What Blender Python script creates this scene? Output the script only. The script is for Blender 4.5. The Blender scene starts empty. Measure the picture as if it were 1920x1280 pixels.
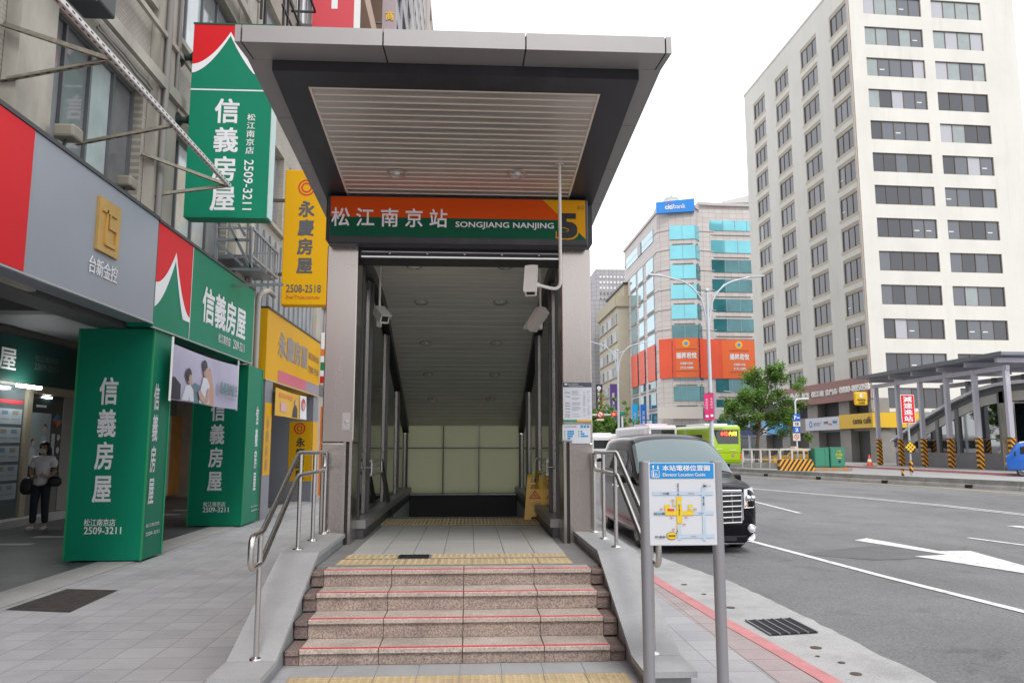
import bpy, bmesh, math, random
from math import sin, cos, tan, atan, atan2, pi, sqrt, radians
from mathutils import Vector, Matrix
random.seed(7)
V = Vector
scene = bpy.context.scene
COL = scene.collection

# ------------------------------------------------------------------ camera
FPX = 1450.0
TH = atan(195 / FPX)
PS = atan(80 * cos(TH) / FPX)
EYE = V((0, 0, 1.6))
cf = V((sin(PS) * cos(TH), cos(PS) * cos(TH), sin(TH)))
cu = V((-sin(PS) * sin(TH), -cos(PS) * sin(TH), cos(TH)))
cr = V((cos(PS), -sin(PS), 0))
cam_d = bpy.data.cameras.new('camera')
cam = bpy.data.objects.new('camera', cam_d)
COL.objects.link(cam)
cam.matrix_world = Matrix(((cr.x, cu.x, -cf.x, 0), (cr.y, cu.y, -cf.y, 0), (cr.z, cu.z, -cf.z, 1.6), (0, 0, 0, 1)))
cam_d.sensor_width = 36
cam_d.lens = FPX / 1920 * 36
cam_d.clip_end = 3000
scene.camera = cam

def ray(px, py):
    return cf + cr * ((px - 960) / FPX) + cu * ((640 - py) / FPX)
def G(px, py, z=0.0):          # point of the horizontal plane z
    d = ray(px, py)
    return EYE + d * ((z - 1.6) / d.z)
def AX(px, py, X):             # point of the plane x = X (along the street)
    d = ray(px, py)
    return EYE + d * (X / d.x)
def AY(px, py, Y):             # point of the plane y = Y (across the street)
    d = ray(px, py)
    return EYE + d * (Y / d.y)

# ------------------------------------------------------------------ materials
def lin(c):
    return c / 12.92 if c <= 0.04045 else ((c + 0.055) / 1.055) ** 2.4
def S(r, g, b, k=1.0):
    return tuple(min(1.0, lin(v / 255) * k) for v in (r, g, b)) + (1.0,)
MATS = {}
def mat(name, col, rough=0.6, metal=0.0, nscale=0, namt=0.0, bump=0.0, bscale=60, spec=0.5, emit=None, estr=0.0, stretch=(1, 1, 1), coat=0.0, rvar=0.0):
    if name in MATS: return MATS[name]
    m = bpy.data.materials.new(name); m.use_nodes = True
    nt = m.node_tree; b = nt.nodes['Principled BSDF']
    b.inputs['Base Color'].default_value = col
    b.inputs['Roughness'].default_value = rough
    b.inputs['Metallic'].default_value = metal
    b.inputs['Specular IOR Level'].default_value = spec
    b.inputs['Coat Weight'].default_value = coat
    b.inputs['Coat Roughness'].default_value = 0.05
    if emit:
        b.inputs['Emission Color'].default_value = emit
        b.inputs['Emission Strength'].default_value = estr
    if nscale or bump:
        tc = nt.nodes.new('ShaderNodeTexCoord'); mp = nt.nodes.new('ShaderNodeMapping')
        mp.inputs['Scale'].default_value = stretch
        nt.links.new(tc.outputs['Object'], mp.inputs['Vector'])
    if nscale:
        n = nt.nodes.new('ShaderNodeTexNoise'); n.inputs['Scale'].default_value = nscale
        n.inputs['Detail'].default_value = 6; n.inputs['Roughness'].default_value = 0.65
        nt.links.new(mp.outputs[0], n.inputs['Vector'])
        mr = nt.nodes.new('ShaderNodeMapRange')
        mr.inputs['From Min'].default_value = 0.25; mr.inputs['From Max'].default_value = 0.75
        mr.inputs['To Min'].default_value = 1 - namt; mr.inputs['To Max'].default_value = 1 + namt
        nt.links.new(n.outputs['Fac'], mr.inputs['Value'])
        mx = nt.nodes.new('ShaderNodeVectorMath'); mx.operation = 'SCALE'
        mx.inputs[0].default_value = col[:3]
        nt.links.new(mr.outputs[0], mx.inputs['Scale'])
        nt.links.new(mx.outputs[0], b.inputs['Base Color'])
        if rvar:
            m2 = nt.nodes.new('ShaderNodeMapRange')
            m2.inputs['To Min'].default_value = max(0.02, rough - rvar); m2.inputs['To Max'].default_value = rough + rvar
            nt.links.new(n.outputs['Fac'], m2.inputs['Value']); nt.links.new(m2.outputs[0], b.inputs['Roughness'])
    if bump:
        n2 = nt.nodes.new('ShaderNodeTexNoise'); n2.inputs['Scale'].default_value = bscale; n2.inputs['Detail'].default_value = 4
        nt.links.new(mp.outputs[0], n2.inputs['Vector'])
        bp = nt.nodes.new('ShaderNodeBump'); bp.inputs['Strength'].default_value = bump; bp.inputs['Distance'].default_value = 0.01
        nt.links.new(n2.outputs['Fac'], bp.inputs['Height']); nt.links.new(bp.outputs[0], b.inputs['Normal'])
    MATS[name] = m
    return m

def tile_mat(name, c1, c2, cm, w, h, mortar=0.006, offset=0.0, rough=0.6, namt=0.12, nscale=1.3, vert=None, bump=0.3, speck=0.0):
    """brick texture on object coordinates; vert 'x' or 'y' maps a wall across or along the street"""
    if name in MATS: return MATS[name]
    m = bpy.data.materials.new(name); m.use_nodes = True
    nt = m.node_tree; b = nt.nodes['Principled BSDF']; b.inputs['Roughness'].default_value = rough
    tc = nt.nodes.new('ShaderNodeTexCoord'); src = tc.outputs['Object']
    if vert:
        sp = nt.nodes.new('ShaderNodeSeparateXYZ'); cb = nt.nodes.new('ShaderNodeCombineXYZ')
        nt.links.new(src, sp.inputs[0]); nt.links.new(sp.outputs['X' if vert == 'x' else 'Y'], cb.inputs['X']); nt.links.new(sp.outputs['Z'], cb.inputs['Y'])
        vec = cb.outputs[0]
    else:
        vec = src
    br = nt.nodes.new('ShaderNodeTexBrick'); br.offset = offset; br.squash = 1.0
    br.inputs['Color1'].default_value = c1; br.inputs['Color2'].default_value = c2; br.inputs['Mortar'].default_value = cm
    br.inputs['Scale'].default_value = 1.0; br.inputs['Mortar Size'].default_value = mortar
    br.inputs['Mortar Smooth'].default_value = 0.3
    br.inputs['Brick Width'].default_value = w; br.inputs['Row Height'].default_value = h
    nt.links.new(vec, br.inputs['Vector'])
    n = nt.nodes.new('ShaderNodeTexNoise'); n.inputs['Scale'].default_value = nscale; n.inputs['Detail'].default_value = 7; n.inputs['Roughness'].default_value = 0.7
    nt.links.new(src, n.inputs['Vector'])
    mr = nt.nodes.new('ShaderNodeMapRange'); mr.inputs['From Min'].default_value = .25; mr.inputs['From Max'].default_value = .75
    mr.inputs['To Min'].default_value = 1 - namt; mr.inputs['To Max'].default_value = 1 + namt
    nt.links.new(n.outputs['Fac'], mr.inputs['Value'])
    sc = nt.nodes.new('ShaderNodeVectorMath'); sc.operation = 'SCALE'
    nt.links.new(br.outputs['Color'], sc.inputs[0]); nt.links.new(mr.outputs[0], sc.inputs['Scale'])
    out = sc.outputs[0]
    if speck:
        n3 = nt.nodes.new('ShaderNodeTexNoise'); n3.inputs['Scale'].default_value = 140; n3.inputs['Detail'].default_value = 2
        nt.links.new(src, n3.inputs['Vector'])
        r3 = nt.nodes.new('ShaderNodeMapRange'); r3.inputs['From Min'].default_value = .35; r3.inputs['From Max'].default_value = .65
        r3.inputs['To Min'].default_value = 1 - speck; r3.inputs['To Max'].default_value = 1 + speck
        nt.links.new(n3.outputs['Fac'], r3.inputs['Value'])
        s3 = nt.nodes.new('ShaderNodeVectorMath'); s3.operation = 'SCALE'
        nt.links.new(out, s3.inputs[0]); nt.links.new(r3.outputs[0], s3.inputs['Scale']); out = s3.outputs[0]
    nt.links.new(out, b.inputs['Base Color'])
    if bump:
        bp = nt.nodes.new('ShaderNodeBump'); bp.inputs['Strength'].default_value = bump; bp.inputs['Distance'].default_value = 0.006; bp.invert = True
        nt.links.new(br.outputs['Fac'], bp.inputs['Height']); nt.links.new(bp.outputs[0], b.inputs['Normal'])
    MATS[name] = m
    return m

def glass_mat(name, tint, rough=0.02, see=0.6):
    """window glass: see-through, tinted, mirror-like at glancing angles"""
    if name in MATS: return MATS[name]
    m = bpy.data.materials.new(name); m.use_nodes = True
    nt = m.node_tree; nt.nodes.clear()
    o = nt.nodes.new('ShaderNodeOutputMaterial'); mx = nt.nodes.new('ShaderNodeMixShader')
    t = nt.nodes.new('ShaderNodeBsdfTransparent'); t.inputs[0].default_value = tint
    g = nt.nodes.new('ShaderNodeBsdfGlossy'); g.inputs['Roughness'].default_value = rough; g.inputs['Color'].default_value = (.9, .92, .92, 1)
    fr = nt.nodes.new('ShaderNodeFresnel'); fr.inputs[0].default_value = 1.5
    ad = nt.nodes.new('ShaderNodeMath'); ad.operation = 'ADD'; ad.use_clamp = True; ad.inputs[1].default_value = 1 - see - .35 if see < .6 else .03
    nt.links.new(fr.outputs[0], ad.inputs[0]); nt.links.new(ad.outputs[0], mx.inputs[0])
    nt.links.new(t.outputs[0], mx.inputs[1]); nt.links.new(g.outputs[0], mx.inputs[2]); nt.links.new(mx.outputs[0], o.inputs[0])
    MATS[name] = m
    return m

def stripe_mat(name, c1, c2, period, axis=(1, 0, 1), rough=.5):
    """hard two-colour hazard stripes across a direction"""
    if name in MATS: return MATS[name]
    m = bpy.data.materials.new(name); m.use_nodes = True
    nt = m.node_tree; b = nt.nodes['Principled BSDF']; b.inputs['Roughness'].default_value = rough
    tc = nt.nodes.new('ShaderNodeTexCoord'); d = nt.nodes.new('ShaderNodeVectorMath'); d.operation = 'DOT_PRODUCT'
    d.inputs[1].default_value = tuple(a / period for a in axis)
    nt.links.new(tc.outputs['Object'], d.inputs[0])
    fr = nt.nodes.new('ShaderNodeMath'); fr.operation = 'FRACT'; nt.links.new(d.outputs['Value'], fr.inputs[0])
    gt = nt.nodes.new('ShaderNodeMath'); gt.operation = 'GREATER_THAN'; gt.inputs[1].default_value = .5; nt.links.new(fr.outputs[0], gt.inputs[0])
    mx = nt.nodes.new('ShaderNodeMix'); mx.data_type = 'RGBA'
    mx.inputs['A'].default_value = c1; mx.inputs['B'].default_value = c2
    nt.links.new(gt.outputs[0], mx.inputs['Factor']); nt.links.new(mx.outputs['Result'], b.inputs['Base Color'])
    MATS[name] = m
    return m

# ------------------------------------------------------------------ mesh builder
class MB:
    def __init__(s): s.v = []; s.f = []; s.m = []; s.sm = []
    def add(s, vs, fs, mi=0, smooth=False):
        o = len(s.v); s.v += [tuple(p) for p in vs]
        for f in fs: s.f.append([i + o for i in f]); s.m.append(mi); s.sm.append(smooth)
        return s
    def box(s, x0, x1, y0, y1, z0, z1, mi=0):
        if x0 > x1: x0, x1 = x1, x0
        if y0 > y1: y0, y1 = y1, y0
        if z0 > z1: z0, z1 = z1, z0
        vs = [(x0, y0, z0), (x1, y0, z0), (x1, y1, z0), (x0, y1, z0), (x0, y0, z1), (x1, y0, z1), (x1, y1, z1), (x0, y1, z1)]
        return s.add(vs, [(0, 3, 2, 1), (4, 5, 6, 7), (0, 1, 5, 4), (1, 2, 6, 5), (2, 3, 7, 6), (3, 0, 4, 7)], mi)
    def quad(s, a, b, c, d, mi=0): return s.add([a, b, c, d], [(0, 1, 2, 3)], mi)
    def hexa(s, b4, t4, mi=0):     # bottom four, top four (counter-clockwise from above)
        return s.add(list(b4) + list(t4), [(0, 3, 2, 1), (4, 5, 6, 7), (0, 1, 5, 4), (1, 2, 6, 5), (2, 3, 7, 6), (3, 0, 4, 7)], mi)
    def prism(s, pts, z0, z1, mi=0):
        n = len(pts); vs = [(p[0], p[1], z0) for p in pts] + [(p[0], p[1], z1) for p in pts]
        return s.add(vs, [tuple(range(n - 1, -1, -1)), tuple(range(n, 2 * n))] + [(i, (i + 1) % n, n + (i + 1) % n, n + i) for i in range(n)], mi)
    def extr(s, pts3, vec, mi=0):  # planar outline pushed along vec
        n = len(pts3); vec = V(vec); vs = [V(p) for p in pts3] + [V(p) + vec for p in pts3]
        return s.add(vs, [tuple(range(n - 1, -1, -1)), tuple(range(n, 2 * n))] + [(i, (i + 1) % n, n + (i + 1) % n, n + i) for i in range(n)], mi)
    def rbox(s, x0, x1, y0, y1, z0, z1, r=.02, seg=2, mi=0):
        bm = bmesh.new(); bmesh.ops.create_cube(bm, size=1)
        for v in bm.verts:
            v.co = V(((x0 + x1) / 2 + v.co.x * abs(x1 - x0), (y0 + y1) / 2 + v.co.y * abs(y1 - y0), (z0 + z1) / 2 + v.co.z * abs(z1 - z0)))
        bmesh.ops.bevel(bm, geom=list(bm.edges), offset=r, segments=seg, profile=.5, affect='EDGES')
        return s.bm(bm, mi)
    def bm(s, bm, mi=0, smooth=False):
        bm.verts.index_update()
        s.add([v.co for v in bm.verts], [[v.index for v in f.verts] for f in bm.faces], mi, smooth); bm.free(); return s
    def bar(s, a, b, w, h=None, mi=0, up=(0, 0, 1)):   # rectangular bar
        a = V(a); b = V(b); h = h or w; d = (b - a).normalized(); up = V(up)
        if abs(d.dot(up)) > .98: up = V((0, 1, 0))
        r = d.cross(up).normalized(); u = r.cross(d)
        q = [(-w / 2, -h / 2), (w / 2, -h / 2), (w / 2, h / 2), (-w / 2, h / 2)]
        vs = [a + r * i + u * j for i, j in q] + [b + r * i + u * j for i, j in q]
        return s.add(vs, [(0, 1, 2, 3), (7, 6, 5, 4), (0, 4, 5, 1), (1, 5, 6, 2), (2, 6, 7, 3), (3, 7, 4, 0)], mi)
    def tube(s, pts, r, n=12, mi=0, cap=True):
        pts = [V(p) for p in pts]; rs = r if isinstance(r, (list, tuple)) else [r] * len(pts)
        rings = []; up = None
        for i, p in enumerate(pts):
            d = ((pts[i + 1] - p) if i == 0 else (p - pts[i - 1]) if i == len(pts) - 1 else ((pts[i + 1] - p).normalized() + (p - pts[i - 1]).normalized())).normalized()
            if up is None: up = V((0, 0, 1)) if abs(d.z) < .9 else V((0, 1, 0))
            x = d.cross(up).normalized(); up = x.cross(d).normalized()
            rings.append([p + x * (rs[i] * cos(2 * pi * k / n)) + up * (rs[i] * sin(2 * pi * k / n)) for k in range(n)])
        vs = [q for rg in rings for q in rg]; fs = []
        for i in range(len(pts) - 1):
            for k in range(n): fs.append((i * n + k, i * n + (k + 1) % n, (i + 1) * n + (k + 1) % n, (i + 1) * n + k))
        s.add(vs, fs, mi, True)
        if cap:
            s.add(rings[0], [tuple(range(n - 1, -1, -1))], mi); s.add(rings[-1], [tuple(range(n))], mi)
        return s
    def lathe(s, c, prof, n=24, axis='z', mi=0):       # prof: (radius, height)
        c = V(c); vs = []
        for r, h in prof:
            for k in range(n):
                a = 2 * pi * k / n; x, y = r * cos(a), r * sin(a)
                vs.append(c + (V((x, y, h)) if axis == 'z' else V((x, h, y)) if axis == 'y' else V((h, x, y))))
        fs = []
        for i in range(len(prof) - 1):
            for k in range(n): fs.append((i * n + k, i * n + (k + 1) % n, (i + 1) * n + (k + 1) % n, (i + 1) * n + k))
        return s.add(vs, fs, mi, True)
    def build(s, name, mats, parent=None, smooth=None, world=True):
        me = bpy.data.meshes.new(name); vs = s.v
        if parent is not None and world:
            mw = WM[parent.name].inverted(); vs = [mw @ V(p) for p in vs]
        me.from_pydata([tuple(p) for p in vs], [], s.f)
        for m in (mats if isinstance(mats, (list, tuple)) else [mats]): me.materials.append(m)
        me.polygons.foreach_set('material_index', s.m)
        me.polygons.foreach_set('use_smooth', [bool(x) if smooth is None else smooth for x in s.sm])
        bmx = bmesh.new(); bmx.from_mesh(me); bmesh.ops.recalc_face_normals(bmx, faces=bmx.faces); bmx.to_mesh(me); bmx.free()
        me.update()
        o = bpy.data.objects.new(name, me); COL.objects.link(o)
        if parent is not None: o.parent = parent
        WM[o.name] = (WM[parent.name] if parent is not None else Matrix.Identity(4)).copy()
        return o
WM = {}
def tag(o, label, cat, group=None, kind=None):
    o['label'] = label; o['category'] = cat
    if group: o['group'] = group
    if kind: o['kind'] = kind
    return o
def thing(name, label, cat, loc=(0, 0, 0), rz=0.0, group=None):
    o = bpy.data.objects.new(name, None); COL.objects.link(o); o.empty_display_size = .2
    o.location = loc; o.rotation_euler = (0, 0, rz)
    WM[o.name] = Matrix.Translation(V(loc)) @ Matrix.Rotation(rz, 4, 'Z')
    return tag(o, label, cat, group)
def structure(o, label=None):
    o['kind'] = 'structure'
    if label: o['label'] = label; o['category'] = o.name.split('.')[0].replace('_', ' ')
    return o
def copy_thing(root, loc, rz=None, label=None):
    c = root.copy(); COL.objects.link(c); c.location = loc
    if rz is not None: c.rotation_euler = (0, 0, rz)
    if label: c['label'] = label
    for ch in list(root.children):
        d = ch.copy(); COL.objects.link(d); d.parent = c
        for g in list(ch.children):
            e = g.copy(); COL.objects.link(e); e.parent = d
    return c
def label(o, t): o['label'] = t; return o

# ------------------------------------------------------------------ lettering
_tc = bpy.data.curves.new('lettering_source', 'FONT'); _to = bpy.data.objects.new('lettering_source', _tc)
def glyphs(body, vert=False, space=1.12, res=3):
    COL.objects.link(_to)
    _tc.body = '\n'.join(body) if vert else body
    _tc.align_x = 'CENTER' if vert else 'LEFT'; _tc.space_line = space; _tc.resolution_u = res
    bpy.context.view_layer.update()
    me = bpy.data.meshes.new_from_object(_to.evaluated_get(bpy.context.evaluated_depsgraph_get()))
    vs = [v.co.copy() for v in me.vertices]; fs = [list(p.vertices) for p in me.polygons]
    bpy.data.meshes.remove(me); COL.objects.unlink(_to)
    return vs, fs
def lett(mb, body, c, r, u, w, h, mi=0, bold=0.0, vert=False, off=.004, space=1.12, thick=0.0, rot=0):
    """write body centred at c in a box w x h; r and u are the reading directions; off in front of the surface; bold thickens the strokes by overlaying shifted copies"""
    vs, fs = glyphs(body, vert, space)
    r = V(r).normalized(); u = V(u).normalized(); n = r.cross(u); c = V(c)
    if rot: r, u = -u, r          # turned a quarter clockwise
    x0 = min(v.x for v in vs); x1 = max(v.x for v in vs); y0 = min(v.y for v in vs); y1 = max(v.y for v in vs)
    sx = w / (x1 - x0 + 2 * bold); sy = h / (y1 - y0 + 2 * bold)
    st = max(.0004, c.length * .00006)
    for q, (dx, dy) in enumerate(((0, 0),) if not bold else ((-bold, -bold), (bold, -bold), (0, 0), (bold, bold), (-bold, bold))):
        P = [c + r * ((v.x + dx - (x0 + x1) / 2) * sx) + u * ((v.y + dy - (y0 + y1) / 2) * sy) + n * (off + thick + q * st) for v in vs]
        mb.add(P, fs, mi)
        if thick:
            from collections import Counter
            ed = Counter()
            for f in fs:
                for i in range(len(f)):
                    a, b = f[i], f[(i + 1) % len(f)]; ed[(min(a, b), max(a, b))] += 1
            k = len(P); mb.add(P + [p - n * thick for p in P], [(a, b, b + k, a + k) for (a, b), q in ed.items() if q == 1], mi)
    return mb

class Fr:      # a flat sign or wall face: origin at lower left, r to the right, u up
    def __init__(s, o, r=(1, 0, 0), u=(0, 0, 1)):
        s.o = V(o); s.r = V(r).normalized(); s.u = V(u).normalized(); s.n = s.r.cross(s.u)
    def p(s, a, b, off=0.0): return s.o + s.r * a + s.u * b + s.n * off
    def poly(s, mb, pts, mi=0, off=.003):
        return mb.add([s.p(a, b, off) for a, b in pts], [tuple(range(len(pts)))], mi)
    def rect(s, mb, a0, a1, b0, b1, mi=0, off=.003): return s.poly(mb, [(a0, b0), (a1, b0), (a1, b1), (a0, b1)], mi, off)
    def box(s, mb, a0, a1, b0, b1, o0, o1, mi=0):
        q = [(a0, o0), (a1, o0), (a1, o1), (a0, o1)]
        return mb.hexa([s.p(a, b0, o) for a, o in q], [s.p(a, b1, o) for a, o in q], mi)
    def text(s, mb, body, a, b, w, h, mi=0, bold=0.0, vert=False, off=.006, space=1.12, thick=0.0, rot=0):
        return lett(mb, body, s.p(a, b), s.r, s.u, w, h, mi, bold, vert, off, space, thick, rot)
    def disc(s, mb, a, b, r, mi=0, off=.003, r0=0, n=24):
        if r0:
            P = [s.p(a + q * cos(2 * pi * k / n), b + q * sin(2 * pi * k / n), off) for q in (r0, r) for k in range(n)]
            return mb.add(P, [(k, (k + 1) % n, n + (k + 1) % n, n + k) for k in range(n)], mi)
        return s.poly(mb, [(a + r * cos(2 * pi * k / n), b + r * sin(2 * pi * k / n)) for k in range(n)], mi, off)

def rounded(pts, rad, k=5):
    pts = [V(p) for p in pts]; out = [pts[0]]
    for i in range(1, len(pts) - 1):
        a, b, c = pts[i - 1], pts[i], pts[i + 1]
        d1 = (a - b).normalized(); d2 = (c - b).normalized(); q = min(rad, (a - b).length * .45, (c - b).length * .45)
        p0 = b + d1 * q; p1 = b + d2 * q
        for j in range(k + 1):
            t = j / k; out.append(p0 * (1 - t) ** 2 + b * (2 * t * (1 - t)) + p1 * t ** 2)
    out.append(pts[-1]); return out

def catmull(P, n):
    """resample rows of control values, n steps per span"""
    out = []; m = len(P)
    for i in range(m - 1):
        p0 = P[max(i - 1, 0)]; p1 = P[i]; p2 = P[i + 1]; p3 = P[min(i + 2, m - 1)]
        for j in range(n):
            t = j / n
            out.append([.5 * (2 * b + (c - a) * t + (2 * a - 5 * b + 4 * c - d) * t * t + (-a + 3 * b - 3 * c + d) * t ** 3) for a, b, c, d in zip(p0, p1, p2, p3)])
    out.append(list(P[-1])); return out
# ------------------------------------------------------------------ light
scene.view_settings.view_transform = 'Standard'
scene.view_settings.look = 'None'
scene.view_settings.exposure = EXPO = 0.42
scene.view_settings.gamma = 1.0
w = bpy.data.worlds.new('World'); scene.world = w; w.use_nodes = True
nt = w.node_tree; bg = nt.nodes['Background']; bg.inputs['Strength'].default_value = 0.12
sk = nt.nodes.new('ShaderNodeTexSky'); sk.sky_type = 'NISHITA'; sk.sun_disc = False
SUN_EL, SUN_AZ = radians(50), radians(174)      # azimuth clockwise from +Y (street direction)
sk.sun_elevation = SUN_EL; sk.sun_rotation = SUN_AZ; sk.dust_density = 3.0; sk.air_density = 1.0
tc = nt.nodes.new('ShaderNodeTexCoord'); mp = nt.nodes.new('ShaderNodeMapping'); mp.inputs['Scale'].default_value = (1, 1, 2.5)
nz = nt.nodes.new('ShaderNodeTexNoise'); nz.inputs['Scale'].default_value = 1.6; nz.inputs['Detail'].default_value = 5
mr = nt.nodes.new('ShaderNodeMapRange'); mr.inputs['To Min'].default_value = .8; mr.inputs['To Max'].default_value = 1.0
mx = nt.nodes.new('ShaderNodeMix'); mx.data_type = 'RGBA'; mx.inputs['B'].default_value = (10.4, 10.5, 10.8, 1)   # the cloud deck
nt.links.new(tc.outputs['Generated'], mp.inputs[0]); nt.links.new(mp.outputs[0], nz.inputs['Vector']); nt.links.new(nz.outputs['Fac'], mr.inputs['Value'])
nt.links.new(mr.outputs[0], mx.inputs['Factor']); nt.links.new(sk.outputs[0], mx.inputs['A']); nt.links.new(mx.outputs['Result'], bg.inputs['Color'])
sd = bpy.data.lights.new('sun', 'SUN'); sd.energy = 1.3; sd.angle = radians(14); sd.color = (1, .965, .92)
sun = bpy.data.objects.new('sun', sd); COL.objects.link(sun)
dirv = V((sin(SUN_AZ) * cos(SUN_EL), cos(SUN_AZ) * cos(SUN_EL), sin(SUN_EL)))
sun.rotation_euler = dirv.to_track_quat('Z', 'Y').to_euler()
scene.cycles.max_bounces = 8; scene.cycles.transparent_max_bounces = 12
scene.cycles.use_denoising = True
scene.cycles.sample_clamp_indirect = 6

# ------------------------------------------------------------------ shared materials
M_ASPH = mat('asphalt', (.165, .165, .17, 1), .85, nscale=.55, namt=.2, bump=.5, bscale=180)
nt = M_ASPH.node_tree
def speckle(m, scale, lo, hi):
    """fine grain multiplied over the base colour"""
    nt = m.node_tree; b = nt.nodes['Principled BSDF']; src = b.inputs['Base Color'].links[0].from_socket
    tc = nt.nodes.new('ShaderNodeTexCoord'); n = nt.nodes.new('ShaderNodeTexNoise'); n.inputs['Scale'].default_value = scale; n.inputs['Detail'].default_value = 3
    nt.links.new(tc.outputs['Object'], n.inputs['Vector'])
    r = nt.nodes.new('ShaderNodeMapRange'); r.inputs['From Min'].default_value = .33; r.inputs['From Max'].default_value = .67
    r.inputs['To Min'].default_value = lo; r.inputs['To Max'].default_value = hi; nt.links.new(n.outputs['Fac'], r.inputs['Value'])
    s = nt.nodes.new('ShaderNodeVectorMath'); s.operation = 'SCALE'; nt.links.new(src, s.inputs[0]); nt.links.new(r.outputs[0], s.inputs['Scale'])
    nt.links.new(s.outputs[0], b.inputs['Base Color'])
speckle(M_ASPH, 55, .72, 1.28)
M_CONC = mat('concrete', (.38, .38, .375, 1), .85, nscale=2.2, namt=.2, bump=.3, bscale=90); speckle(M_CONC, 70, .85, 1.15)
M_CONC_D = mat('dark_concrete', (.24, .235, .22, 1), .85, nscale=1.4, namt=.35, bump=.3, bscale=60); speckle(M_CONC_D, 40, .85, 1.15)
M_PAVE = tile_mat('grey_pavers', (.325, .322, .335, 1), (.37, .367, .378, 1), (.20, .20, .205, 1), .3, .3, .0045, 0, .75, .16, .9, speck=.13)
M_PAVE_P = tile_mat('pink_pavers', (.33, .265, .265, 1), (.37, .31, .305, 1), (.17, .16, .16, 1), .3, .3, .005, 0, .75, .14, 1.2, speck=.13)
M_ARC = tile_mat('arcade_tiles', (.085, .085, .09, 1), (.105, .105, .11, 1), (.06, .06, .06, 1), .3, .15, .004, .5, .45, .25, .8)
M_GRAN_L = mat('pale_granite', (.42, .405, .39, 1), .7, nscale=2, namt=.15, bump=.1, bscale=120); speckle(M_GRAN_L, 110, .75, 1.2)
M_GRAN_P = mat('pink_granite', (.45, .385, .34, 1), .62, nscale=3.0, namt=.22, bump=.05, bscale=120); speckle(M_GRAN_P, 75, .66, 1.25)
M_GRAN_R = mat('riser_granite', (.33, .26, .222, 1), .62, nscale=3.0, namt=.25, bump=.05, bscale=120); speckle(M_GRAN_R, 75, .55, 1.35)  # dirtier than the treads, and darkened as shading the front light flattens
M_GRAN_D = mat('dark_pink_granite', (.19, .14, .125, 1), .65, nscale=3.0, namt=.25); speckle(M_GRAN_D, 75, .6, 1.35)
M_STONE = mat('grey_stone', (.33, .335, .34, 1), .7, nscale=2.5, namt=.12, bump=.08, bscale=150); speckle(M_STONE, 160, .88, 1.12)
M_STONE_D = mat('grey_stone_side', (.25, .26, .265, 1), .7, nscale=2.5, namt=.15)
M_RED_P = mat('red_kerb_paint', (.52, .20, .205, 1), .7, nscale=4, namt=.22, bump=.2, bscale=70)
M_WHITE_P = mat('white_road_paint', (.72, .72, .70, 1), .7, nscale=5, namt=.14); speckle(M_WHITE_P, 45, .86, 1.06)
M_YEL_P = mat('yellow_road_paint', (.62, .45, .10, 1), .7, nscale=5, namt=.15)
M_STEEL = mat('brushed_steel', (.46, .42, .39, 1), .27, 1.0, nscale=.9, namt=.05, stretch=(3, 3, .6), rvar=.04)
M_STEEL_B = mat('satin_steel_tube', (.60, .585, .57, 1), .27, 1.0)
M_STEEL_D = mat('dark_steel', (.12, .12, .125, 1), .42, .8)
M_ALU = mat('aluminium_slat', (.53, .51, .47, 1), .34, .6, nscale=1.6, namt=.22, stretch=(.6, 8, 1), rvar=.1)
M_ALU2 = mat('aluminium_ceiling', (.80, .785, .71, 1), .45, .1, nscale=1.5, namt=.13, stretch=(.6, 6, 1))
M_FASC = mat('grey_canopy_metal', (.31, .302, .298, 1), .42, .35, nscale=1.2, namt=.06)
M_DARK = mat('charcoal_metal', (.038, .039, .045, 1), .42, .2, nscale=1.5, namt=.15)
M_BLACK = mat('matt_black', (.015, .015, .016, 1), .6)
M_RUB = mat('black_rubber', (.022, .022, .023, 1), .75)
M_TACT = mat('tactile_yellow', (.48, .375, .215, 1), .75, nscale=3, namt=.16); speckle(M_TACT, 90, .88, 1.1)
M_GLASS = glass_mat('clear_glass', (.80, .84, .82, 1), .02, .7)
M_WGL = mat('window_dark_glass', (.045, .05, .055, 1), .06, 0, nscale=.35, namt=.5, spec=.9)
M_WHITE = mat('white_paint', (.78, .78, .77, 1), .5)
M_WHITE_S = mat('white_sign_lettering', (.80, .81, .83, 1), .45)
M_CAMW = mat('cream_white_paint', (.70, .67, .62, 1), .45, nscale=6, namt=.06)
M_GRN = mat('green_sign_panel', (.001, .21, .115, 1), .5, nscale=.7, namt=.07, spec=.25)
M_RED = mat('red_sign_panel', (.66, .014, .022, 1), .5, nscale=.7, namt=.05, spec=.2)
M_GREY_S = mat('silver_grey_panel', (.30, .325, .37, 1), .42, .1, nscale=.6, namt=.05)
M_YEL = mat('yellow_sign_panel', (.70, .37, .003, 1), .5, nscale=.7, namt=.05, spec=.2)
M_GREYTXT = mat('grey_lettering', (.17, .17, .20, 1), .5)
M_BRN = mat('brown_lettering', (.06, .045, .035, 1), .5)
M_TXTR = mat('red_lettering', (.55, .02, .02, 1), .5)
M_GOLD = mat('gold_plate', (.55, .34, .10, 1), .38, .55, nscale=3, namt=.1)
M_HAZ = stripe_mat('hazard_stripes', (.72, .35, .01, 1), (.018, .018, .018, 1), .20, (1, 0, 1))
M_BLK_TXT = mat('black_lettering', (.012, .012, .012, 1), .5)

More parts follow.
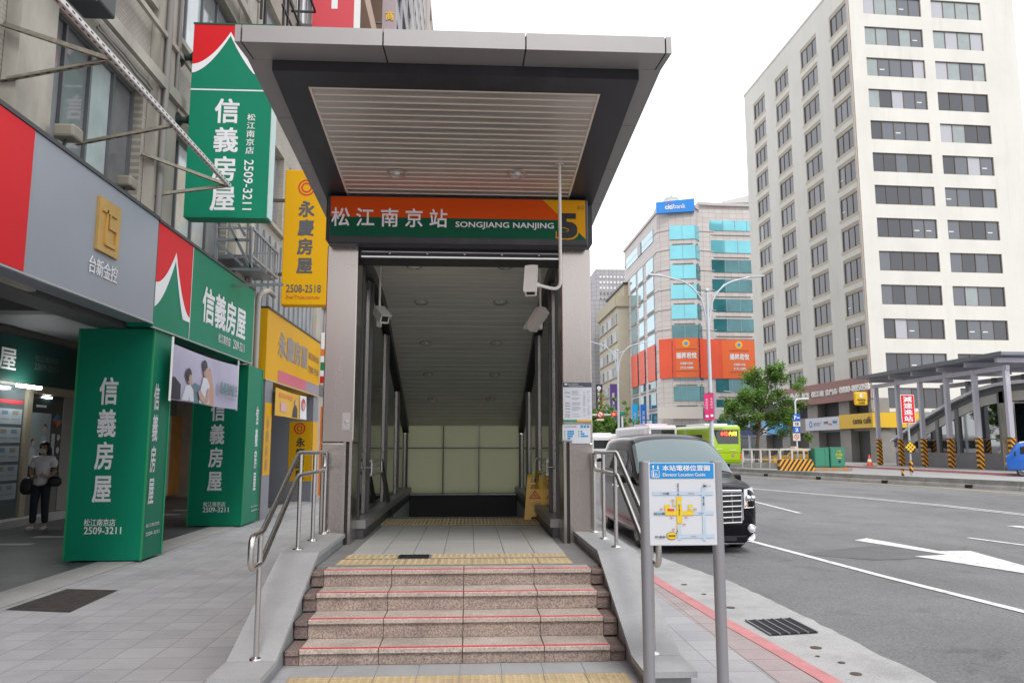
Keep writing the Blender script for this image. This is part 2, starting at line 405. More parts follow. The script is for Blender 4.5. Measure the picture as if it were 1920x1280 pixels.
def stain(m, scale, lo, hi, k, stretch=(1, 1, 1), seed=0.0, col=None):
    """blotches of another tone where a noise passes a threshold"""
    nt = m.node_tree; b = nt.nodes['Principled BSDF']; inp = b.inputs['Base Color']
    tc = nt.nodes.new('ShaderNodeTexCoord'); mp = nt.nodes.new('ShaderNodeMapping'); mp.inputs['Scale'].default_value = stretch; mp.inputs['Location'].default_value = (seed, seed * 1.7, 0)
    n = nt.nodes.new('ShaderNodeTexNoise'); n.inputs['Scale'].default_value = scale; n.inputs['Detail'].default_value = 8; n.inputs['Roughness'].default_value = .62
    nt.links.new(tc.outputs['Object'], mp.inputs[0]); nt.links.new(mp.outputs[0], n.inputs['Vector'])
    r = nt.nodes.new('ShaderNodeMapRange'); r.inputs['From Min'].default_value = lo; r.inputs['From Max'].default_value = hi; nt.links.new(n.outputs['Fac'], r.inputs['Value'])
    mx = nt.nodes.new('ShaderNodeMix'); mx.data_type = 'RGBA'; nt.links.new(r.outputs[0], mx.inputs['Factor'])
    if inp.links: src = inp.links[0].from_socket; nt.links.new(src, mx.inputs['A'])
    else: mx.inputs['A'].default_value = inp.default_value; src = None
    if col: mx.inputs['B'].default_value = col
    else:
        s = nt.nodes.new('ShaderNodeVectorMath'); s.operation = 'SCALE'; s.inputs['Scale'].default_value = k
        if src: nt.links.new(src, s.inputs[0])
        else: s.inputs[0].default_value = inp.default_value[:3]
        nt.links.new(s.outputs[0], mx.inputs['B'])
    nt.links.new(mx.outputs['Result'], inp)
def gum(m, cell, size, k):
    """scattered small round spots"""
    nt = m.node_tree; b = nt.nodes['Principled BSDF']; inp = b.inputs['Base Color']; src = inp.links[0].from_socket
    tc = nt.nodes.new('ShaderNodeTexCoord'); v = nt.nodes.new('ShaderNodeTexVoronoi'); v.inputs['Scale'].default_value = 1 / cell; nt.links.new(tc.outputs['Object'], v.inputs['Vector'])
    r = nt.nodes.new('ShaderNodeMapRange'); r.inputs['From Min'].default_value = size / cell * .7; r.inputs['From Max'].default_value = size / cell; r.inputs['To Min'].default_value = k; r.inputs['To Max'].default_value = 1; nt.links.new(v.outputs['Distance'], r.inputs['Value'])
    s = nt.nodes.new('ShaderNodeVectorMath'); s.operation = 'SCALE'; nt.links.new(src, s.inputs[0]); nt.links.new(r.outputs[0], s.inputs['Scale']); nt.links.new(s.outputs[0], inp)
stain(M_ASPH, .35, .52, .62, .86, (1.6, .18, 1)); stain(M_ASPH, 1.3, .60, .66, .78, seed=4); stain(M_ASPH, .18, .5, .56, 1.12, (1, .5, 1), seed=9)
stain(M_WHITE_P, 9, .56, .64, 1, seed=2, col=(.33, .33, .33, 1)); stain(M_WHITE_P, 1.2, .55, .75, .86); stain(M_YEL_P, 9, .54, .64, 1, seed=3, col=(.3, .28, .2, 1))
for m_ in (M_PAVE, M_PAVE_P): stain(m_, 1.5, .55, .72, .84, seed=1); stain(m_, .5, .5, .7, .90, seed=6); gum(m_, .62, .028, .72); gum(m_, .37, .010, .6)
stain(M_ARC, .8, .5, .7, 1.3); stain(M_GRAN_P, 2.2, .52, .72, .78, (1, 1, 3), 5); stain(M_GRAN_R, 2.5, .5, .7, .74, (1, 1, 3), 5); stain(M_GRAN_R, 12, .6, .72, .75, seed=2); stain(M_STONE, 1.6, .55, .75, .88, seed=3); stain(M_TACT, 3, .52, .70, .80, seed=7); stain(M_CONC, 1.0, .5, .66, .84, seed=8); stain(M_RED_P, 5, .56, .66, 1, seed=4, col=(.36, .27, .26, 1))
stain(M_GRN, 1.1, .56, .80, .86, (1, 1, .5)); stain(M_DARK, 2, .55, .7, 1.4, (1, 1, .6))

# ------------------------------------------------------------------ ground
KERB = [(2.58, -8), (2.58, 3.5), (2.565, 5.39), (2.51, 6.3), (2.43, 7.3), (2.33, 9.4), (2.30, 12), (2.30, 30), (2.3, 140)]
def shift(pl, dx): return [(x + dx, y) for x, y in pl]
def flat(name, pts, z, m, lab, kind='structure', cat='ground'):
    mb = MB(); mb.add([(p[0], p[1], z) for p in pts], [tuple(range(len(pts)))])
    o = mb.build(name, m); o['kind'] = kind; o['label'] = lab; o['category'] = cat
    return o
flat('road', shift(KERB, -.05) + [(2000, 140), (2000, -400), (2.5, -400)], -.12, M_ASPH, 'grey asphalt road right of the station entrance', cat='road')
flat('distant_ground', [(2.25, 140), (2000, 140), (2000, 2500), (-2000, 2500), (-2000, 140)], -.12, M_ASPH, 'ground running on to the horizon behind the buildings')
mb = MB()     # pavement in pieces round the stair opening, each a slab with its own edge
inner = shift(KERB, -.15)
mb.prism([(-4.62, -8)] + [inner[0], inner[1], inner[2], (2.38, 5.95), (-4.62, 5.95)], -.3, 0)
mb.prism([(-4.62, 5.95), (-1.7, 5.95), (-1.7, 140), (-4.62, 140)], -.3, 0)
mb.prism([(-1.7, 5.95), (1.46, 5.95), (1.46, 7.0), (-1.7, 7.0)], -.3, -.004)
mb.prism([(1.46, 5.95), (2.1, 5.95), (2.02, 9.4), (2.0, 140), (1.46, 140)], -.3, 0)
mb.prism([(-1.7, 17.2), (1.46, 17.2), (1.46, 140), (-1.7, 140)], -.3, 0)
structure(mb.build('pavement', M_PAVE), 'grey paved pavement around the station stairs')
mb = MB()
mb.add([(x, y, .001) for x, y in [(2.1, 5.95), (2.38, 5.95), (2.30, 7.2), (2.19, 9.4), (2.15, 12), (2.15, 140), (2.0, 140), (2.02, 9.4)]], [tuple(range(8))])
mb.add([(x, y, .004) for x, y in [(2.11, 3.0), (2.40, 3.0), (2.41, 5.39), (2.36, 5.95), (2.12, 5.95)]], [tuple(range(5))])
structure(mb.build('pink_paving', M_PAVE_P), 'row of pinkish pavers along the red kerb')
mb = MB()
for i in range(len(KERB) - 1):
    a, b = KERB[i], KERB[i + 1]
    mb.hexa([(a[0] - .15, a[1], -.3), (a[0], a[1], -.3), (b[0], b[1], -.3), (b[0] - .15, b[1], -.3)], [(a[0] - .15, a[1], .006), (a[0] - .012, a[1], .006), (b[0] - .012, b[1], .006), (b[0] - .15, b[1], .006)])
structure(mb.build('kerb', M_RED_P), 'kerb painted red beside the road')
gut = [(3.46, -8), (3.46, 4.6)] + [tuple(G(*p, -.12))[:2] for p in ((1757, 1280), (1690, 1245), (1628, 1217), (1560, 1180), (1490, 1147), (1455, 1130), (1360, 1086), (1300, 1067))] + [(3.0, 12.2), (3.02, 30), (3.02, 140)]
rnd = random.Random(3)
gp = []
for i in range(len(gut) - 1):
    a, b = V((*gut[i], 0)), V((*gut[i + 1], 0)); k = max(1, min(14, int((b - a).length / .16)))
    for j in range(k):
        p = a.lerp(b, j / k); gp.append((p.x + (rnd.uniform(-.022, .022) if j else 0), p.y))
gp.append(gut[-1])
flat('gutter', [(k[0] - .02, k[1]) for k in reversed(KERB)] + gp, -.116, M_CONC, 'pale concrete gutter strip beside the red kerb', cat='gutter')
mb = MB()     # rusty stains and small bolts in the gutter
for px, py, r in ((1530, 1213, .05), (1533, 1229, .02), (1578, 1241, .03), (1605, 1262, .045), (1283, 1095, .04), (1320, 1113, .03), (1370, 1138, .05)):
    p = G(px, py, -.112); Fr((p.x, p.y, -.112), (1, 0, 0), (0, 1, 0)).disc(mb, 0, 0, r, 0, .001, n=9)
structure(mb.build('gutter_stains', mat('rust_stain', (.10, .06, .05, 1), .9)), 'small dark stains on the gutter concrete')

flat('arcade_floor', [(-10.2, -8), (-5.12, -8), (-5.12, 60), (-10.2, 60)], .006, M_ARC, 'dark tiled floor of the covered shop arcade')
mb = MB(); mb.box(-5.12, -4.62, -8, 60, -.3, .012)
structure(mb.build('granite_edging', M_GRAN_L), 'speckled granite edging between arcade and pavement')
flat('ground_behind_shops', [(-2000, -400), (-10.2, -400), (-10.2, 140), (-2000, 140)], -.1, M_CONC, 'ground on the shop side')
mb = MB()
for k, (px, py) in enumerate(((28, 1021), (93, 1007), (315, 965), (345, 957), (150, 990), (250, 985))):
    p = G(px, py); mb.add([(p.x - .27, p.y - .1, .010), (p.x + .27, p.y - .1, .010), (p.x + .27, p.y + .12, .010), (p.x - .27, p.y + .12, .010)], [(0, 1, 2, 3)])
structure(mb.build('white_floor_inlay', mat('pale_inlay', (.55, .55, .53, 1), .5)), 'white inlay tiles in the dark arcade floor')

# road markings, sheets 4 mm above the road
def mark(name, quads, m, lab):
    mb = MB()
    for q in quads: mb.add([(p[0], p[1], -.112) for p in q], [tuple(range(len(q)))])
    o = mb.build(name, m); return structure(o, lab)
def line_strip(pts, w):
    out = []
    for i in range(len(pts) - 1):
        a, b = V((pts[i][0], pts[i][1], 0)), V((pts[i + 1][0], pts[i + 1][1], 0)); d = (b - a).normalized(); n = V((-d.y, d.x, 0)) * (w / 2)
        out.append([a - n, b - n, b + n, a + n])
    return out
RZ = -.12
g = lambda *p: G(p[0], p[1], RZ)
mark('lane_line', line_strip([(4.9, 17), g(1425, 1019), g(1650, 1079), g(1920, 1147), (6.6, 4.5)], .13), M_WHITE_P, 'white edge line running out from under the parked van')
mark('lane_dash', line_strip([(8.95, 25.5), g(1425, 943), g(1500, 962)], .12), M_WHITE_P, 'short white lane dash beyond the van')
mark('lane_dash', line_strip([g(1815, 1008), g(1920, 1022), (10.4, 10)], .12), M_WHITE_P, 'white lane dash at the right edge')
mark('lane_dash', line_strip([g(1897, 986), g(1925, 989), (11.5, 14)], .3), M_WHITE_P, 'far white arrow tail at the right edge')
dl = [(9.6, 39), g(1410, 916), g(1600, 932), g(1760, 947), g(1920, 965), (15.5, 12)]
mark('double_lane_line', line_strip([(x - .11, y) for x, y, *_ in [tuple(p) for p in dl]], .11) + line_strip([(x + .16, y) for x, y, *_ in [tuple(p) for p in dl]], .11), M_WHITE_P, 'double white line between the lanes')
mark('yellow_edge_line', line_strip([(13.6, 50), g(1400, 894), g(1600, 904), g(1760, 914), g(1920, 926), (22.5, 18)], .16), M_YEL_P, 'yellow line at the foot of the concrete barrier')
a = [g(*p) for p in ((1602, 1013), (1625, 1009), (1760, 1033), (1820, 1033), (1990, 1080), (1960, 1081), (1715, 1043), (1775, 1040))]
mark('road_arrow', [a], M_WHITE_P, 'big white arrow painted on the near lane')
mb = MB(); mb.add([(p.x, p.y, -.116) for p in (g(1500, 1038), g(1640, 1022), g(1780, 1037), g(1740, 1046), g(1640, 1050))], [(0, 1, 2, 3, 4)])
structure(mb.build('asphalt_patch', mat('dark_asphalt', (.125, .125, .13, 1), .9, nscale=2, namt=.25)), 'darker patched asphalt beside the arrow')
# ground beyond the concrete barrier
BAR = [(12.2, 60), (14.25, 53), (16.4, 45.57), (18.63, 37.17), (21.22, 28.99), (24.5, 19)]
bl = BAR + [(45, 15), (45, 60)]
flat('bus_lane', bl, -.114, mat('pale_concrete_lane', (.34, .34, .34, 1), .8, nscale=.8, namt=.12), 'pale concrete bus lane beyond the barrier', cat='road')
mb = MB(); mb.prism([(31.2, 40), (80, 40), (80, 140), (34, 140), (30.0, 68)], -.3, 0)
structure(mb.build('far_pavement', mat('far_pavement_grey', (.37, .365, .36, 1), .8, nscale=.8, namt=.15)), 'grey pavement in front of the white office block')
mb = MB(); mb.prism([(31.0, 40), (31.2, 40), (30.0, 68), (29.8, 68)], -.2, .02)
structure(mb.build('far_kerb', M_RED_P), 'red kerb line before the second station exit')
# ------------------------------------------------------------------ station entrance
PZ = .54
PL0, PL1, PR0, PR1 = -1.63, -1.28, 1.045, 1.385
PYF, PYB = 8.7, 9.1
ent = thing('station_entrance', 'metal canopied underground station entrance with granite steps in the middle of the pavement', 'station entrance', (-.12, 8.7, 0))
# steps
tops = [.118, .264, .406, .54]
for k in range(4):
    y0 = 6.0 + .3 * k; zt = tops[k]; zb = 0 if k == 0 else tops[k - 1]; yb = y0 + .32 if k < 3 else 7.12
    mb = MB(); x0, x1 = -1.24, 1.07
    joints = [x0, -.66, -.04, .57, x1]
    for i in range(4):
        a, b = joints[i] + .0025, joints[i + 1] - .0025
        mb.rbox(a, b, y0, yb, zt - .036, zt, .004, 1, 0)
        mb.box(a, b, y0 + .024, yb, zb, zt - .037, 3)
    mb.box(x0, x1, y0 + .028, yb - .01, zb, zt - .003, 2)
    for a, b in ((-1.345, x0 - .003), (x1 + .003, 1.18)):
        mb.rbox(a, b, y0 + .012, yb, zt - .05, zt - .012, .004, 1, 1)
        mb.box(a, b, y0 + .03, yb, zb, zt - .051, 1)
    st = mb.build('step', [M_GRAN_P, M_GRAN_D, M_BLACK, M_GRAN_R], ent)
    mb = MB(); mb.box(x0 + .006, x1 - .006, y0 + .012, y0 + .042, zt, zt + .003)
    mb.build('nosing_strip', mat('red_nosing', (.60, .04, .06, 1), .6, nscale=9, namt=.2), st)
# platform
mb = MB(); mb.box(-1.36, 1.18, 7.12, 11.9, 0, PZ)
mb.build('platform', mat('platform_border_stone', (.20, .20, .20, 1), .7, nscale=2.5, namt=.2), ent)
mb = MB(); xs = [-1.145 + .3 * i for i in range(8)]
for j, (ya, yb) in enumerate(((7.86, 8.86), (8.88, 10.56))):
    for i in range(7): mb.box(xs[i] + .004, xs[i + 1] - .004, ya, yb, PZ, PZ + .006)
mb.build('floor_tile', mat('pale_floor_tile', (.42, .42, .40, 1), .55, nscale=1.7, namt=.1), ent)
def tactile(mb, x0, x1, y0, y1, z, cell=.3, pitch=.05):
    nx = max(1, round((x1 - x0) / cell)); cw = (x1 - x0) / nx
    for i in range(nx):
        a, b = x0 + i * cw + .003, x0 + (i + 1) * cw - .003
        mb.box(a, b, y0, y1, z, z + .006)
        m = int((b - a) / pitch); n = max(1, int((y1 - y0) / pitch))
        for p in range(m):
            for q in range(n):
                x = a + (p + .5) * (b - a) / m; y = y0 + (q + .5) * (y1 - y0) / n; r = .0125; h = z + .011
                mb.add([(x - r, y - r, z + .006), (x + r, y - r, z + .006), (x + r, y + r, z + .006), (x - r, y + r, z + .006), (x - r * .6, y - r * .6, h), (x + r * .6, y - r * .6, h), (x + r * .6, y + r * .6, h), (x - r * .6, y + r * .6, h)], [(4, 5, 6, 7), (0, 1, 5, 4), (1, 2, 6, 5), (2, 3, 7, 6), (3, 0, 4, 7)])
mb = MB(); tactile(mb, -1.19, .95, 7.2, 7.5, PZ, .3); tactile(mb, -1.17, -.68, 7.6, 7.82, PZ, .25); tactile(mb, -.36, .95, 7.6, 7.82, PZ, .3)
tactile(mb, -1.2, .98, 10.7, 11.55, PZ, .3)
mb.build('tactile_strip', M_TACT, ent)
mb = MB(); mb.box(-.67, -.38, 7.58, 7.83, PZ, PZ + .004)
for i in range(7): mb.box(-.655 + i * .04, -.635 + i * .04, 7.6, 7.81, PZ + .004, PZ + .009)
mb.build('floor_grate', M_BLACK, ent)
mb = MB(); tactile(mb, -1.24, 1.12, 5.1, 5.7, .001, .3)
tac = mb.build('tactile_paving', M_TACT); structure(tac, 'yellow tactile paving in front of the granite steps')
mb = MB()
for i in range(8): mb.box(-1.24 + i * .297, -1.24 + (i + 1) * .297 - .006, 5.71, 5.99, .0, .006)
structure(mb.build('landing_slabs', M_STONE), 'grey slabs between tactile paving and first step')

# stone side walls with sloping coping
def side_wall(x0, x1):
    mb = MB(); prof = [(4.9, 0), (8.74, 0), (8.74, .66), (7.15, .66), (5.70, .12), (5.29, .12)]
    body = [(5.36, -.02), (8.74, -.02), (8.74, .615), (7.16, .615), (5.71, .078), (5.36, .078)]
    i0, i1 = x0 + .025, x1 - .025
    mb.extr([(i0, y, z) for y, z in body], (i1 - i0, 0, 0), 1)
    segs = [(5.29, .12), (5.698, .12), (7.148, .66), (8.72, .66)]
    for k in range(3):
        (ya, za), (yb, zb) = segs[k], segs[k + 1]; g0 = .003
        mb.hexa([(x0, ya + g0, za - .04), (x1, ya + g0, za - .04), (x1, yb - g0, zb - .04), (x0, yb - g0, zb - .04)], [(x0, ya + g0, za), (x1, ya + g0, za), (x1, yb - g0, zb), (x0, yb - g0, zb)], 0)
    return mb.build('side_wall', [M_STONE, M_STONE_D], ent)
side_wall(-1.67, -1.33); side_wall(1.165, 1.52)

# pillars
M_PILSEAM = M_STEEL_D
for x0, x1, inner in ((PL0, PL1, -1), (PR0, PR1, 1)):
    mb = MB()
    for za, zb in ((.5, 1.63), (1.636, 3.86)):
        mb.rbox(x0, x1, PYF, PYB, za, zb, .012, 2, 0)
    mb.box(x0 + .01, x1 - .01, PYF + .012, PYB - .01, 1.6, 1.66, 1)
    p = mb.build('pillar', [M_STEEL, M_BLACK], ent)
    mb = MB(); xe = x1 if inner < 0 else x0; s = -1 if inner < 0 else 1
    mb.box(xe, xe + s * .03, PYF - .08, PYF - .004, PZ, 1.64, 0); mb.box(xe + s * .034, xe + s * .062, PYF - .065, PYF - .004, PZ, 1.62, 1); mb.box(xe + s * .066, xe + s * .095, PYF - .08, PYF - .004, PZ, 1.64, 0)
    mb.box(xe, xe + s * .095, PYF - .082, PYF - .004, 1.642, 1.66, 0)
    mb.build('shutter_guide', [M_STEEL, M_BLACK], p)
    if inner < 0:
        mb = MB(); c = AY(648, 790, PYF); mb.box(c.x - .035, c.x + .05, PYF - .006, PYF, c.z - .09, c.z + .1, 0); mb.lathe((c.x + .008, PYF - .012, c.z), [(0, -.006), (.022, -.006), (.026, .006)], 16, 'y', 1)
        mb.build('key_switch', [M_STEEL_B, mat('worn_white_plastic', (.6, .58, .55, 1), .5)], p)
# beam and shutter housing
mb = MB(); mb.box(PL0 - .03, PR1 + .03, 8.72, 9.2, 3.93, 4.4); mb.box(PL1 + .005, PR0 - .005, 8.76, 9.15, 3.735, 3.925)
mb.build('lintel', M_DARK, ent)
mb = MB(); mb.box(PL1 + .03, PR0 - .03, 8.72, 8.758, 3.735, 3.752); mb.box(PL1 + .03, PR0 - .03, 8.735, 8.758, 3.80, 3.812)
for i in range(5): mb.lathe((PL1 + .35 + i * .43, 8.74, 3.79), [(0, -.012), (.014, -.012), (.014, .012)], 12, 'y')
mb.build('shutter_rail', mat('pale_alu_rail', (.75, .74, .73, 1), .3, .8), ent)

# canopy
def uz(Y): return 4.66 - .112 * (Y - 6.4)          # underside of the dark frame
def tz(Y): return 4.775 - .076 * (Y - 6.16)        # underside of the grey side trim
CX0, CX1, CI0, CI1, SO0, SO1 = -1.86, 1.61, -1.66, 1.42, -1.41, 1.13
CYF, CYB = 5.8, 11.2
can = MB()
cuts = [CX0 + .05] + [AY(718, 80, CYF).x, AY(986, 82, CYF).x] + [CX1 - .05]
parts = [(CX0, CX0 + .044)] + [(cuts[i] + .006, cuts[i + 1] - .006) for i in range(3)] + [(CX1 - .044, CX1)]
for a, b in parts:
    can.hexa([(a, CYF, 4.735), (b, CYF, 4.735), (b, 6.16, 4.775), (a, 6.16, 4.775)], [(a, CYF, 4.875), (b, CYF, 4.875), (b, 6.16, 4.93), (a, 6.16, 4.93)], 0)
can.box(CX0 + .02, CX1 - .02, CYF + .025, 6.15, 4.782, 4.86, 1)
ys = [6.163, 7.15, 8.15, 9.15, 10.15, CYB]
for i in range(5):
    ya, yb = ys[i] + (.004 if i else 0), ys[i + 1] - .004
    for a, b in ((CX0, CI0), (CI1, CX1)):
        can.hexa([(a, ya, tz(ya)), (b, ya, tz(ya)), (b, yb, tz(yb)), (a, yb, tz(yb))], [(a, ya, tz(ya) + .145), (b, ya, tz(ya) + .145), (b, yb, tz(yb) + .145), (a, yb, tz(yb) + .145)], 0)
can.hexa([(CX0 + .02, 6.17, tz(6.17) + .01), (CX1 - .02, 6.17, tz(6.17) + .01), (CX1 - .02, CYB - .01, tz(CYB) + .01), (CX0 + .02, CYB - .01, tz(CYB) + .01)], [(CX0 + .02, 6.17, tz(6.17) + .13), (CX1 - .02, 6.17, tz(6.17) + .13), (CX1 - .02, CYB - .01, tz(CYB) + .13), (CX0 + .02, CYB - .01, tz(CYB) + .13)], 1)
canopy = can.build('canopy', [M_FASC, M_BLACK], ent)
mb = MB(); ya, yb = 6.168, 9.2          # the charcoal frame round the soffit
def slab(mb, x0, x1, y0, y1, t=.1, mi=0, dz=0.0):
    mb.hexa([(x0, y0, uz(y0) + dz), (x1, y0, uz(y0) + dz), (x1, y1, uz(y1) + dz), (x0, y1, uz(y1) + dz)], [(x0, y0, uz(y0) + t), (x1, y0, uz(y0) + t), (x1, y1, uz(y1) + t), (x0, y1, uz(y1) + t)], mi)
slab(mb, CI0, CI1, ya, 6.4); slab(mb, CI0, SO0, 6.4, yb); slab(mb, SO1, CI1, 6.4, yb)
mb.build('soffit_frame', M_DARK, canopy)
mb = MB(); n = 26; y0 = 6.43; dy = (9.16 - y0) / n
for i in range(n):
    a = y0 + i * dy; slab(mb, SO0 + .022, SO1 - .022, a, a + dy - .009, .05, 0, .012)
    slab(mb, SO0 + .022, SO1 - .022, a + dy - .010, a + dy - .002, .05, 1, .004)
slab(mb, SO0 + .001, SO1 - .001, 6.401, 6.428, .05, 1, .002); slab(mb, SO0 + .001, SO0 + .021, 6.43, 9.16, .05, 1, .002); slab(mb, SO1 - .021, SO1 - .001, 6.43, 9.16, .05, 1, .002)
mb.build('slatted_soffit', [M_ALU, mat('bright_slat_edge', (.80, .70, .60, 1), .45, .2)], canopy)
mb = MB()      # the roof plate over the frame, hidden from below
slab(mb, CI0 + .01, CI1 - .01, 6.2, 9.2, .102, 0, .1005)
def downlight(px, py, Y=None, zf=None, r=.085, tilt=-.112):
    d = ray(px, py); t = 1.0
    lo, hi = 1.0, 40.0
    for _ in range(60):
        t = (lo + hi) / 2; p = EYE + d * t
        if p.z < zf(p.y): lo = t
        else: hi = t
    mb = MB(); c = p; ux = V((1, 0, 0)); uy = V((0, 1, tilt)).normalized(); nn = ux.cross(uy)
    N = 24
    for ra, rb, ha, hb, mi in ((r * 1.28, r, -.006, -.012, 0), (r, r * .92, -.012, .015, 1), (r * .92, 0, .015, .015, 2)):
        vs = [c + ux * (rr * cos(2 * pi * k / N)) + uy * (rr * sin(2 * pi * k / N)) + nn * hh for rr, hh in ((ra, ha), (rb, hb)) for k in range(N)]
        mb.add(vs, [(k, (k + 1) % N, N + (k + 1) % N, N + k) for k in range(N)], mi, True)
    mb.lathe(c + nn * .004, [(0, -.02), (r * .4, -.012), (r * .42, .01)], 12, 'z', 3)
    return mb.build('downlight', [mat('downlight_ring', (.66, .58, .5, 1), .35, .6), M_STEEL_B, mat('downlight_well', (.12, .12, .12, 1), .25, .9), M_WHITE], canopy if zf is soffz else ceil)
soffz = lambda y: uz(y) + .008
ceil = None
downlight(744, 325, zf=soffz); downlight(970, 326, zf=soffz)

# stairwell ceiling, walls and end panel
CP = [(9.2, 3.90), (10.2, 3.88), (11.2, 3.76), (11.6, 3.68), (13.83, 2.87), (16.2, 2.0)]
def cz(y):
    for (a, za), (b, zb) in zip(CP, CP[1:]):
        if y <= b: return za + (zb - za) * (y - a) / (b - a)
    return CP[-1][1]
mb = MB(); y = 9.2; WX0, WX1 = -1.28, 1.045
while y < 16.15:
    y2 = min(16.2, y + .165)
    for a, b, o, mi in ((y, y2 - .014, .0, 0), (y2 - .014, y2, .014, 1)):
        mb.hexa([(WX0 + .03, a, cz(a) + o), (WX1 - .03, a, cz(a) + o), (WX1 - .03, b, cz(b) + o), (WX0 + .03, b, cz(b) + o)], [(WX0 + .03, a, cz(a) + .04), (WX1 - .03, a, cz(a) + .04), (WX1 - .03, b, cz(b) + .04), (WX0 + .03, b, cz(b) + .04)], mi)
    y = y2
ceil = mb.build('stair_ceiling', [M_ALU2, mat('ceiling_joint', (.40, .40, .37, 1), .4, .4)], ent)
for (xa, xb), yy in zip(((777, 948), (790, 938), (798, 931), (804, 928), (812, 920)), (500, 566, 643, 702, 748)):
    for xx in (xa, xb): downlight(xx, yy, zf=lambda q: cz(q) - .001, r=.085, tilt=-.1 if yy < 540 else -.36)
mb = MB()
for (a, za), (b, zb) in zip(CP, CP[1:]):
    mb.hexa([(-1.45, a, za + .06), (1.21, a, za + .06), (1.21, b, zb + .06), (-1.45, b, zb + .06)], [(-1.45, a, za + .22), (1.21, a, za + .22), (1.21, b, zb + .22), (-1.45, b, zb + .22)])
mb.build('roof', M_DARK, ent)
for s, X in ((-1, WX0), (1, WX1)):
    posts = [9.2, 10.08, 12.15, 14.2, 16.2]
    for i, y in enumerate(posts):
        mb = MB(); xa, xb = (X - .07, X + .015) if s < 0 else (X - .015, X + .07)
        mb.box(xa, xb, y - .03, y + .03, .76, cz(y) - .16, 0)
        if i: mb.box(xa + (.0 if s < 0 else .03), xb - (.03 if s < 0 else 0), y - .19, y - .034, .76, cz(y) - .17, 1)
        mb.build('wall_post', [M_STEEL_D, M_STEEL], ent)
    mb = MB()
    for (a, za), (b, zb) in zip(CP, CP[1:]):
        xa, xb = (X - .08, X + .028) if s < 0 else (X - .028, X + .08)
        mb.hexa([(xa, a, za - .15), (xb, a, za - .15), (xb, b, zb - .15), (xa, b, zb - .15)], [(xa, a, za + .055), (xb, a, za + .055), (xb, b, zb + .055), (xa, b, zb + .055)])
    mb.build('eaves_beam', M_STEEL_D, ent)
    for a, b in zip(posts, posts[1:]):
        mb = MB(); x = X - .04 if s < 0 else X + .04
        n = 4
        for k in range(n):
            ya, yb2 = a + .03 + (b - a - .06) * k / n, a + .03 + (b - a - .06) * (k + 1) / n
            mb.hexa([(x - .006, ya, .76), (x + .006, ya, .76), (x + .006, yb2, .76), (x - .006, yb2, .76)], [(x - .006, ya, cz(ya) - .152), (x + .006, ya, cz(ya) - .152), (x + .006, yb2, cz(yb2) - .152), (x - .006, yb2, cz(yb2) - .152)])
        gp_ = mb.build('glass_panel', glass_mat('stair_glass', (.74, .76, .74, 1), .05, .5), ent)
        mb = MB(); mb.box(x - .012, x + .012, a + .032, b - .032, 1.52, 1.545)
        mb.build('glazing_bar', M_STEEL, gp_)
    mb = MB(); xa, xb = (X - .09, X + .10) if s < 0 else (X - .10, X + .09)
    mb.box(xa, xb, 9.12, 16.3, .66, .755, 0); mb.box(xa + (.0 if s < 0 else .03), xb - (.03 if s < 0 else 0), 9.14, 16.3, .50, .655, 2); mb.box(xa + (.0 if s < 0 else .04), xb - (.04 if s < 0 else 0), 11.9, 16.3, -3.2, .497, 1)
    mb.build('plinth', [mat('plinth_sill', (.30, .30, .29, 1), .4, .6), mat('stair_side_tile', (.42, .46, .46, 1), .35, nscale=1.5, namt=.12), M_STEEL_D], ent)
mb = MB(); fr = Fr((WX0, 16.2, .5), (1, 0, 0))
xs = [WX0] + [AY(x, 850, 16.2).x for x in (831, 898)] + [WX1]; zs = [.62, 1.55, 2.05]
for i in range(3):
    for j in range(2): mb.box(xs[i] + .012, xs[i + 1] - .012, 16.2, 16.23, zs[j] + .012, zs[j + 1] - .012)
M_MILK = bpy.data.materials.new('milky_glass'); M_MILK.use_nodes = True
q = M_MILK.node_tree; q.nodes.clear(); o_ = q.nodes.new('ShaderNodeOutputMaterial'); ad = q.nodes.new('ShaderNodeMixShader'); ad.inputs[0].default_value = .55
tr = q.nodes.new('ShaderNodeBsdfTranslucent'); tr.inputs[0].default_value = (.90, .92, .74, 1); df = q.nodes.new('ShaderNodeBsdfDiffuse'); df.inputs[0].default_value = (.5, .52, .42, 1)
q.links.new(tr.outputs[0], ad.inputs[1]); q.links.new(df.outputs[0], ad.inputs[2]); q.links.new(ad.outputs[0], o_.inputs[0])
mb.build('end_panel', M_MILK, ent)
mb = MB()
for x in xs: mb.box(x - .011, x + .011, 16.185, 16.225, .60, 2.06)
for z in zs: mb.box(WX0, WX1, 16.18, 16.226, z - .011, z + .011)
mb.box(WX0, WX1, 16.21, 16.3, -3.2, .60, 1)
mb.build('end_frame', [M_STEEL_D, mat('shaft_wall', (.06, .06, .06, 1), .6)], ent)
mb = MB()
for k in range(16): mb.box(WX0, WX1, 11.9 + .29 * k, 12.22 + .29 * k, -3.0, PZ - .16 * (k + 1))
mb.build('descending_stairs', mat('dark_stair', (.14, .14, .14, 1), .6), ent)
for s, X in ((-1, WX0 + .07), (1, WX1 - .07)):
    mb = MB()
    for dz in (0, -.165):
        mb.tube(rounded([(X, 9.75, 1.41 + dz), (X, 11.0, 1.41 + dz), (X, 14.2, -.55 + dz)], .1), .019, 12)
    for yy in (9.8, 10.9): mb.tube([(X, yy, 1.41), (X, yy, 1.245)], .014, 8); mb.tube([(X, yy, 1.33), (X - .1 * (-1 if s > 0 else 1), yy, 1.33)], .012, 8)
    mb.build('wall_handrail', M_STEEL_B, ent)

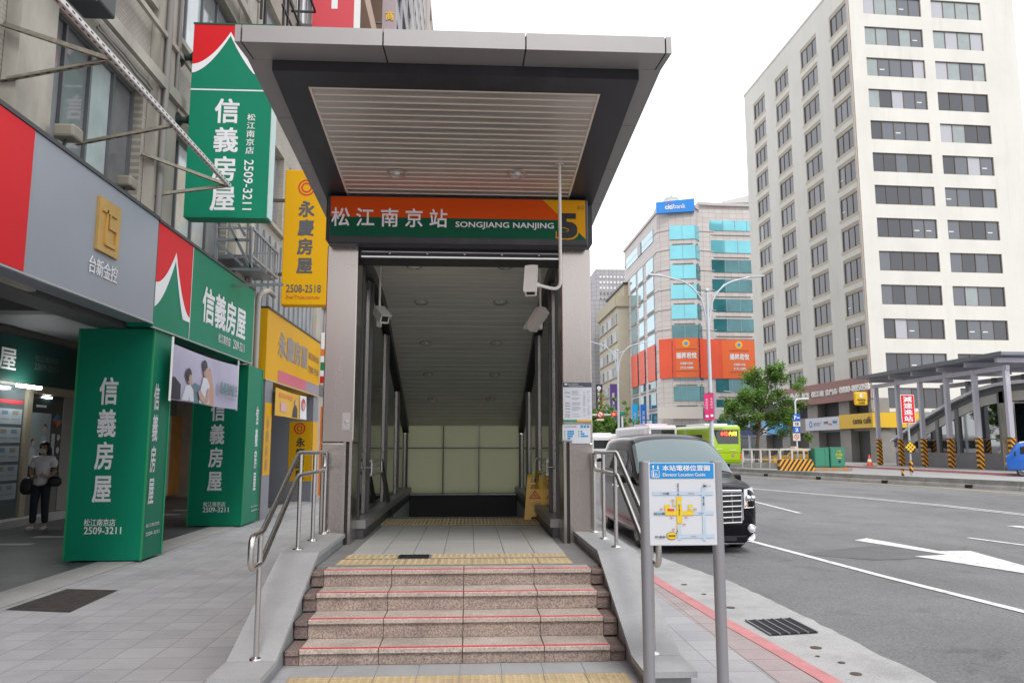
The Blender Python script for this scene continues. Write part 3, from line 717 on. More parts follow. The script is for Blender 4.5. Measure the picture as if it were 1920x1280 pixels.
# handrails on the side walls
def handrail(xt, xb, lab):
    t = thing('handrail', lab, 'handrail', (xt, 7.6, .66), group='tubular handrails on the stair walls')
    P = [(xt, 8.55, 1.53), (xt, 7.27, 1.535), (xb, 5.78, .985), (xb, 5.50, .98), (xb, 5.50, .765), (xb, 5.78, .77), (xt, 7.27, 1.33), (xt, 8.55, 1.34), (xt, 8.55, 1.53)]
    pts = rounded([(xt, 7.8, 1.53)] + P[1:5] + P[5:7] + [P[7], P[0], (xt, 7.8, 1.53)], .07)
    mb = MB(); mb.tube(pts, .021, 14); mb.build('rail', M_STEEL_B, t)
    for y, z0 in ((8.62, .66), (8.02, .66), (7.36, .66), (5.74, .12)):
        x = xt if y > 6 else xb; mb = MB(); mb.tube([(x, y, z0), (x, y, 1.52 if y > 6 else .99)], .019, 14)
        mb.lathe((x, y, z0), [(.048, 0), (.048, .006), (.036, .014), (.02, .02)], 18)
        mb.build('post', M_STEEL_B, t)
handrail(-1.56, -1.48, 'curved steel tube handrail on the left stone wall, nearer the green columns')
handrail(1.38, 1.33, 'curved steel tube handrail on the right stone wall, behind the lift guide sign')

# station name sign
t = thing('station_sign', 'orange and green illuminated station name board with a big black 5, over the entrance', 'sign', (-.12, 8.62, 3.83))
o_ = AY(613, 455, 8.5); e_ = AY(1103, 455, 8.5); tp = AY(860, 369, 8.5).z
W_, H_ = e_.x - o_.x, tp - o_.z
mb = MB(); mb.rbox(o_.x, e_.x, 8.5, 8.715, o_.z, tp, .02, 2); mb.build('housing', M_DARK, t)
f = Fr((o_.x, 8.5, o_.z)); mb = MB()
b0, b1 = 13 * W_ / 490, H_ - .02; a0, a1 = .03, W_ - .03; mid = b0 + (b1 - b0) * .49
ax = a1 - .36 * W_ / 2.85      # where the yellow field begins
M_ORG = mat('orange_sign_face', (.62, .075, .004, 1), .5, spec=.15); M_SGRN = mat('deep_green_sign_face', (.004, .095, .05, 1), .5, spec=.15); M_SYEL = mat('amber_sign_face', (.70, .33, .005, 1), .5, spec=.15)
f.poly(mb, [(a0, mid), (ax - .12 + .24, mid), (ax - .12, b1), (a0, b1)], 0); f.poly(mb, [(a0, b0), (a1, b0), (a1 - .19, mid - .03), (ax + .12, mid - .002), (a0, mid - .002)], 1)
f.poly(mb, [(ax - .118, b1), (ax + .122, mid), (a1 - .188, mid - .03), (a1, b0 + .003), (a1, b1)], 2)
mb.build('sign_face', [M_ORG, M_SGRN, M_SYEL], t)
mb = MB(); k = W_ / 490
f.text(mb, '松 江 南 京 站', (728 - 613) * k, (455 - 405) * k, 216 * k, 36 * k, 0, .012, off=.006)
mb.build('station_lettering', M_WHITE_S, t); mb = MB()
f.text(mb, 'SONGJIANG NANJING', (944.5 - 613) * k, (455 - 418) * k, 186 * k, 14 * k, 0, .012, off=.006)
mb.build('roman_lettering', M_WHITE_S, t); mb = MB()
f.text(mb, '5', (1063 - 613) * k, (455 - 416) * k, 44 * k, 54 * k, 1, .055, off=.006); f.text(mb, '5', (1063 - 613) * k, (455 - 416) * k, 39 * k, 49 * k, 0, .04, off=.010)
mb.build('exit_number', [M_BLK_TXT, M_SYEL], t); mb = MB()
f.text(mb, '出入口', (1089 - 613) * k, (455 - 380) * k, 13 * k, 8 * k, 0, off=.006)
mb.build('small_lettering', M_BLK_TXT, t)

# security cameras
def cctv(px, py, Y, tilt_dir, L=.34, name='security_camera', lab='', pole=None):
    c = AY(px, py, Y); d = V(tilt_dir).normalized()
    t = thing('security_camera', lab, 'security camera', tuple(c), group='cream security cameras hung at the stair mouth')
    x = d.cross(V((0, 0, 1))).normalized(); u = x.cross(d)
    mb = MB(); w_, h_ = .058, .056
    def ring(s, a, b, o=0): return [c + d * s + x * i + u * j for i, j in ((-a, -b), (-a * .4, -b * 1.05), (a * .4, -b * 1.05), (a, -b), (a * 1.05, 0), (a, b), (a * .4, b * 1.12), (-a * .4, b * 1.12), (-a, b), (-a * 1.05, 0))]
    rr = [ring(-L / 2 - .012, w_ * .8, h_ * .8), ring(-L / 2, w_, h_), ring(L / 2 - .02, w_, h_), ring(L / 2, w_ * .97, h_ * .97)]
    vs = [p for q in rr for p in q]; n = 10
    fs = [(i * n + k, i * n + (k + 1) % n, (i + 1) * n + (k + 1) % n, (i + 1) * n + k) for i in range(3) for k in range(n)] + [tuple(range(n - 1, -1, -1)), tuple(range(3 * n, 4 * n))]
    mb.add(vs, fs, 0, False); body = mb.build('housing', M_CAMW, t)
    mb = MB(); mb.add([c + d * (L / 2 + .003) + x * i + u * j for i, j in ((-w_ * .72, -h_ * .6), (w_ * .72, -h_ * .6), (w_ * .72, h_ * .7), (-w_ * .72, h_ * .7))], [(0, 1, 2, 3)]); mb.build('lens_window', M_BLACK, body)
    mb = MB()
    hood = [c + d * (-L / 2 + .02) + x * (-w_ - .006) + u * (h_ * .5), c + d * (-L / 2 + .02) + x * (-w_ - .006) + u * (h_ + .014), c + d * (-L / 2 + .02) + x * (w_ + .006) + u * (h_ + .014), c + d * (-L / 2 + .02) + x * (w_ + .006) + u * (h_ * .5)]
    for a, b in zip(hood, hood[1:]): mb.bar(a.lerp(b, 0) + d * .0, a + d * (L + .02), .006, .006)
    mb.add([hood[1], hood[2], hood[2] + d * (L + .04), hood[1] + d * (L + .04)] + [q - u * .006 for q in (hood[1], hood[2], hood[2] + d * (L + .04), hood[1] + d * (L + .04))], [(0, 1, 2, 3), (7, 6, 5, 4), (0, 4, 5, 1), (1, 5, 6, 2), (2, 6, 7, 3), (3, 7, 4, 0)])
    mb.build('sun_hood', M_CAMW, t)
    mb = MB()
    if pole: pole(mb, c, d, x, u)
    mb.build('bracket', M_CAMW, t)
    return t
def pole_front(mb, c, d, x, u):
    j = c - u * .075 - d * .02 ; e = AY(1051, 545, c.y); top = AY(1051, 310, c.y); topz = uz(c.y) + .01
    mb.tube(rounded([(e.x, c.y, topz), (e.x, c.y, e.z), (j.x + .06, c.y, j.z - .02)], .12), .017, 12)
    mb.lathe((e.x, c.y, topz - .012), [(.048, 0), (.048, .012)], 18); mb.rbox(j.x - .03, j.x + .07, c.y - .035, c.y + .03, j.z - .045, j.z + .0, .008, 1); mb.tube([j + V((0, 0, -.02)), c - u * .05], .02, 10)
cctv(996, 526, 7.75, (-.10, -.62, -.92), lab='cream security camera facing down on a long bent pole from the canopy soffit', pole=pole_front)
def pole_l(mb, c, d, x, u):
    mb.tube([(c.x - .03, c.y + .05, cz(max(9.2, c.y)) + .05), (c.x - .03, c.y + .05, c.z - .1)], .014, 10); mb.rbox(c.x - .06, c.x - .0, c.y, c.y + .09, c.z - .15, c.z - .06, .01, 1)
cctv(715, 590, 9.7, (.38, -.75, -.50), .30, lab='cream security camera on a drop pole at the left side of the stair mouth', pole=pole_l)
def pole_r(mb, c, d, x, u):
    mb.tube([(c.x + .04, c.y + .06, cz(max(9.2, c.y)) + .05), (c.x + .04, c.y + .06, c.z - .1)], .014, 10); mb.rbox(c.x + .015, c.x + .065, c.y, c.y + .09, c.z - .12, c.z - .02, .01, 1)
cctv(1008, 599, 9.6, (-.42, .55, -.62), .32, lab='cream security camera on a drop pole at the right side, turned away down the stairs', pole=pole_r)

# notices on the right pillar
def board(name, lab, cat, quad_px, Y, th=.012, back=None, at=None):
    """thin board from its lower-left and upper-right pixel at distance Y"""
    a = AY(quad_px[0], quad_px[3], Y); b = AY(quad_px[2], quad_px[1], Y)
    t = thing(name, lab, cat, ((a.x + b.x) / 2, Y, a.z)); return t, Fr((a.x, Y, a.z)), b.x - a.x, b.z - a.z
t, f, W_, H_ = board('timetable_notice', 'tall white timetable sheet with a dark header on the right pillar', 'notice', (1056, 717, 1109, 790), PYF - .012)
mb = MB(); mb.box(f.o.x, f.o.x + W_, PYF - .012, PYF - .001, f.o.z, f.o.z + H_); mb.build('sheet', mat('notice_white', (.62, .66, .72, 1), .4), t)
mb = MB(); f.rect(mb, 0, W_, H_ * .88, H_, 0); f.rect(mb, 0, W_ * .48, 0, H_ * .045, 1); f.rect(mb, W_ * .482, W_, 0, H_ * .045, 2)
rq = random.Random(5)
for i in range(26):
    yy = H_ * (.83 - .029 * i)
    for a, b, p in ((.32, .62, .55), (.70, .80, .7), (.84, .96, .7)):
        if rq.random() < p: f.rect(mb, W_ * a, W_ * (a + (b - a) * rq.uniform(.5, 1)), yy, yy + H_ * .010, 3)
for i, (yy, c) in enumerate(((.73, 1), (.63, 2), (.46, 4), (.39, 4), (.32, 5), (.24, 2), (.17, 4), (.12, 2))): f.rect(mb, W_ * .08, W_ * .14, H_ * yy, H_ * (yy + .02), c); f.rect(mb, W_ * .15, W_ * .24, H_ * yy, H_ * (yy + .012), 0)
f.text(mb, '松江南京站', W_ * .36, H_ * .952, W_ * .36, H_ * .035, 6, off=.005)
f.rect(mb, W_ * .06, W_ * .15, H_ * .935, H_ * .975, 6, .005); f.rect(mb, W_ * .2, W_ * .7, H_ * .9, H_ * .907, 6, .005)
mb.build('printing', [mat('slate_print', (.06, .075, .10, 1), .5), mat('green_print', (.0, .28, .14, 1), .5), mat('amber_print', (.75, .45, .02, 1), .5), mat('grey_print', (.40, .42, .46, 1), .5), mat('red_print', (.6, .04, .05, 1), .5), mat('blue_print', (.02, .28, .62, 1), .5), M_WHITE_S], t)
t, f, W_, H_ = board('exit_notice', 'small white station exit notice with blue bars below the timetable', 'notice', (1055, 796, 1107, 831), PYF - .012)
mb = MB(); mb.box(f.o.x, f.o.x + W_, PYF - .012, PYF - .001, f.o.z, f.o.z + H_); mb.build('sheet', MATS['notice_white'], t)
mb = MB()
for i, L in enumerate((.24, .24, .19, .12, .06)): yy = H_ * (.60 - .125 * i); f.rect(mb, W_ * .17, W_ * (.17 + L), yy, yy + H_ * .085, 0); f.disc(mb, W_ * .08, yy + H_ * .04, H_ * .04, 1, n=10)
for i, L in enumerate((.06, .13, .26)): yy = H_ * (.60 - .125 * i); f.rect(mb, W_ * .65, W_ * (.65 + L), yy, yy + H_ * .085, 0); f.disc(mb, W_ * .58, yy + H_ * .04, H_ * .04, 1, n=10)
for i in range(3): f.rect(mb, W_ * (.64 + .115 * i), W_ * (.73 + .115 * i), H_ * .84, H_ * .97, 0)
f.text(mb, '出口資訊說明圖', W_ * .27, H_ * .90, W_ * .46, H_ * .07, 2)
mb.build('printing', [MATS['blue_print'], mat('olive_print', (.35, .36, .2, 1), .5), MATS['slate_print']], t)

# wet floor sign
c = G(1003, 973, PZ); t = thing('wet_floor_sign', 'yellow folding wet floor sign standing at the top of the stairs by the right wall', 'floor sign', tuple(c), radians(-4))
def wf_panel(s):
    mb = MB(); hw0, hw1, h = .155, .105, .64; y0, y1 = -.10 * s, 0.0
    def pt(a, b, o=0): k = b / h; return V((a, y0 * (1 - k) + y1 * k - o * s * 1.0, b))
    R = [[(-hw0, 0), (-hw0 + .09, 0), (-hw0 + .11, .045), (hw0 - .11, .045), (hw0 - .09, 0), (hw0, 0), (.122, .42), (-.122, .42)],
         [(-.122, .42), (.122, .42), (.113, .53), (.062, .53), (-.062, .53), (-.113, .53)],
         [(-.113, .53), (-.062, .53), (-.05, .585), (.05, .585), (.062, .53), (.113, .53), (hw1, h), (-hw1, h)]]
    for poly in R:
        a = [pt(*q) for q in poly]; b = [q + V((0, .012 * s, 0)) for q in a]; n = len(a)
        mb.add(a + b, [tuple(range(n)), tuple(range(2 * n - 1, n - 1, -1))] + [(i, (i + 1) % n, n + (i + 1) % n, n + i) for i in range(n)])
    o = mb.build('panel', mat('yellow_plastic', (.84, .46, .008, 1), .3), t, world=False)
    if s > 0:
        b = MB(); f = Fr(pt(-hw0, 0), (1, 0, 0), (pt(0, h) - pt(0, 0)))
        f.text(b, 'CAUTION', hw0, .49, .115, .022, 0, .03); f.text(b, 'WET FLOOR', hw0, .455, .135, .022, 0, .03)
        tri = [(hw0 - .09, .30), (hw0 + .09, .30), (hw0, .425)]; tin = [(hw0 - .062, .316), (hw0 + .062, .316), (hw0, .40)]
        for i in range(3): j = (i + 1) % 3; f.poly(b, [tri[i], tri[j], tin[j], tin[i]], 1)
        f.disc(b, hw0 - .005, .372, .009, 1); f.poly(b, [(hw0 - .02, .345), (hw0 + .0, .365), (hw0 + .012, .352), (hw0 + .035, .322), (hw0 + .02, .322), (hw0 - .005, .342), (hw0 - .03, .326), (hw0 - .035, .332)], 1)
        f.text(b, '小心地滑', hw0, .235, .17, .045, 2, .01)
        for i in range(9): x = hw0 + (i - 4) * .028; f.poly(b, [(x - .004 + (i - 4) * .008, .09), (x + .004 + (i - 4) * .008, .09), (x + .004, .17), (x - .004, .17)], 3, .002)
        b.build('printing', [M_BLK_TXT, MATS['red_print'], mat('faded_print', (.45, .36, .2, 1), .5), mat('pale_rib', (.85, .62, .2, 1), .4)], o, world=False)
wf_panel(1); wf_panel(-1)
mb = MB(); mb.box(-.03, .04, -.02, .02, .61, .655); mb.build('tag', mat('lime_tag', (.35, .75, .03, 1), .4), t, world=False)
mb = MB(); mb.tube([(-.02, -.012, .56), (-.015, 0, .66), (.012, .1, .86), (.04, .15, .88)], .005, 8); mb.build('cord', M_WHITE, t, world=False)

# lift guide sign
Y_ = 4.9; a = AY(1222, 1019, Y_); b = AY(1337, 867, Y_); W_, H_ = b.x - a.x, b.z - a.z
t = thing('lift_guide_sign', 'map sign on two grey posts with a blue header, in front of the van', 'sign', ((a.x + b.x) / 2, Y_ + .03, 0))
for px in (1211, 1345):
    x = AY(px, 870, Y_).x; mb = MB(); mb.tube([(x, Y_ + .035, -.02), (x, Y_ + .035, b.z + .004)], .036, 20); mb.lathe((x, Y_ + .035, b.z + .004), [(.036, 0), (.032, .006), (0, .007)], 20)
    mb.build('post', mat('grey_post_paint', (.30, .30, .315, 1), .38, .5), t)
f = Fr((a.x, Y_, a.z)); mb = MB(); mb.rbox(a.x - .012, b.x + .012, Y_ + .001, Y_ + .03, a.z - .012, b.z, .004, 1); mb.build('panel', mat('map_panel_white', (.58, .60, .63, 1), .35), t)
mb = MB(); hb = H_ * .805
def q(px, py): return ((px - 1222) / 115 * W_, (1019 - py) / 152 * H_)      # pixel on the panel -> panel coordinates
f.rect(mb, 0, W_, hb, H_ - .002, 0)
f.text(mb, '本站電梯位置圖', *q(1287, 877), W_ * .75, H_ * .072, 1, .018, off=.005); f.text(mb, 'Elevator Location Guide', *q(1283, 889.5), W_ * .67, H_ * .042, 1, .008, off=.005)
x0, y0 = q(1224.5, 895); x1, y1 = q(1238.5, 881)
for p in ((x0, x1, y0, y0 + .003), (x0, x1, y1 - .003, y1), (x0, x0 + .003, y0, y1), (x1 - .003, x1, y0, y1)): f.rect(mb, *p, 1, .005)
f.disc(mb, x0 + .012, y1 - .010, .004, 1, .005); f.rect(mb, x0 + .009, x0 + .016, y0 + .006, y1 - .017, 1, .005); f.disc(mb, x0 + .031, y0 + .014, .010, 1, .005, .008); f.rect(mb, x0 + .026, x0 + .029, y0 + .014, y1 - .012, 1, .005); f.rect(mb, x0 + .029, x0 + .038, y0 + .019, y0 + .022, 1, .005)
for px, s in ((1227.5, 1), (1236, -1)):
    cx, cy = q(px, 875.5); f.rect(mb, cx - .003, cx + .003, cy - .011, cy + .011, 1, .005); f.poly(mb, [(cx - .009, cy + .003 * s), (cx, cy + .014 * s), (cx + .009, cy + .003 * s)][::s], 1, .006)
def stroke(x0, y0, x1, y1, w, mi, off=.003):
    (ax_, ay_), (bx_, by_) = q(x0, y0), q(x1, y1); d = V((bx_ - ax_, by_ - ay_, 0)).normalized(); n = V((-d.y, d.x, 0)) * (w / 2)
    f.poly(mb, [(ax_ - n.x, ay_ - n.y), (bx_ - n.x, by_ - n.y), (bx_ + n.x, by_ + n.y), (ax_ + n.x, ay_ + n.y)], mi, off)
for L in ((1226, 925, 1335, 925), (1226, 962, 1335, 962), (1272, 1005.5, 1335, 1005.5)): stroke(*L, .022, 2)
for L in ((1272, 985, 1272, 1012), (1317, 912, 1317, 1014)): stroke(*L, .020, 2, .0035)
for pts in (((1268, 931), (1277.5, 931), (1277.5, 958), (1298, 958), (1298, 966), (1277.5, 966), (1277.5, 981), (1268, 981)), ((1246, 946), (1256, 946), (1256, 957), (1268, 957), (1268, 966), (1248, 966)), ((1289, 946), (1297, 946), (1297, 957.5), (1289, 957.5)), ((1261, 942), (1266.5, 942), (1266.5, 949), (1261, 949))):
    f.poly(mb, [q(*p) for p in pts][::-1], 3, .005)
stroke(1268.7, 980, 1268.7, 994, .006, 3, .005); stroke(1268.2, 994, 1265, 1004, .004, 4, .006)
cx, cy = q(1258, 1004); P = [(cx + .033 * cos(2 * pi * k / 24), cy + .023 * sin(2 * pi * k / 24)) for k in range(24)]; f.poly(mb, P, 4, .005); P = [(cx + .031 * cos(2 * pi * k / 24), cy + .021 * sin(2 * pi * k / 24)) for k in range(24)]; f.poly(mb, P, 3, .0065)
f.text(mb, '現在位置', cx, cy, .044, .010, 4, .03, off=.008)
for px, py, s in ((1271.5, 917, '建國北路一段'), (1317, 939, '松江路'), ): f.text(mb, s, *q(px, py), .009, H_ * (.15 if len(s) > 4 else .11), 4, .02, True, off=.007)
f.text(mb, '松江南京站', *q(1272.5, 956), .008, H_ * .13, 4, .02, True, off=.008)
for px, py, s, w_ in ((1247, 925, '一江街', .06), (1237, 962.5, '松江路', .07), (1237, 1006, '伊通街', .07)): f.text(mb, s, *q(px, py), w_, .012, 4, .02, off=.007)
for px, py, s in ((1295, 925, 'Nanjing'), (1312, 962, 'Songjiang'), (1297, 1005.5, 'Yitong St.')): f.text(mb, s, *q(px, py), .035, .008, 4, off=.007)
for px, py, s in ((1261.5, 938, '出7'), (1240.5, 954, '出6'), (1301, 954.5, '出8'), (1259, 970, '出4'), (1285, 970, '出1'), (1281, 982.5, '出3'), (1261.5, 992, '出5')): f.text(mb, s, *q(px, py), .020, .011, 5, .02, off=.007)
x0, y0 = q(1251.5, 958); f.rect(mb, x0, x0 + .042, y0, y0 + .014, 5, .007); x0, y0 = q(1292, 955); f.rect(mb, x0, x0 + .013, y0, y0 + .014, 6, .007); x0, y0 = q(1263, 948); f.rect(mb, x0, x0 + .009, y0, y0 + .016, 6, .007); x0, y0 = q(1271, 945); f.rect(mb, x0, x0 + .013, y0, y0 + .010, 6, .007)
cx, cy = q(1321, 911); f.disc(mb, cx, cy, .018, 7, .004, .0165); f.poly(mb, [(cx - .016, cy + .009), (cx - .011, cy), (cx - .016, cy - .009), (cx + .014, cy)], 4, .006); f.text(mb, 'N', cx + .028, cy, .008, .010, 4, off=.005)
mb.build('map_printing', [mat('sign_blue', (.012, .24, .58, 1), .35), M_WHITE_S, mat('map_pale_blue', (.42, .53, .64, 1), .4), mat('map_yellow', (.72, .50, .02, 1), .4), M_BLK_TXT, MATS['red_print'], mat('lift_blue', (.3, .62, .72, 1), .4), MATS['grey_print']], t)

# covers and grates in the ground
p = [G(*q_) for q_ in ((10, 1143), (125, 1104), (222, 1106), (130, 1148))]
mb = MB(); mb.add([(v.x, v.y, .004) for v in p], [(0, 3, 2, 1)], 0)
tag(mb.build('drain_cover', mat('rusty_iron', (.055, .045, .042, 1), .8, .3, nscale=9, namt=.5, bump=.6, bscale=60)), 'dark rusty iron cover let into the grey pavement', 'drain cover')
p = [G(*q_, -.112) for q_ in ((1398, 1163), (1445, 1191), (1533, 1186), (1480, 1159))]
t = thing('gutter_grate', 'black iron grate in the pale concrete gutter', 'grate', tuple((p[0] + p[2]) / 2))
mb = MB(); mb.add([v + V((0, 0, .001)) for v in p], [(0, 1, 2, 3)]); mb.build('frame', mat('iron_black', (.03, .03, .032, 1), .6, .4), t)
mb = MB()
for k in range(1, 24): a_, b_ = p[0].lerp(p[1], k / 24), p[3].lerp(p[2], k / 24); mb.bar(a_ + V((0, 0, .006)), b_ + V((0, 0, .006)), .012, .010)
for k in range(6): a_, b_ = p[0].lerp(p[3], k / 5), p[1].lerp(p[2], k / 5); mb.bar(a_ + V((0, 0, .009)), b_ + V((0, 0, .009)), .016, .012, 1)
mb.build('bars', [MATS['iron_black'], mat('worn_iron', (.22, .23, .25, 1), .5, .6)], t)
# ------------------------------------------------------------------ shop side: facades, signs, arcade
M_TILEW = tile_mat('old_mosaic_tile', (.40, .375, .325, 1), (.44, .41, .36, 1), (.29, .27, .23, 1), .10, .055, .006, .5, .7, .32, .55, vert='y', bump=.15)
M_TILEC = tile_mat('cream_mosaic_tile', (.40, .37, .31, 1), (.44, .41, .35, 1), (.28, .26, .22, 1), .30, .06, .008, .5, .65, .2, .6, vert='y', bump=.2)
M_STUC = mat('weathered_render', (.42, .395, .34, 1), .8, nscale=1.3, namt=.35, bump=.2, bscale=30, stretch=(1, 1, .45))
M_FRAME = mat('grey_window_frame', (.20, .205, .215, 1), .4, .5)
M_FRAMEL = mat('pale_window_frame', (.42, .40, .42, 1), .4, .4)
M_PANE_L = mat('curtained_pane', (.52, .57, .58, 1), .12, 0, nscale=.6, namt=.35, spec=.8)
M_PANE_M = mat('grey_pane', (.20, .205, .215, 1), .06, 0, nscale=.5, namt=.45, spec=.9)
FX = lambda X: Fr((X, 0, 0), (0, 1, 0))            # wall facing the street: a = distance along it, b = height
def xp(px, py, X): p = AX(px, py, X); return p.y, p.z
def yp(px, py, Y): p = AY(px, py, Y); return p.x, p.z

def facade(root, X, bays, floors, z_top, z_bot, y0, y1, depth=.35, wallm=None, pierm=None, piers=(), pane=None, frame=None, nm=4, sill=True, seed=1):
    """street wall with real openings: bays = (y0, y1), floors = (z0, z1) of each window row"""
    f = FX(X); mb = MB(); zc = z_bot
    for (a, b) in list(floors) + [(z_top, z_top)]:
        f.box(mb, y0, y1, zc, a, -depth, 0, 0)
        if a >= z_top: break
        yc = y0
        for (u0, u1) in bays: f.box(mb, yc, u0, a, b, -depth, -.004, 0); yc = u1
        f.box(mb, yc, y1, a, b, -depth, -.004, 0); zc = b
        if sill:
            for (u0, u1) in bays: f.box(mb, u0 - .08, u1 + .08, a - .10, a - .002, .003, .10, 1)
    for (u0, u1) in piers: f.box(mb, u0, u1, z_bot, z_top, .004, .16, 1)
    mb.build('wall', [wallm or M_TILEW, pierm or M_STUC], root)
    mb = MB(); f.box(mb, y0, y1, z_bot + 1.35, z_top, -6, -depth - .9, 0); mb.build('rear_wall', mat('dim_interior', (.10, .10, .10, 1), .8), root)
    rn = random.Random(seed)
    for (a, b) in floors:
        for (u0, u1) in bays:
            mb = MB(); k = max(2, round((u1 - u0) / .75)); w = (u1 - u0) / k; q = .035
            f.box(mb, u0 + .005, u1 - .005, a + .003, a + .05, -.22, -.14); f.box(mb, u0 + .005, u1 - .005, b - .05, b - .003, -.22, -.14)
            for i in range(k + 1):
                c = min(max(u0 + i * w, u0 + .03), u1 - .03); f.box(mb, c - q * .7, c + q * .7, a + .052, b - .052, -.22, -.14)
            wn = mb.build('window', frame or M_FRAME, root)
            for i in range(k):
                mb = MB(); f.box(mb, u0 + i * w + .03, u0 + (i + 1) * w - .03, a + .04, b - .04, -.195, -.185)
                if i == 0 and k > 1 or True:
                    mb.build('pane', rn.choice(pane or ([M_PANE_M, M_PANE_L, M_PANE_M, M_PANE_M] if u0 < 12 else [M_PANE_L, M_PANE_L, M_PANE_M])), wn)
    return f

# building over the two nearest shops
A = thing('tiled_building', 'old grey mosaic tiled building with aluminium windows above the silver and green shop signs', 'building', (-5, 6, 0))
bays = [(-4.0, -.6), (.4, 3.6), (4.8, 7.9), (8.86, 11.5), (12.55, 15.7)]
fl = [(4.9 + 3.55 * k, 6.95 + 3.55 * k) for k in range(5)]
f = facade(A, -5.0, bays, fl, 22.6, 3.3, -6, 16.6, piers=((-.4, .2), (3.8, 4.6), (8.05, 8.75), (11.62, 12.42), (15.85, 16.55)), seed=4)
mb = MB()
for (a, b) in fl: f.box(mb, -6, 16.6, b + .16, b + .34, .165, .24); f.box(mb, -6, 16.6, b + 1.0, b + 1.08, .165, .22)
mb.build('ledge', M_STUC, A)
mb = MB(); mb.box(-5.35, -4.93, -6, 24.6, 3.27, 4.1); mb.box(-9.3, -5.36, -6, 24.6, 4.0, 4.3); mb.box(-9.29, -5.36, 11.9, 12.3, 3.62, 3.995); mb.build('arcade_ceiling', mat('arcade_ceiling_grey', (.13, .13, .135, 1), .6, nscale=1, namt=.12), A)
mb = MB()
for y in (4, 7.2, 10.4, 13.6, 18): mb.lathe((-7.2, y, 3.992), [(0, 0), (.09, 0), (.1, .008)], 16)
mb.build('ceiling_fitting', mat('dull_white', (.4, .4, .38, 1), .5), A)
# clutter on the wall: cables, pipe, boxes
mb = MB()
mb.tube([tuple(AX(*p, -4.80)) for p in ((182, 52), (196, 66), (214, 88), (235, 112), (255, 140), (272, 158), (282, 170), (280, 182))], .018, 8)
mb.tube([tuple(AX(*p, -4.79)) for p in ((186, 48), (205, 72), (232, 100), (258, 134), (276, 152), (286, 168))], .013, 8)
mb.tube([(-4.78, 11.75, 3.4), (-4.78, 11.75, 9.8), (-4.78, 11.75, 22)], .05, 10); mb.tube([(-4.80, 12.2, 7.2), (-4.80, 12.2, 22)], .03, 8)
mb.build('cable_run', mat('grey_conduit', (.22, .21, .20, 1), .6), A)
a0, z0 = xp(150, 35, -4.8); a1, z1 = xp(183, 30, -4.8)
t = thing('air_conditioner', 'dark outdoor air conditioner box on the tiled wall at the top left', 'air conditioner', (-4.7, 8.8, 6.85))
mb = MB(); mb.rbox(-4.84, -4.45, 8.35, 9.3, 6.86, 7.5, .03, 2); mb.build('casing', mat('dark_ac', (.05, .055, .065, 1), .5), t)
mb = MB(); mb.bar((-4.99, 8.8, 6.84), (-4.45, 8.8, 6.84), .04); mb.build('bracket', M_STEEL_D, t)
t = thing('floodlight', 'small grey floodlight leaning on top of the silver sign', 'lamp', tuple(AX(128, 255, -4.7)))
c = AX(128, 252, -4.65); mb = MB(); mb.rbox(c.x - .12, c.x + .12, c.y - .12, c.y + .12, c.z - .07, c.z + .09, .03, 2); mb.build('lamp_head', mat('tan_grey', (.25, .23, .19, 1), .5), t); mb = MB(); mb.bar((c.x, c.y, c.z), (c.x - .1, c.y, 4.84), .03); mb.build('stem', M_STEEL_D, t)
t = thing('floodlight', 'small grey floodlight on the right end of the silver sign', 'lamp', tuple(AX(238, 345, -4.7)))
c = AX(238, 345, -4.65); mb = MB(); mb.rbox(c.x - .10, c.x + .10, c.y - .12, c.y + .12, c.z - .06, c.z + .09, .03, 2); mb.build('lamp_head', MATS['tan_grey'], t); mb = MB(); mb.bar((c.x, c.y, c.z), (c.x - .1, c.y, 4.84), .03); mb.build('stem', M_STEEL_D, t)

# empty sign frame of slotted angle iron
t = thing('sign_frame', 'empty slotted steel sign frame braced out from the tiled wall', 'frame', (-5, 10, 6)); XB = -3.8
M_ANG = mat('slotted_angle_iron', (.27, .245, .20, 1), .55, .4, nscale=14, namt=.35); M_ANGW = mat('white_angle_iron', (.62, .60, .58, 1), .5, .3)
def angle(name, a, b, m):
    a, b = V(a), V(b); mb = MB(); d = (b - a); L = d.length; d.normalize(); up = V((0, 0, 1)); s_ = d.cross(up).normalized(); u_ = s_.cross(d)
    mb.bar(a, b, .055, .006, 0); mb.bar(a + s_ * .027 + u_ * .030, b + s_ * .027 + u_ * .030, .006, .055, 0)
    n = int(L / .12)
    for i in range(n):
        p = a + d * (.05 + i * .12); q = p + d * .05; mb.bar(p - u_ * .0036, q - u_ * .0036, .014, .002, 1); mb.bar(p + s_ * .0312 + u_ * .03, q + s_ * .0312 + u_ * .03, .002, .014, 1)
    return mb.build(name, [m, M_BLACK], t)
pe = AX(430, 352, XB); ps = AX(105, 0, XB); angle('long_bar', ps - (pe - ps) * .5, pe, M_ANGW)
for (n_, w1, w2) in (((205, 115), (0, 47), (0, 153)), ((322, 238), None, (142, 272)), ((428, 350), (265, 290), (270, 370))):
    P = AX(*n_, XB)
    for w_ in (w1, w2):
        if w_: angle('brace', P, AX(*w_, -4.99), M_ANG)
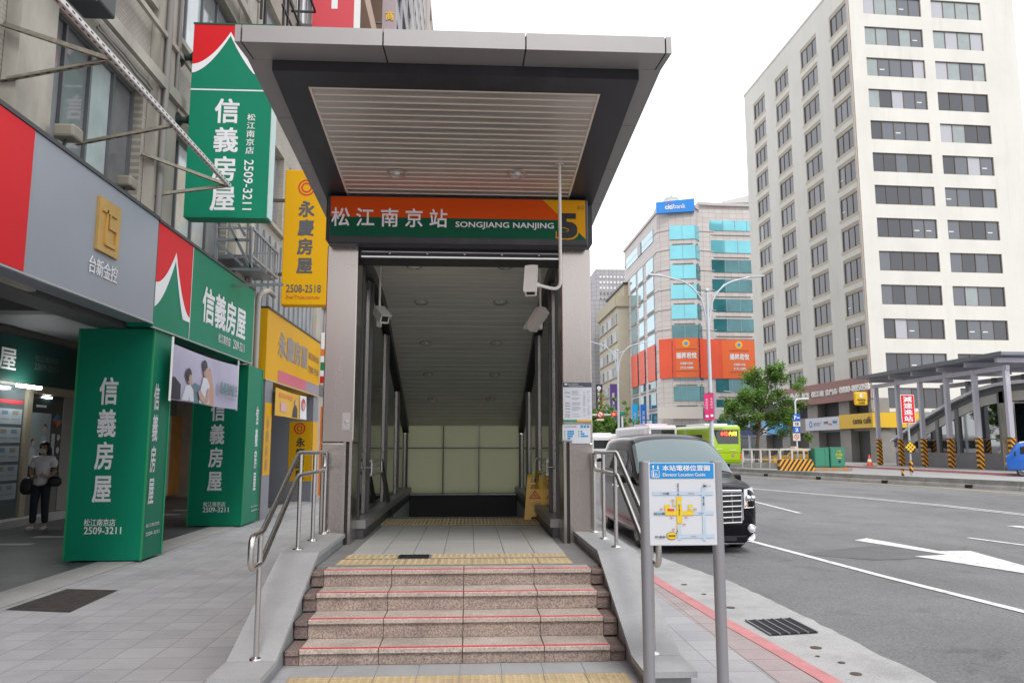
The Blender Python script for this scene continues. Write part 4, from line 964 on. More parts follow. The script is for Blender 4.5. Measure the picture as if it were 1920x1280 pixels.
# silver and red fascia sign
def fascia(name, lab, X, y0, y1, z0, z1, th=.36, m=None, trim=True):
    t = thing(name, lab, 'shop sign', (X, (y0 + y1) / 2, z0)); mb = MB()
    mb.box(X - th, X, y0, y1, z0, z1); b = mb.build('box', m, t)
    if trim:
        mb = MB(); mb.box(X - th - .01, X + .02, y0, y1 + .002, z1 + .003, z1 + .05); mb.build('top_trim', mat('dark_trim', (.05, .05, .055, 1), .5), t)
        mb = MB(); mb.box(X - .03, X + .012, y0, y1 + .002, z0 - .022, z0 - .003); mb.build('bottom_trim', mat('pale_trim', (.5, .5, .52, 1), .4, .4), t)
    return t, FX(X)
t, f = fascia('bank_sign', 'long red and silver fascia sign with a gold plate above the dark arcade', -4.5, -1, 11.10, 3.33, 4.82, m=M_GREY_S)
mb = MB(); mb.box(-4.5, -4.49, -1, 7.87, 3.335, 4.815); mb.build('red_field', M_RED, t)
a0, _ = xp(179, 430, -4.5); a1, _ = xp(220.5, 430, -4.5); zc = xp(200, 428, -4.5)[1]
mb = MB(); mb.box(-4.5, -4.465, a0, a1, zc - .33, zc + .33)
pl = mb.build('gold_plate', M_GOLD, t); mb = MB(); ff = FX(-4.465); L = a1 - a0
for r_ in ((.12, .5, .16, .2), (.28, .34, -.22, .2)): ff.box(mb, a0 + r_[0] * L, a0 + r_[1] * L, zc + r_[2], zc + r_[3], 0, .02)
for r_ in ((.42, .80, .16, .2), (.42, .48, .02, .16), (.42, .80, -.02, .02), (.74, .80, -.2, -.02), (.30, .80, -.24, -.2)): ff.box(mb, a0 + r_[0] * L, a0 + r_[1] * L, zc + r_[2], zc + r_[3], 0, .022)
mb.build('monogram', M_GOLD, pl)
a0, z0 = xp(166, 493, -4.5); a1, z1 = xp(219, 512, -4.5)
mb = MB(); f.text(mb, '台新金控', (a0 + a1) / 2, (z0 + z1) / 2 - .02, a1 - a0, .21, 0, .008, thick=.004); mb.build('lettering', M_WHITE_S, t)

def roof_logo(parent, f, a0, a1, b0, b1, mode):
    """red field over green with a white upswept roof line between"""
    W_, H_ = a1 - a0, b1 - b0; N = 14; mb = MB()
    px = .46 if mode == 'tall' else .50
    pk = .86 if mode == 'tall' else .78
    le, ri = (.18, -.02) if mode == 'tall' else (.30, .06)
    def up(s): return [(px * (1 - s), le + (pk - le) * (1 - (1 - s)) ** 2.2 if False else le + (pk - le) * s ** 1.9)]
    Lc = [(px * s, le + (pk - le) * (s ** 1.8)) for s in [i / N for i in range(N + 1)]]
    Rc = [(px + (1 - px) * s, ri + (pk - ri) * ((1 - s) ** 1.8)) for s in [i / N for i in range(N + 1)]]
    thk = .17 if mode == 'tall' else .24
    top = Lc + Rc[1:]
    def P(q): return (a0 + q[0] * W_, b0 + q[1] * H_)
    for i in range(len(top) - 1):
        (xa, ya), (xb, yb) = top[i], top[i + 1]
        ya, yb = max(0, ya), max(0, yb); f.poly(mb, [P((xa, ya)), P((xb, yb)), P((xb, 1)), P((xa, 1))], 0, .004)
        s = abs(((xa + xb) / 2 - px)) / max(px, 1 - px); k = thk * (.55 + .6 * s)
        ka, kb = [thk * (.45 + .75 * abs(x - px) / max(px, 1 - px)) for x in (xa, xb)]
        if mode == 'tall' and xa >= px: ka *= 1.15; kb *= 1.15
        la, lb = max(0, ya - ka), max(0, yb - kb)
        if ya > la or yb > lb: f.poly(mb, [P((xa, la)), P((xb, lb)), P((xb, yb)), P((xa, ya))], 1, .006)
    return mb.build('roof_emblem', [M_RED, M_WHITE_S], parent)
t, f = fascia('estate_agency_sign', 'long green fascia sign with a red emblem and white lettering, right of the silver sign', -4.5, 11.105, 16.15, 3.28, 4.80, m=M_GRN)
a1 = xp(357, 560, -4.5)[0]
roof_logo(t, f, 11.11, a1, 3.55, 4.795, 'wide')
mb = MB(); f.rect(mb, a1, a1 + .02, 3.285, 4.795, 0, .006); mb.build('divider', M_WHITE_S, t)
a0, z0 = xp(379, 570, -4.5); a2, z2 = xp(461, 590, -4.5)
mb = MB(); f.text(mb, '信義房屋', (a0 + a2) / 2, 3.98, a2 - a0, .62, 0, .022, off=.004); mb.build('lettering', M_WHITE_S, t)
a0, _ = xp(409, 630, -4.5); a2, _ = xp(459, 650, -4.5); m_ = (a0 + a2) / 2 - .12
mb = MB(); f.text(mb, '松江南京店', (a0 + m_) / 2, 3.515, m_ - a0, .17, 0, .012, off=.004); f.text(mb, '2509-3211', (m_ + .12 + a2) / 2, 3.515, a2 - m_ - .2, .17, 0, .012, off=.004); mb.build('small_lettering', M_WHITE_S, t)

# green clad columns
def column(lab, x0, x1, y0, y1, h, fpx, fsm, fno, spx, ssm, sno):
    t = thing('shop_column', lab, 'column', ((x0 + x1) / 2, (y0 + y1) / 2, 0), group='green clad arcade columns')
    mb = MB(); mb.box(x0, x1, y0, y1, .03, h); b = mb.build('cladding', M_GRN, t)
    mb = MB()
    for x, y in ((x0, y0), (x1, y0), (x1, y1)): mb.box(x - .012, x + .012, y - .012, y + .012, .02, h)
    mb.build('corner_trim', mat('green_edge', (.02, .30, .12, 1), .4), t)
    ff = Fr((0, y0, 0)); fs = FX(x1)
    def tx(fr_, conv, box, s, vert, bold, nm):
        p0 = conv(box[0], box[3]); p1 = conv(box[2], box[1]); mb = MB()
        fr_.text(mb, s, (p0[0] + p1[0]) / 2, (p0[1] + p1[1]) / 2, p1[0] - p0[0], p1[1] - p0[1], 0, bold, vert, off=.004); mb.build(nm, M_WHITE_S, t)
    cy = lambda a, b: yp(a, b, y0); cx_ = lambda a, b: xp(a, b, x1)
    tx(ff, cy, fpx, '信義房屋', True, .022, 'lettering'); tx(ff, cy, fsm, '松江南京店', False, .01, 'small_lettering'); tx(ff, cy, fno, '2509-3211', False, .012, 'phone_number')
    tx(fs, cx_, spx, '信義房屋', True, .022, 'side_lettering'); tx(fs, cx_, ssm, '松江南京店', False, .01, 'small_side_lettering'); tx(fs, cx_, sno, '2509-3211', False, .012, 'side_phone_number')
column('tall green clad column nearest the camera, with white lettering on two faces', -5.57, -4.53, 11.27, 11.98, 3.26, (172, 707, 224, 942), (157, 972, 217, 986), (157, 987, 228, 1001), (276, 720, 300, 946), (273, 976, 298, 989), (272, 991, 298, 1005))
column('green clad column farther along the arcade, half behind a hanging banner', -5.56, -4.5, 15.95, 17.05, 3.23, (388, 752, 424, 920), (381, 940, 423, 949), (380, 950, 429, 960), (473, 762, 485, 920), (470, 945, 484, 951), (470, 952, 484, 959))

# hanging photo banner
def cloth(name, lab, X, y0, y1, z0, z1, m, bulge=.05, n=14, slope=0.0):
    t = thing(name, lab, 'banner', (X, (y0 + y1) / 2, z1)); mb = MB(); vs = []
    def pos(u, v): return V((X + bulge * sin(u * pi * 2.3) * (1 - v) ** .7, y0 + (y1 - y0) * u, z0 + (z1 - z0) * v + slope * u - .03 * sin(pi * u) * v))
    for o in (0, -.006):
        for j in range(7):
            for i in range(n + 1): vs.append(pos(i / n, j / 6) + V((o, 0, 0)))
    fs = []; k = 7 * (n + 1)
    for b in (0, k):
        for j in range(6):
            for i in range(n): fs.append((b + j * (n + 1) + i, b + j * (n + 1) + i + 1, b + (j + 1) * (n + 1) + i + 1, b + (j + 1) * (n + 1) + i))
    mb.add(vs, fs, 0, True); mb.build('cloth', m, t)
    return t, pos
def on_cloth(pos, W_, H_, mb, pts, mi, off=.006):
    P = [pos(a, b) + V((off, 0, 0)) for a, b in pts]; mb.add(P, [tuple(range(len(P)))], mi)
y0b, z1b = xp(317, 640, -4.46); y1b, z0b = xp(437, 756, -4.46); zl = xp(312, 731, -4.46)[1]
t, pos = cloth('photo_banner', 'pale lilac photo banner of two people hanging between the green columns', -4.40, y0b, y1b, 2.27, 3.10, mat('banner_lilac', (.50, .47, .62, 1), .6, nscale=1.2, namt=.12), .03)
mb = MB()
def blob(cx, cy, rx, ry, mi, off, n=18, k=0.0):
    on_cloth(pos, 1, 1, mb, [(cx + rx * cos(2 * pi * i / n) + k * sin(2 * pi * i / n), cy + ry * sin(2 * pi * i / n)) for i in range(n)], mi, off)
on_cloth(pos, 1, 1, mb, [(.44, .0), (.62, .0), (.60, .35), (.52, .80), (.44, .6)], 0, .012)       # warm backdrop edge
on_cloth(pos, 1, 1, mb, [(.0, .02), (.10, .02), (.10, .30), (.03, .42), (.0, .4)], 3, .012); on_cloth(pos, 1, 1, mb, [(.2, .02), (.36, .02), (.36, .36), (.28, .40), (.2, .28)], 4, .013)
on_cloth(pos, 1, 1, mb, [(.11, .02), (.27, .02), (.255, .24), (.215, .34), (.155, .30)], 1, .016); blob(.20, .455, .030, .115, 2, .018); blob(.187, .52, .040, .125, 3, .020, k=.004); blob(.211, .445, .022, .085, 2, .023)
on_cloth(pos, 1, 1, mb, [(.345, .02), (.525, .02), (.515, .42), (.465, .56), (.405, .55), (.365, .3)], 1, .020); blob(.430, .69, .030, .125, 2, .023); blob(.418, .79, .040, .12, 3, .025, k=-.006); blob(.443, .67, .022, .085, 2, .028)
on_cloth(pos, 1, 1, mb, [(.315, .22), (.345, .10), (.42, .03), (.46, .07), (.40, .20), (.345, .28)], 2, .030); on_cloth(pos, 1, 1, mb, [(.45, .05), (.50, .05), (.515, .30), (.48, .36)], 2, .031)
mb.build('picture', [mat('print_peach', (.58, .34, .26, 1), .6), mat('print_white', (.72, .74, .80, 1), .6), mat('print_skin', (.56, .36, .29, 1), .6), mat('print_dark', (.035, .035, .05, 1), .6), mat('print_slate', (.14, .22, .28, 1), .6)], t)
mb = MB(); FX(-4.355).text(mb, '看得見的信任', y0b + (y1b - y0b) * .80, 2.60, (y1b - y0b) * .31, .22, 0, .01); FX(-4.355).text(mb, '信任帶來新幸福', y0b + (y1b - y0b) * .83, 2.44, (y1b - y0b) * .2, .05, 0)
mb.build('lettering', mat('print_green_grey', (.13, .27, .26, 1), .6), t)
mb = MB()
for yy in (y0b - .01, y1b + .01): mb = MB(); mb.tube([(-4.40, yy, 2.25), (-4.40, yy, 3.2)], .018, 8); mb.build('rod', M_WHITE, t)

# green projecting sign
Yg = 12.3; gx0, gx1, gz0, gz1 = -4.61, -3.30, 5.23, 8.53
t = thing('projecting_sign', 'tall green projecting sign with a red roof emblem at the top, hung over the pavement', 'sign', (gx0, Yg, gz0))
mb = MB(); mb.box(gx0, gx1, Yg, Yg + .30, gz0, gz1, 0); mb.box(gx0 - .01, gx1 + .01, Yg - .012, Yg + .31, gz1 + .002, gz1 + .03, 1); mb.build('box', [M_GRN, mat('green_edge_dark', (.01, .10, .05, 1), .4)], t)
mb = MB(); mb.box(gx1 + .002, gx1 + .02, Yg + .02, Yg + .29, gz0 + .02, gz1 - .02); mb.build('side_panel', mat('lit_edge_mint', (.45, .60, .56, 1), .4), t)  # pale skin painting the light on the box's street-side edge
f = Fr((gx0, Yg, gz0)); Wg, Hg = gx1 - gx0, gz1 - gz0
zline = yp(420, 169, Yg)[1] - gz0
roof_logo(t, f, .003, Wg, yp(400, 128, Yg)[1] - gz0 - .09, Hg - .003, 'tall')
mb = MB(); f.rect(mb, 0, Wg, zline - .012, zline + .012, 0, .004); mb.build('divider', M_WHITE_S, t)
mb = MB(); p0, p1 = yp(395, 395, Yg), yp(446, 186, Yg)
f.text(mb, '信義房屋', yp(422, 290, Yg)[0] - gx0, (p0[1] + p1[1]) / 2 - gz0, .40, p1[1] - p0[1], 0, .02, True, off=.004); mb.build('lettering', M_WHITE_S, t)
mb = MB(); p0, p1 = yp(466, 289, Yg), yp(468, 214, Yg); f.text(mb, '松江南京店', yp(470, 250, Yg)[0] - gx0, (p0[1] + p1[1]) / 2 - gz0, .135, p1[1] - p0[1], 0, .012, True, off=.004); mb.build('small_lettering', M_WHITE_S, t)
mb = MB(); p0, p1 = yp(463, 394, Yg), yp(466, 300, Yg); f.text(mb, '2509-3211', yp(465, 347, Yg)[0] - gx0, (p0[1] + p1[1]) / 2 - gz0, p1[1] - p0[1], .15, 0, .01, off=.004, rot=1); mb.build('phone_number', M_WHITE_S, t)
mb = MB()
for z in (8.02, 6.92):
    mb = MB(); mb.tube([(-4.84, Yg + .15, z), (gx0, Yg + .15, z)], .055, 10); mb.lathe((-4.86, Yg + .15, z), [(.16, 0), (.055, .09)], 12, 'x'); mb.lathe((gx0, Yg + .15, z), [(.06, -.08), (.12, 0)], 12, 'x'); mb.build('bracket', mat('dark_green_steel', (.02, .035, .03, 1), .5), t)

# steel balcony bracket with a cage below the projecting sign
t = thing('window_cage', 'grey steel bracket and barred cage on the wall under the green projecting sign', 'cage', (-4.9, 14.6, 4.9)); mb = MB(); Yc = 14.7
L2 = lambda a, b, w=.05: mb.bar(AY(*a, Yc), AY(*b, Yc), w)
for a_, b_ in (((405, 420), (405, 497)), ((408, 450), (467, 450)), ((408, 455), (455, 497)), ((430, 422), (470, 503)), ((447, 420), (460, 442)), ((470, 425), (470, 503)), ((412, 505), (500, 505)), ((440, 535), (532, 533))): L2(a_, b_)
mb.build('bracket', mat('galvanised_steel', (.34, .36, .39, 1), .45, .6), t)
mb = MB(); C4 = [AX(474, 428, -4.25), AX(513, 470, -4.25), AX(522, 530, -4.25), AX(481, 488, -4.25)]
z1_, z0_ = C4[0].z, C4[3].z; ya, yb = C4[0].y, C4[0].y + 2.0
for z in (z0_, z1_): mb.bar((-4.25, ya, z), (-4.25, yb, z), .05); mb.bar((-4.25, ya, z), (-5, ya, z), .04); mb.bar((-4.25, yb, z), (-5, yb, z), .04)
for i in range(11): mb.bar((-4.25, ya + .2 * i, z0_), (-4.25, ya + .2 * i, z1_), .022)
mb.box(-4.95, -4.3, ya, yb, z0_ - .06, z0_ - .03); mb.build('cage', MATS['galvanised_steel'], t)
# downpipes
t = thing('downpipe', 'grey rain pipes running down between the green and yellow signs', 'pipe', (-4.6, 16.6, 3.2))
mb = MB(); mb.tube(rounded([(-4.62, 16.45, 3.1), (-4.62, 16.45, 4.75), (-4.75, 16.6, 5.1), (-4.75, 16.6, 9)], .2), .05, 10); mb.tube(rounded([(-4.6, 16.8, 3.1), (-4.6, 16.8, 4.85), (-4.6, 17.6, 5.1), (-4.7, 18.5, 5.15)], .2), .06, 10); mb.build('pipe', mat('pale_pipe', (.45, .42, .39, 1), .5), t)

# yellow shop
B = thing('yellow_shop_building', 'narrow building with ribbed grey cladding over the yellow shop', 'building', (-5, 21, 0))
facade(B, -5.0, [(17.6, 20.2), (20.8, 24.2)], [(7.1 + 3.3 * k, 9.2 + 3.3 * k) for k in range(5)], 24, 3.05, 16.62, 25, wallm=M_TILEC, pierm=M_STUC, piers=((16.7, 17.2), (24.4, 24.95)), pane=[M_PANE_L, M_PANE_M, M_PANE_L], frame=M_FRAMEL, seed=9)
mb = MB()
for i in range(24): mb.box(-4.99, -4.93 + .03 * (i % 2), 17.4 + i * .28, 17.4 + i * .28 + .18, 4.7, 6.7)
mb.build('ribbed_cladding', mat('ribbed_grey', (.36, .38, .40, 1), .5, .3, nscale=2, namt=.2), B)
t, f = fascia('yellow_shop_sign', 'long yellow fascia sign with grey lettering and a pink strip, beyond the green columns', -4.5, 17.25, 23.35, 3.06, 4.63, .42, M_YEL)
a0, _ = xp(522, 640, -4.5); a2, _ = xp(577, 660, -4.5); mb = MB(); f.text(mb, '永慶房屋', (a0 + a2) / 2, 3.98, a2 - a0, .62, 0, .03, off=.006); mb.build('lettering', mat('silver_lettering', (.34, .31, .30, 1), .4, .3), t)
mb = MB(); a3, _ = xp(579, 660, -4.5); f.text(mb, '松江南京店', (a3 + 23.2) / 2, 4.1, 23.2 - a3, .2, 0, .01, off=.006); f.text(mb, '2508-2518', (a3 + 23.2) / 2, 3.72, 23.2 - a3, .2, 0, .01, off=.006); mb.build('small_lettering', mat('dull_gold_lettering', (.48, .29, .10, 1), .5), t)
a0, _ = xp(521, 710, -4.5); a2, _ = xp(573, 725, -4.5); mb = MB(); f.rect(mb, a0, a2, 3.09, 3.36, 0, .006); f.rect(mb, a2, 23.34, 3.09, 3.36, 1, .006); mb.build('pink_strip', [mat('pink_strip', (.58, .10, .17, 1), .4), mat('mauve_strip', (.25, .22, .28, 1), .4)], t)
Yy = 18.0
t = thing('yellow_projecting_sign', 'tall yellow projecting sign with a red ring and dark lettering beside the entrance pillar', 'sign', (-4.4, Yy, 4.84)); yx0, yx1, yz0, yz1 = -4.42, -3.22, 4.84, 8.12
mb = MB(); mb.rbox(yx0, yx1, Yy, Yy + .32, yz0, yz1, .025, 2); mb.build('box', M_YEL, t); f = Fr((yx0, Yy, yz0)); kx = lambda px, py: (yp(px, py, Yy)[0] - yx0, yp(px, py, Yy)[1] - yz0)
mb = MB(); cx, cy = kx(575, 352); f.disc(mb, cx, cy, .20, 0, .004, .165); f.disc(mb, cx, cy, .125, 0, .004, .09); mb.build('ring_emblem', M_TXTR, t)
mb = MB(); p0, p1 = kx(556, 513), kx(588, 377); f.text(mb, '永慶房屋', kx(573, 445)[0], (p0[1] + p1[1]) / 2, .38, p1[1] - p0[1], 0, .03, True, off=.004); mb.build('lettering', mat('dark_grey_lettering', (.10, .10, .11, 1), .5), t)
mb = MB(); p0, p1 = kx(536, 548), kx(602, 534); f.text(mb, '2508-2518', (p0[0] + p1[0]) / 2, (p0[1] + p1[1]) / 2, p1[0] - p0[0], p1[1] - p0[1], 0, .012, off=.004); mb.build('phone_number', MATS['dark_grey_lettering'], t)
mb = MB(); p0, p1 = kx(536, 560), kx(600, 554); f.text(mb, 'EverTrust.com.tw', (p0[0] + p1[0]) / 2, (p0[1] + p1[1]) / 2, p1[0] - p0[0], p1[1] - p0[1], 0, .012, off=.004); mb.build('web_address', mat('orange_red_lettering', (.62, .14, .02, 1), .5), t)
mb = MB()
for z in (5.6, 7.4): mb = MB(); mb.bar((-5, Yy + .16, z), (yx0, Yy + .16, z), .07); mb.build('bracket', M_STEEL_D, t)
def ycol(lab, x0, x1, y0, y1):
    t = thing('yellow_column', lab, 'column', ((x0 + x1) / 2, y0, 0), group='grey and yellow columns of the yellow shop'); mb = MB(); mb.box(x0, x1, y0, y1, 0, 3.05); mb.build('cladding', mat('grey_column_panel', (.24, .25, .28, 1), .45, .2), t); return t
t = ycol('slim grey column with a yellow strip right behind the second green column', -5.6, -4.5, 17.3, 17.95)
mb = MB(); f = FX(-4.5); f.rect(mb, 17.32, 17.93, .95, 2.55, 0, .006); mb.build('yellow_band', M_YEL, t); mb = MB(); f.text(mb, '永慶房屋', 17.62, 1.65, .28, 1.2, 0, .02, True, off=.009); mb.build('lettering', MATS['dull_gold_lettering'], t)
t = ycol('grey column with a yellow ring-emblem poster beyond the handrail', -5.95, -4.55, 22.9, 23.6); f = Fr((0, 22.9, 0)); c0, c1 = yp(539, 902, 22.9), yp(589, 790, 22.9)
mb = MB(); f.rect(mb, c0[0], -4.56, c0[1], c1[1], 0, .006); FX(-4.55).rect(mb, 22.91, 23.59, c0[1], c1[1], 0, .006); mb.build('yellow_band', M_YEL, t)
mb = MB(); cc = yp(562, 803, 22.9); f.disc(mb, *cc, .165, 0, .01, .125); f.disc(mb, *cc, .085, 0, .01, .05); mb.build('ring_emblem', M_TXTR, t)
mb = MB(); p0, p1 = yp(553, 898, 22.9), yp(572, 820, 22.9); f.text(mb, '永慶房屋', (p0[0] + p1[0]) / 2, (p0[1] + p1[1]) / 2, .26, p1[1] - p0[1], 0, .03, True, off=.01); mb.build('lettering', M_BRN, t)
a0, _ = xp(514, 740, -4.45); a2, _ = xp(571, 770, -4.45)
t, pos = cloth('yellow_banner', 'small yellow banner with a portrait hanging under the yellow fascia', -4.42, a0, a2, 2.28, 2.92, mat('banner_yellow', (.66, .38, .03, 1), .6), .03)
mb = MB(); on_cloth(pos, 1, 1, mb, [(.80, .02), (.99, .02), (.99, .98), (.76, .98)], 1, .012); blob(.885, .62, .07, .26, 2, .016); blob(.89, .55, .05, .16, 3, .02); on_cloth(pos, 1, 1, mb, [(.10, .70), (.52, .70), (.52, .86), (.10, .86)], 4, .012); on_cloth(pos, 1, 1, mb, [(.12, .18), (.3, .18), (.3, .52), (.12, .52)], 5, .012); on_cloth(pos, 1, 1, mb, [(.55, .05), (.72, .05), (.70, .4), (.63, .6), (.57, .4)], 6, .014); blob(.635, .66, .035, .13, 3, .018)
mb.build('picture', [M_YEL, MATS['print_white'], mat('print_red', (.55, .06, .05, 1), .6), MATS['print_skin'], mat('print_orange', (.62, .22, .03, 1), .6), mat('print_pink', (.62, .36, .36, 1), .6), MATS['print_dark']], t)
t = thing('shop_signboard', 'white sign with orange, green and red stripes just left of the entrance pillar', 'sign', (-4.5, 24.2, 3.6)); mb = MB(); zs = [yp(606, y, 24.2)[1] for y in (638, 654, 668, 680, 694, 708, 717)]; mb.box(-4.64, -3.9, 24.2, 24.4, zs[-1], zs[0] + .25); mb.build('box', M_WHITE, t)
mb = MB(); f = Fr((0, 24.2, 0))
for i, (a_, b_) in enumerate(((654, 667), (679, 694), (705, 718))): f.rect(mb, -4.638, -3.902, yp(606, b_, 24.2)[1], yp(606, a_, 24.2)[1], i, .006)
mb.build('stripes', [mat('orange_stripe', (.72, .20, .01, 1), .4), mat('green_stripe', (.01, .22, .06, 1), .4), mat('red_stripe', (.6, .02, .02, 1), .4)], t)
t = thing('poster_stand', 'narrow orange poster board farther along the pavement', 'poster', (-4.75, 25.6, 0)); mb = MB(); p0, p1 = yp(597, 893, 25.6), yp(605, 762, 25.6); mb.box(p0[0], p0[0] + .5, 25.6, 25.66, 0, p1[1]); mb.build('board', mat('orange_board', (.72, .20, .04, 1), .5), t)

# shop fronts inside the arcade
sf = thing('arcade_shop', 'dim glazed shop with a dark green header inside the left arcade', 'shop', (-9.3, 15, 0)); X_ = -9.3; f = FX(X_)
mb = MB(); mb.box(-9.9, X_, -6, 60, 0, 4.3, 0); mb.box(X_ + .002, X_ + .35, 9, 22, .0, .14, 1); mb.build('wall', [mat('shop_wall_grey', (.17, .165, .15, 1), .5, nscale=1, namt=.15), M_GRAN_L], sf)
mb = MB(); mb.box(X_ + .003, X_ + .12, 10, 21, 2.88, 3.80); mb.build('header', mat('dark_green_header', (.006, .045, .035, 1), .4), sf)
mb = MB(); a, b = xp(17, 672, X_ + .12); FX(X_ + .12).text(mb, '信義房屋', a - .98, b, 2.45, .46, 0, .012, off=.004); mb.build('header_lettering', mat('dull_white_lettering', (.62, .63, .63, 1), .5), sf)
a, b = xp(88, 680, X_ + .12); mb = MB(); FX(X_ + .12).text(mb, '松江南京店', a, b + .06, .95, .13, 0, .0, off=.004); FX(X_ + .12).text(mb, '2509-3211', a, b - .12, .95, .13, 0, .0, off=.004); mb.build('small_lettering', mat('dim_lettering', (.14, .16, .16, 1), .5), sf)
y_a = xp(36, 850, X_)[0]; y_b = xp(45, 850, X_)[0]; y_c = xp(109, 850, X_)[0]; y_d = xp(131, 850, X_)[0]
mb = MB(); f.box(mb, 9, y_a - .02, .16, 2.82, .005, .03); mb.build('display_window', mat('display_glass', (.07, .085, .09, 1), .12, spec=.8), sf)
mb = MB(); f.box(mb, y_a - .005, y_b + .02, .15, 2.87, .005, .09); f.box(mb, y_b + .021, y_d + .3, 2.70, 2.87, .005, .08)
mb.build('door_frame', mat('beige_frame', (.33, .29, .22, 1), .5, .3), sf)
mb = MB(); f.box(mb, y_c + .02, y_d + .4, .15, 2.69, .005, .04); mb.build('jamb_panel', mat('jamb_grey', (.24, .23, .21, 1), .5), sf)
mb = MB()
for i in range(4):
    for j in range(5):
        u1 = y_a - .08 - i * .86; z1 = 2.34 - j * .375
        f.box(mb, u1 - .80, u1, z1 - .31, z1, .032, .036, 0)
        for q_ in (0, 1): f.box(mb, u1 - .70 + q_ * .36, u1 - .50 + q_ * .36, z1 - .12, z1 - .04, .037, .039, 1 + (i + j + q_) % 2); f.box(mb, u1 - .72 + q_ * .36, u1 - .46 + q_ * .36, z1 - .22, z1 - .20, .037, .039, 4)
f.box(mb, 11.35, y_a - .06, 2.44, 2.52, .032, .036, 3)
mb.build('listing_sheets', [mat('sheet_white', (.27, .31, .34, 1), .5), mat('sheet_photo', (.10, .15, .22, 1), .5), mat('sheet_photo_warm', (.18, .16, .14, 1), .5), mat('sheet_red', (.35, .03, .04, 1), .5), mat('sheet_text', (.17, .19, .22, 1), .5)], sf)
mb = MB(); f.box(mb, y_b + .05, y_c, .95, 2.68, .006, .03); mb.build('poster_panel', mat('black_green_panel', (.012, .022, .022, 1), .2, spec=.8), sf)
mb = MB(); f.box(mb, y_b + .05, y_c, .15, .94, .006, .03); mb.build('lower_panel', mat('grey_green_panel', (.14, .145, .13, 1), .4), sf)
mb = MB(); L = y_c - y_b - .05; u = lambda k: y_b + .05 + k * L; zz = lambda k: 1.17 + k * 1.13
f.box(mb, u(.0), u(.64), zz(0), zz(1), .032, .036, 0); f.box(mb, u(.16), u(.46), 2.42, 2.47, .032, .036, 1)
f.poly(mb, [(u(.30), zz(.06)), (u(.58), zz(.06)), (u(.56), zz(.45)), (u(.48), zz(.58)), (u(.40), zz(.56)), (u(.34), zz(.40))], 3, .038); f.disc(mb, u(.46), zz(.69), .075, 2, .0395); f.disc(mb, u(.47), zz(.73), .075, 4, .039); f.poly(mb, [(u(.03), zz(.04)), (u(.24), zz(.04)), (u(.21), zz(.30)), (u(.11), zz(.36)), (u(.04), zz(.30))], 1, .038); f.disc(mb, u(.12), zz(.46), .06, 4, .038); f.disc(mb, u(.14), zz(.43), .05, 2, .0395)
f.box(mb, u(.70), u(.80), 1.14, 1.86, .032, .036, 1); dc = (u(.84), 2.16); q4 = [(dc[0], dc[1] - .17), (dc[0] + .2, dc[1]), (dc[0], dc[1] + .17), (dc[0] - .2, dc[1])]
for k_, mi_ in ((0, 5), (1, 6), (2, 7), (3, 8)): f.poly(mb, [dc, q4[k_], q4[(k_ + 1) % 4]], mi_, .034)
for z in (1.78, 1.50, 1.22): f.disc(mb, u(.92), z, .07, 1, .034)
mb.build('posters', [mat('poster_grey', (.26, .31, .32, 1), .5), mat('poster_white', (.45, .47, .47, 1), .5), MATS['print_skin'], mat('poster_cloth', (.40, .42, .42, 1), .5), MATS['print_dark'], mat('poster_orange', (.45, .14, .04, 1), .5), mat('poster_blue', (.03, .10, .30, 1), .5), mat('poster_teal', (.02, .22, .22, 1), .5), mat('poster_red', (.40, .03, .05, 1), .5)], sf)
mb = MB(); f.box(mb, y_a - .85, y_a - .10, 2.76, 2.81, .30, .40); f.box(mb, y_b + .5, y_b + .8, 2.63, 2.66, .035, .06); mb.build('ceiling_lamp', mat('lamp_white', (.9, .9, .9, 1), .4, emit=(.95, 1, .97, 1), estr=34), sf)
mb = MB(); f.box(mb, 23.0, 26.2, .1, 2.5, .006, .2, 0); f.box(mb, 22.6, 23.0, .1, 2.5, .006, .3, 1); f.box(mb, 26.4, 40, .1, 3.0, .006, .1, 1); f.box(mb, 24.0, 24.15, .12, 2.5, .2, .26, 2)
mb.build('wooden_shop_door', [mat('warm_wood', (.34, .15, .03, 1), .5, nscale=3, namt=.3), mat('dark_shop', (.03, .03, .03, 1), .5), mat('door_edge', (.45, .42, .36, 1), .5)], sf)
mb = MB(); mb.box(-9.3, -4.7, 60, 60.3, 0, 4.3); mb.build('end_wall', MATS['dark_shop'], sf)
mb = MB(); mb.box(-10.4, -4.95, 24.61, 60, 3.27, 3.6); mb.build('far_arcade_ceiling', MATS['arcade_ceiling_grey'], sf)

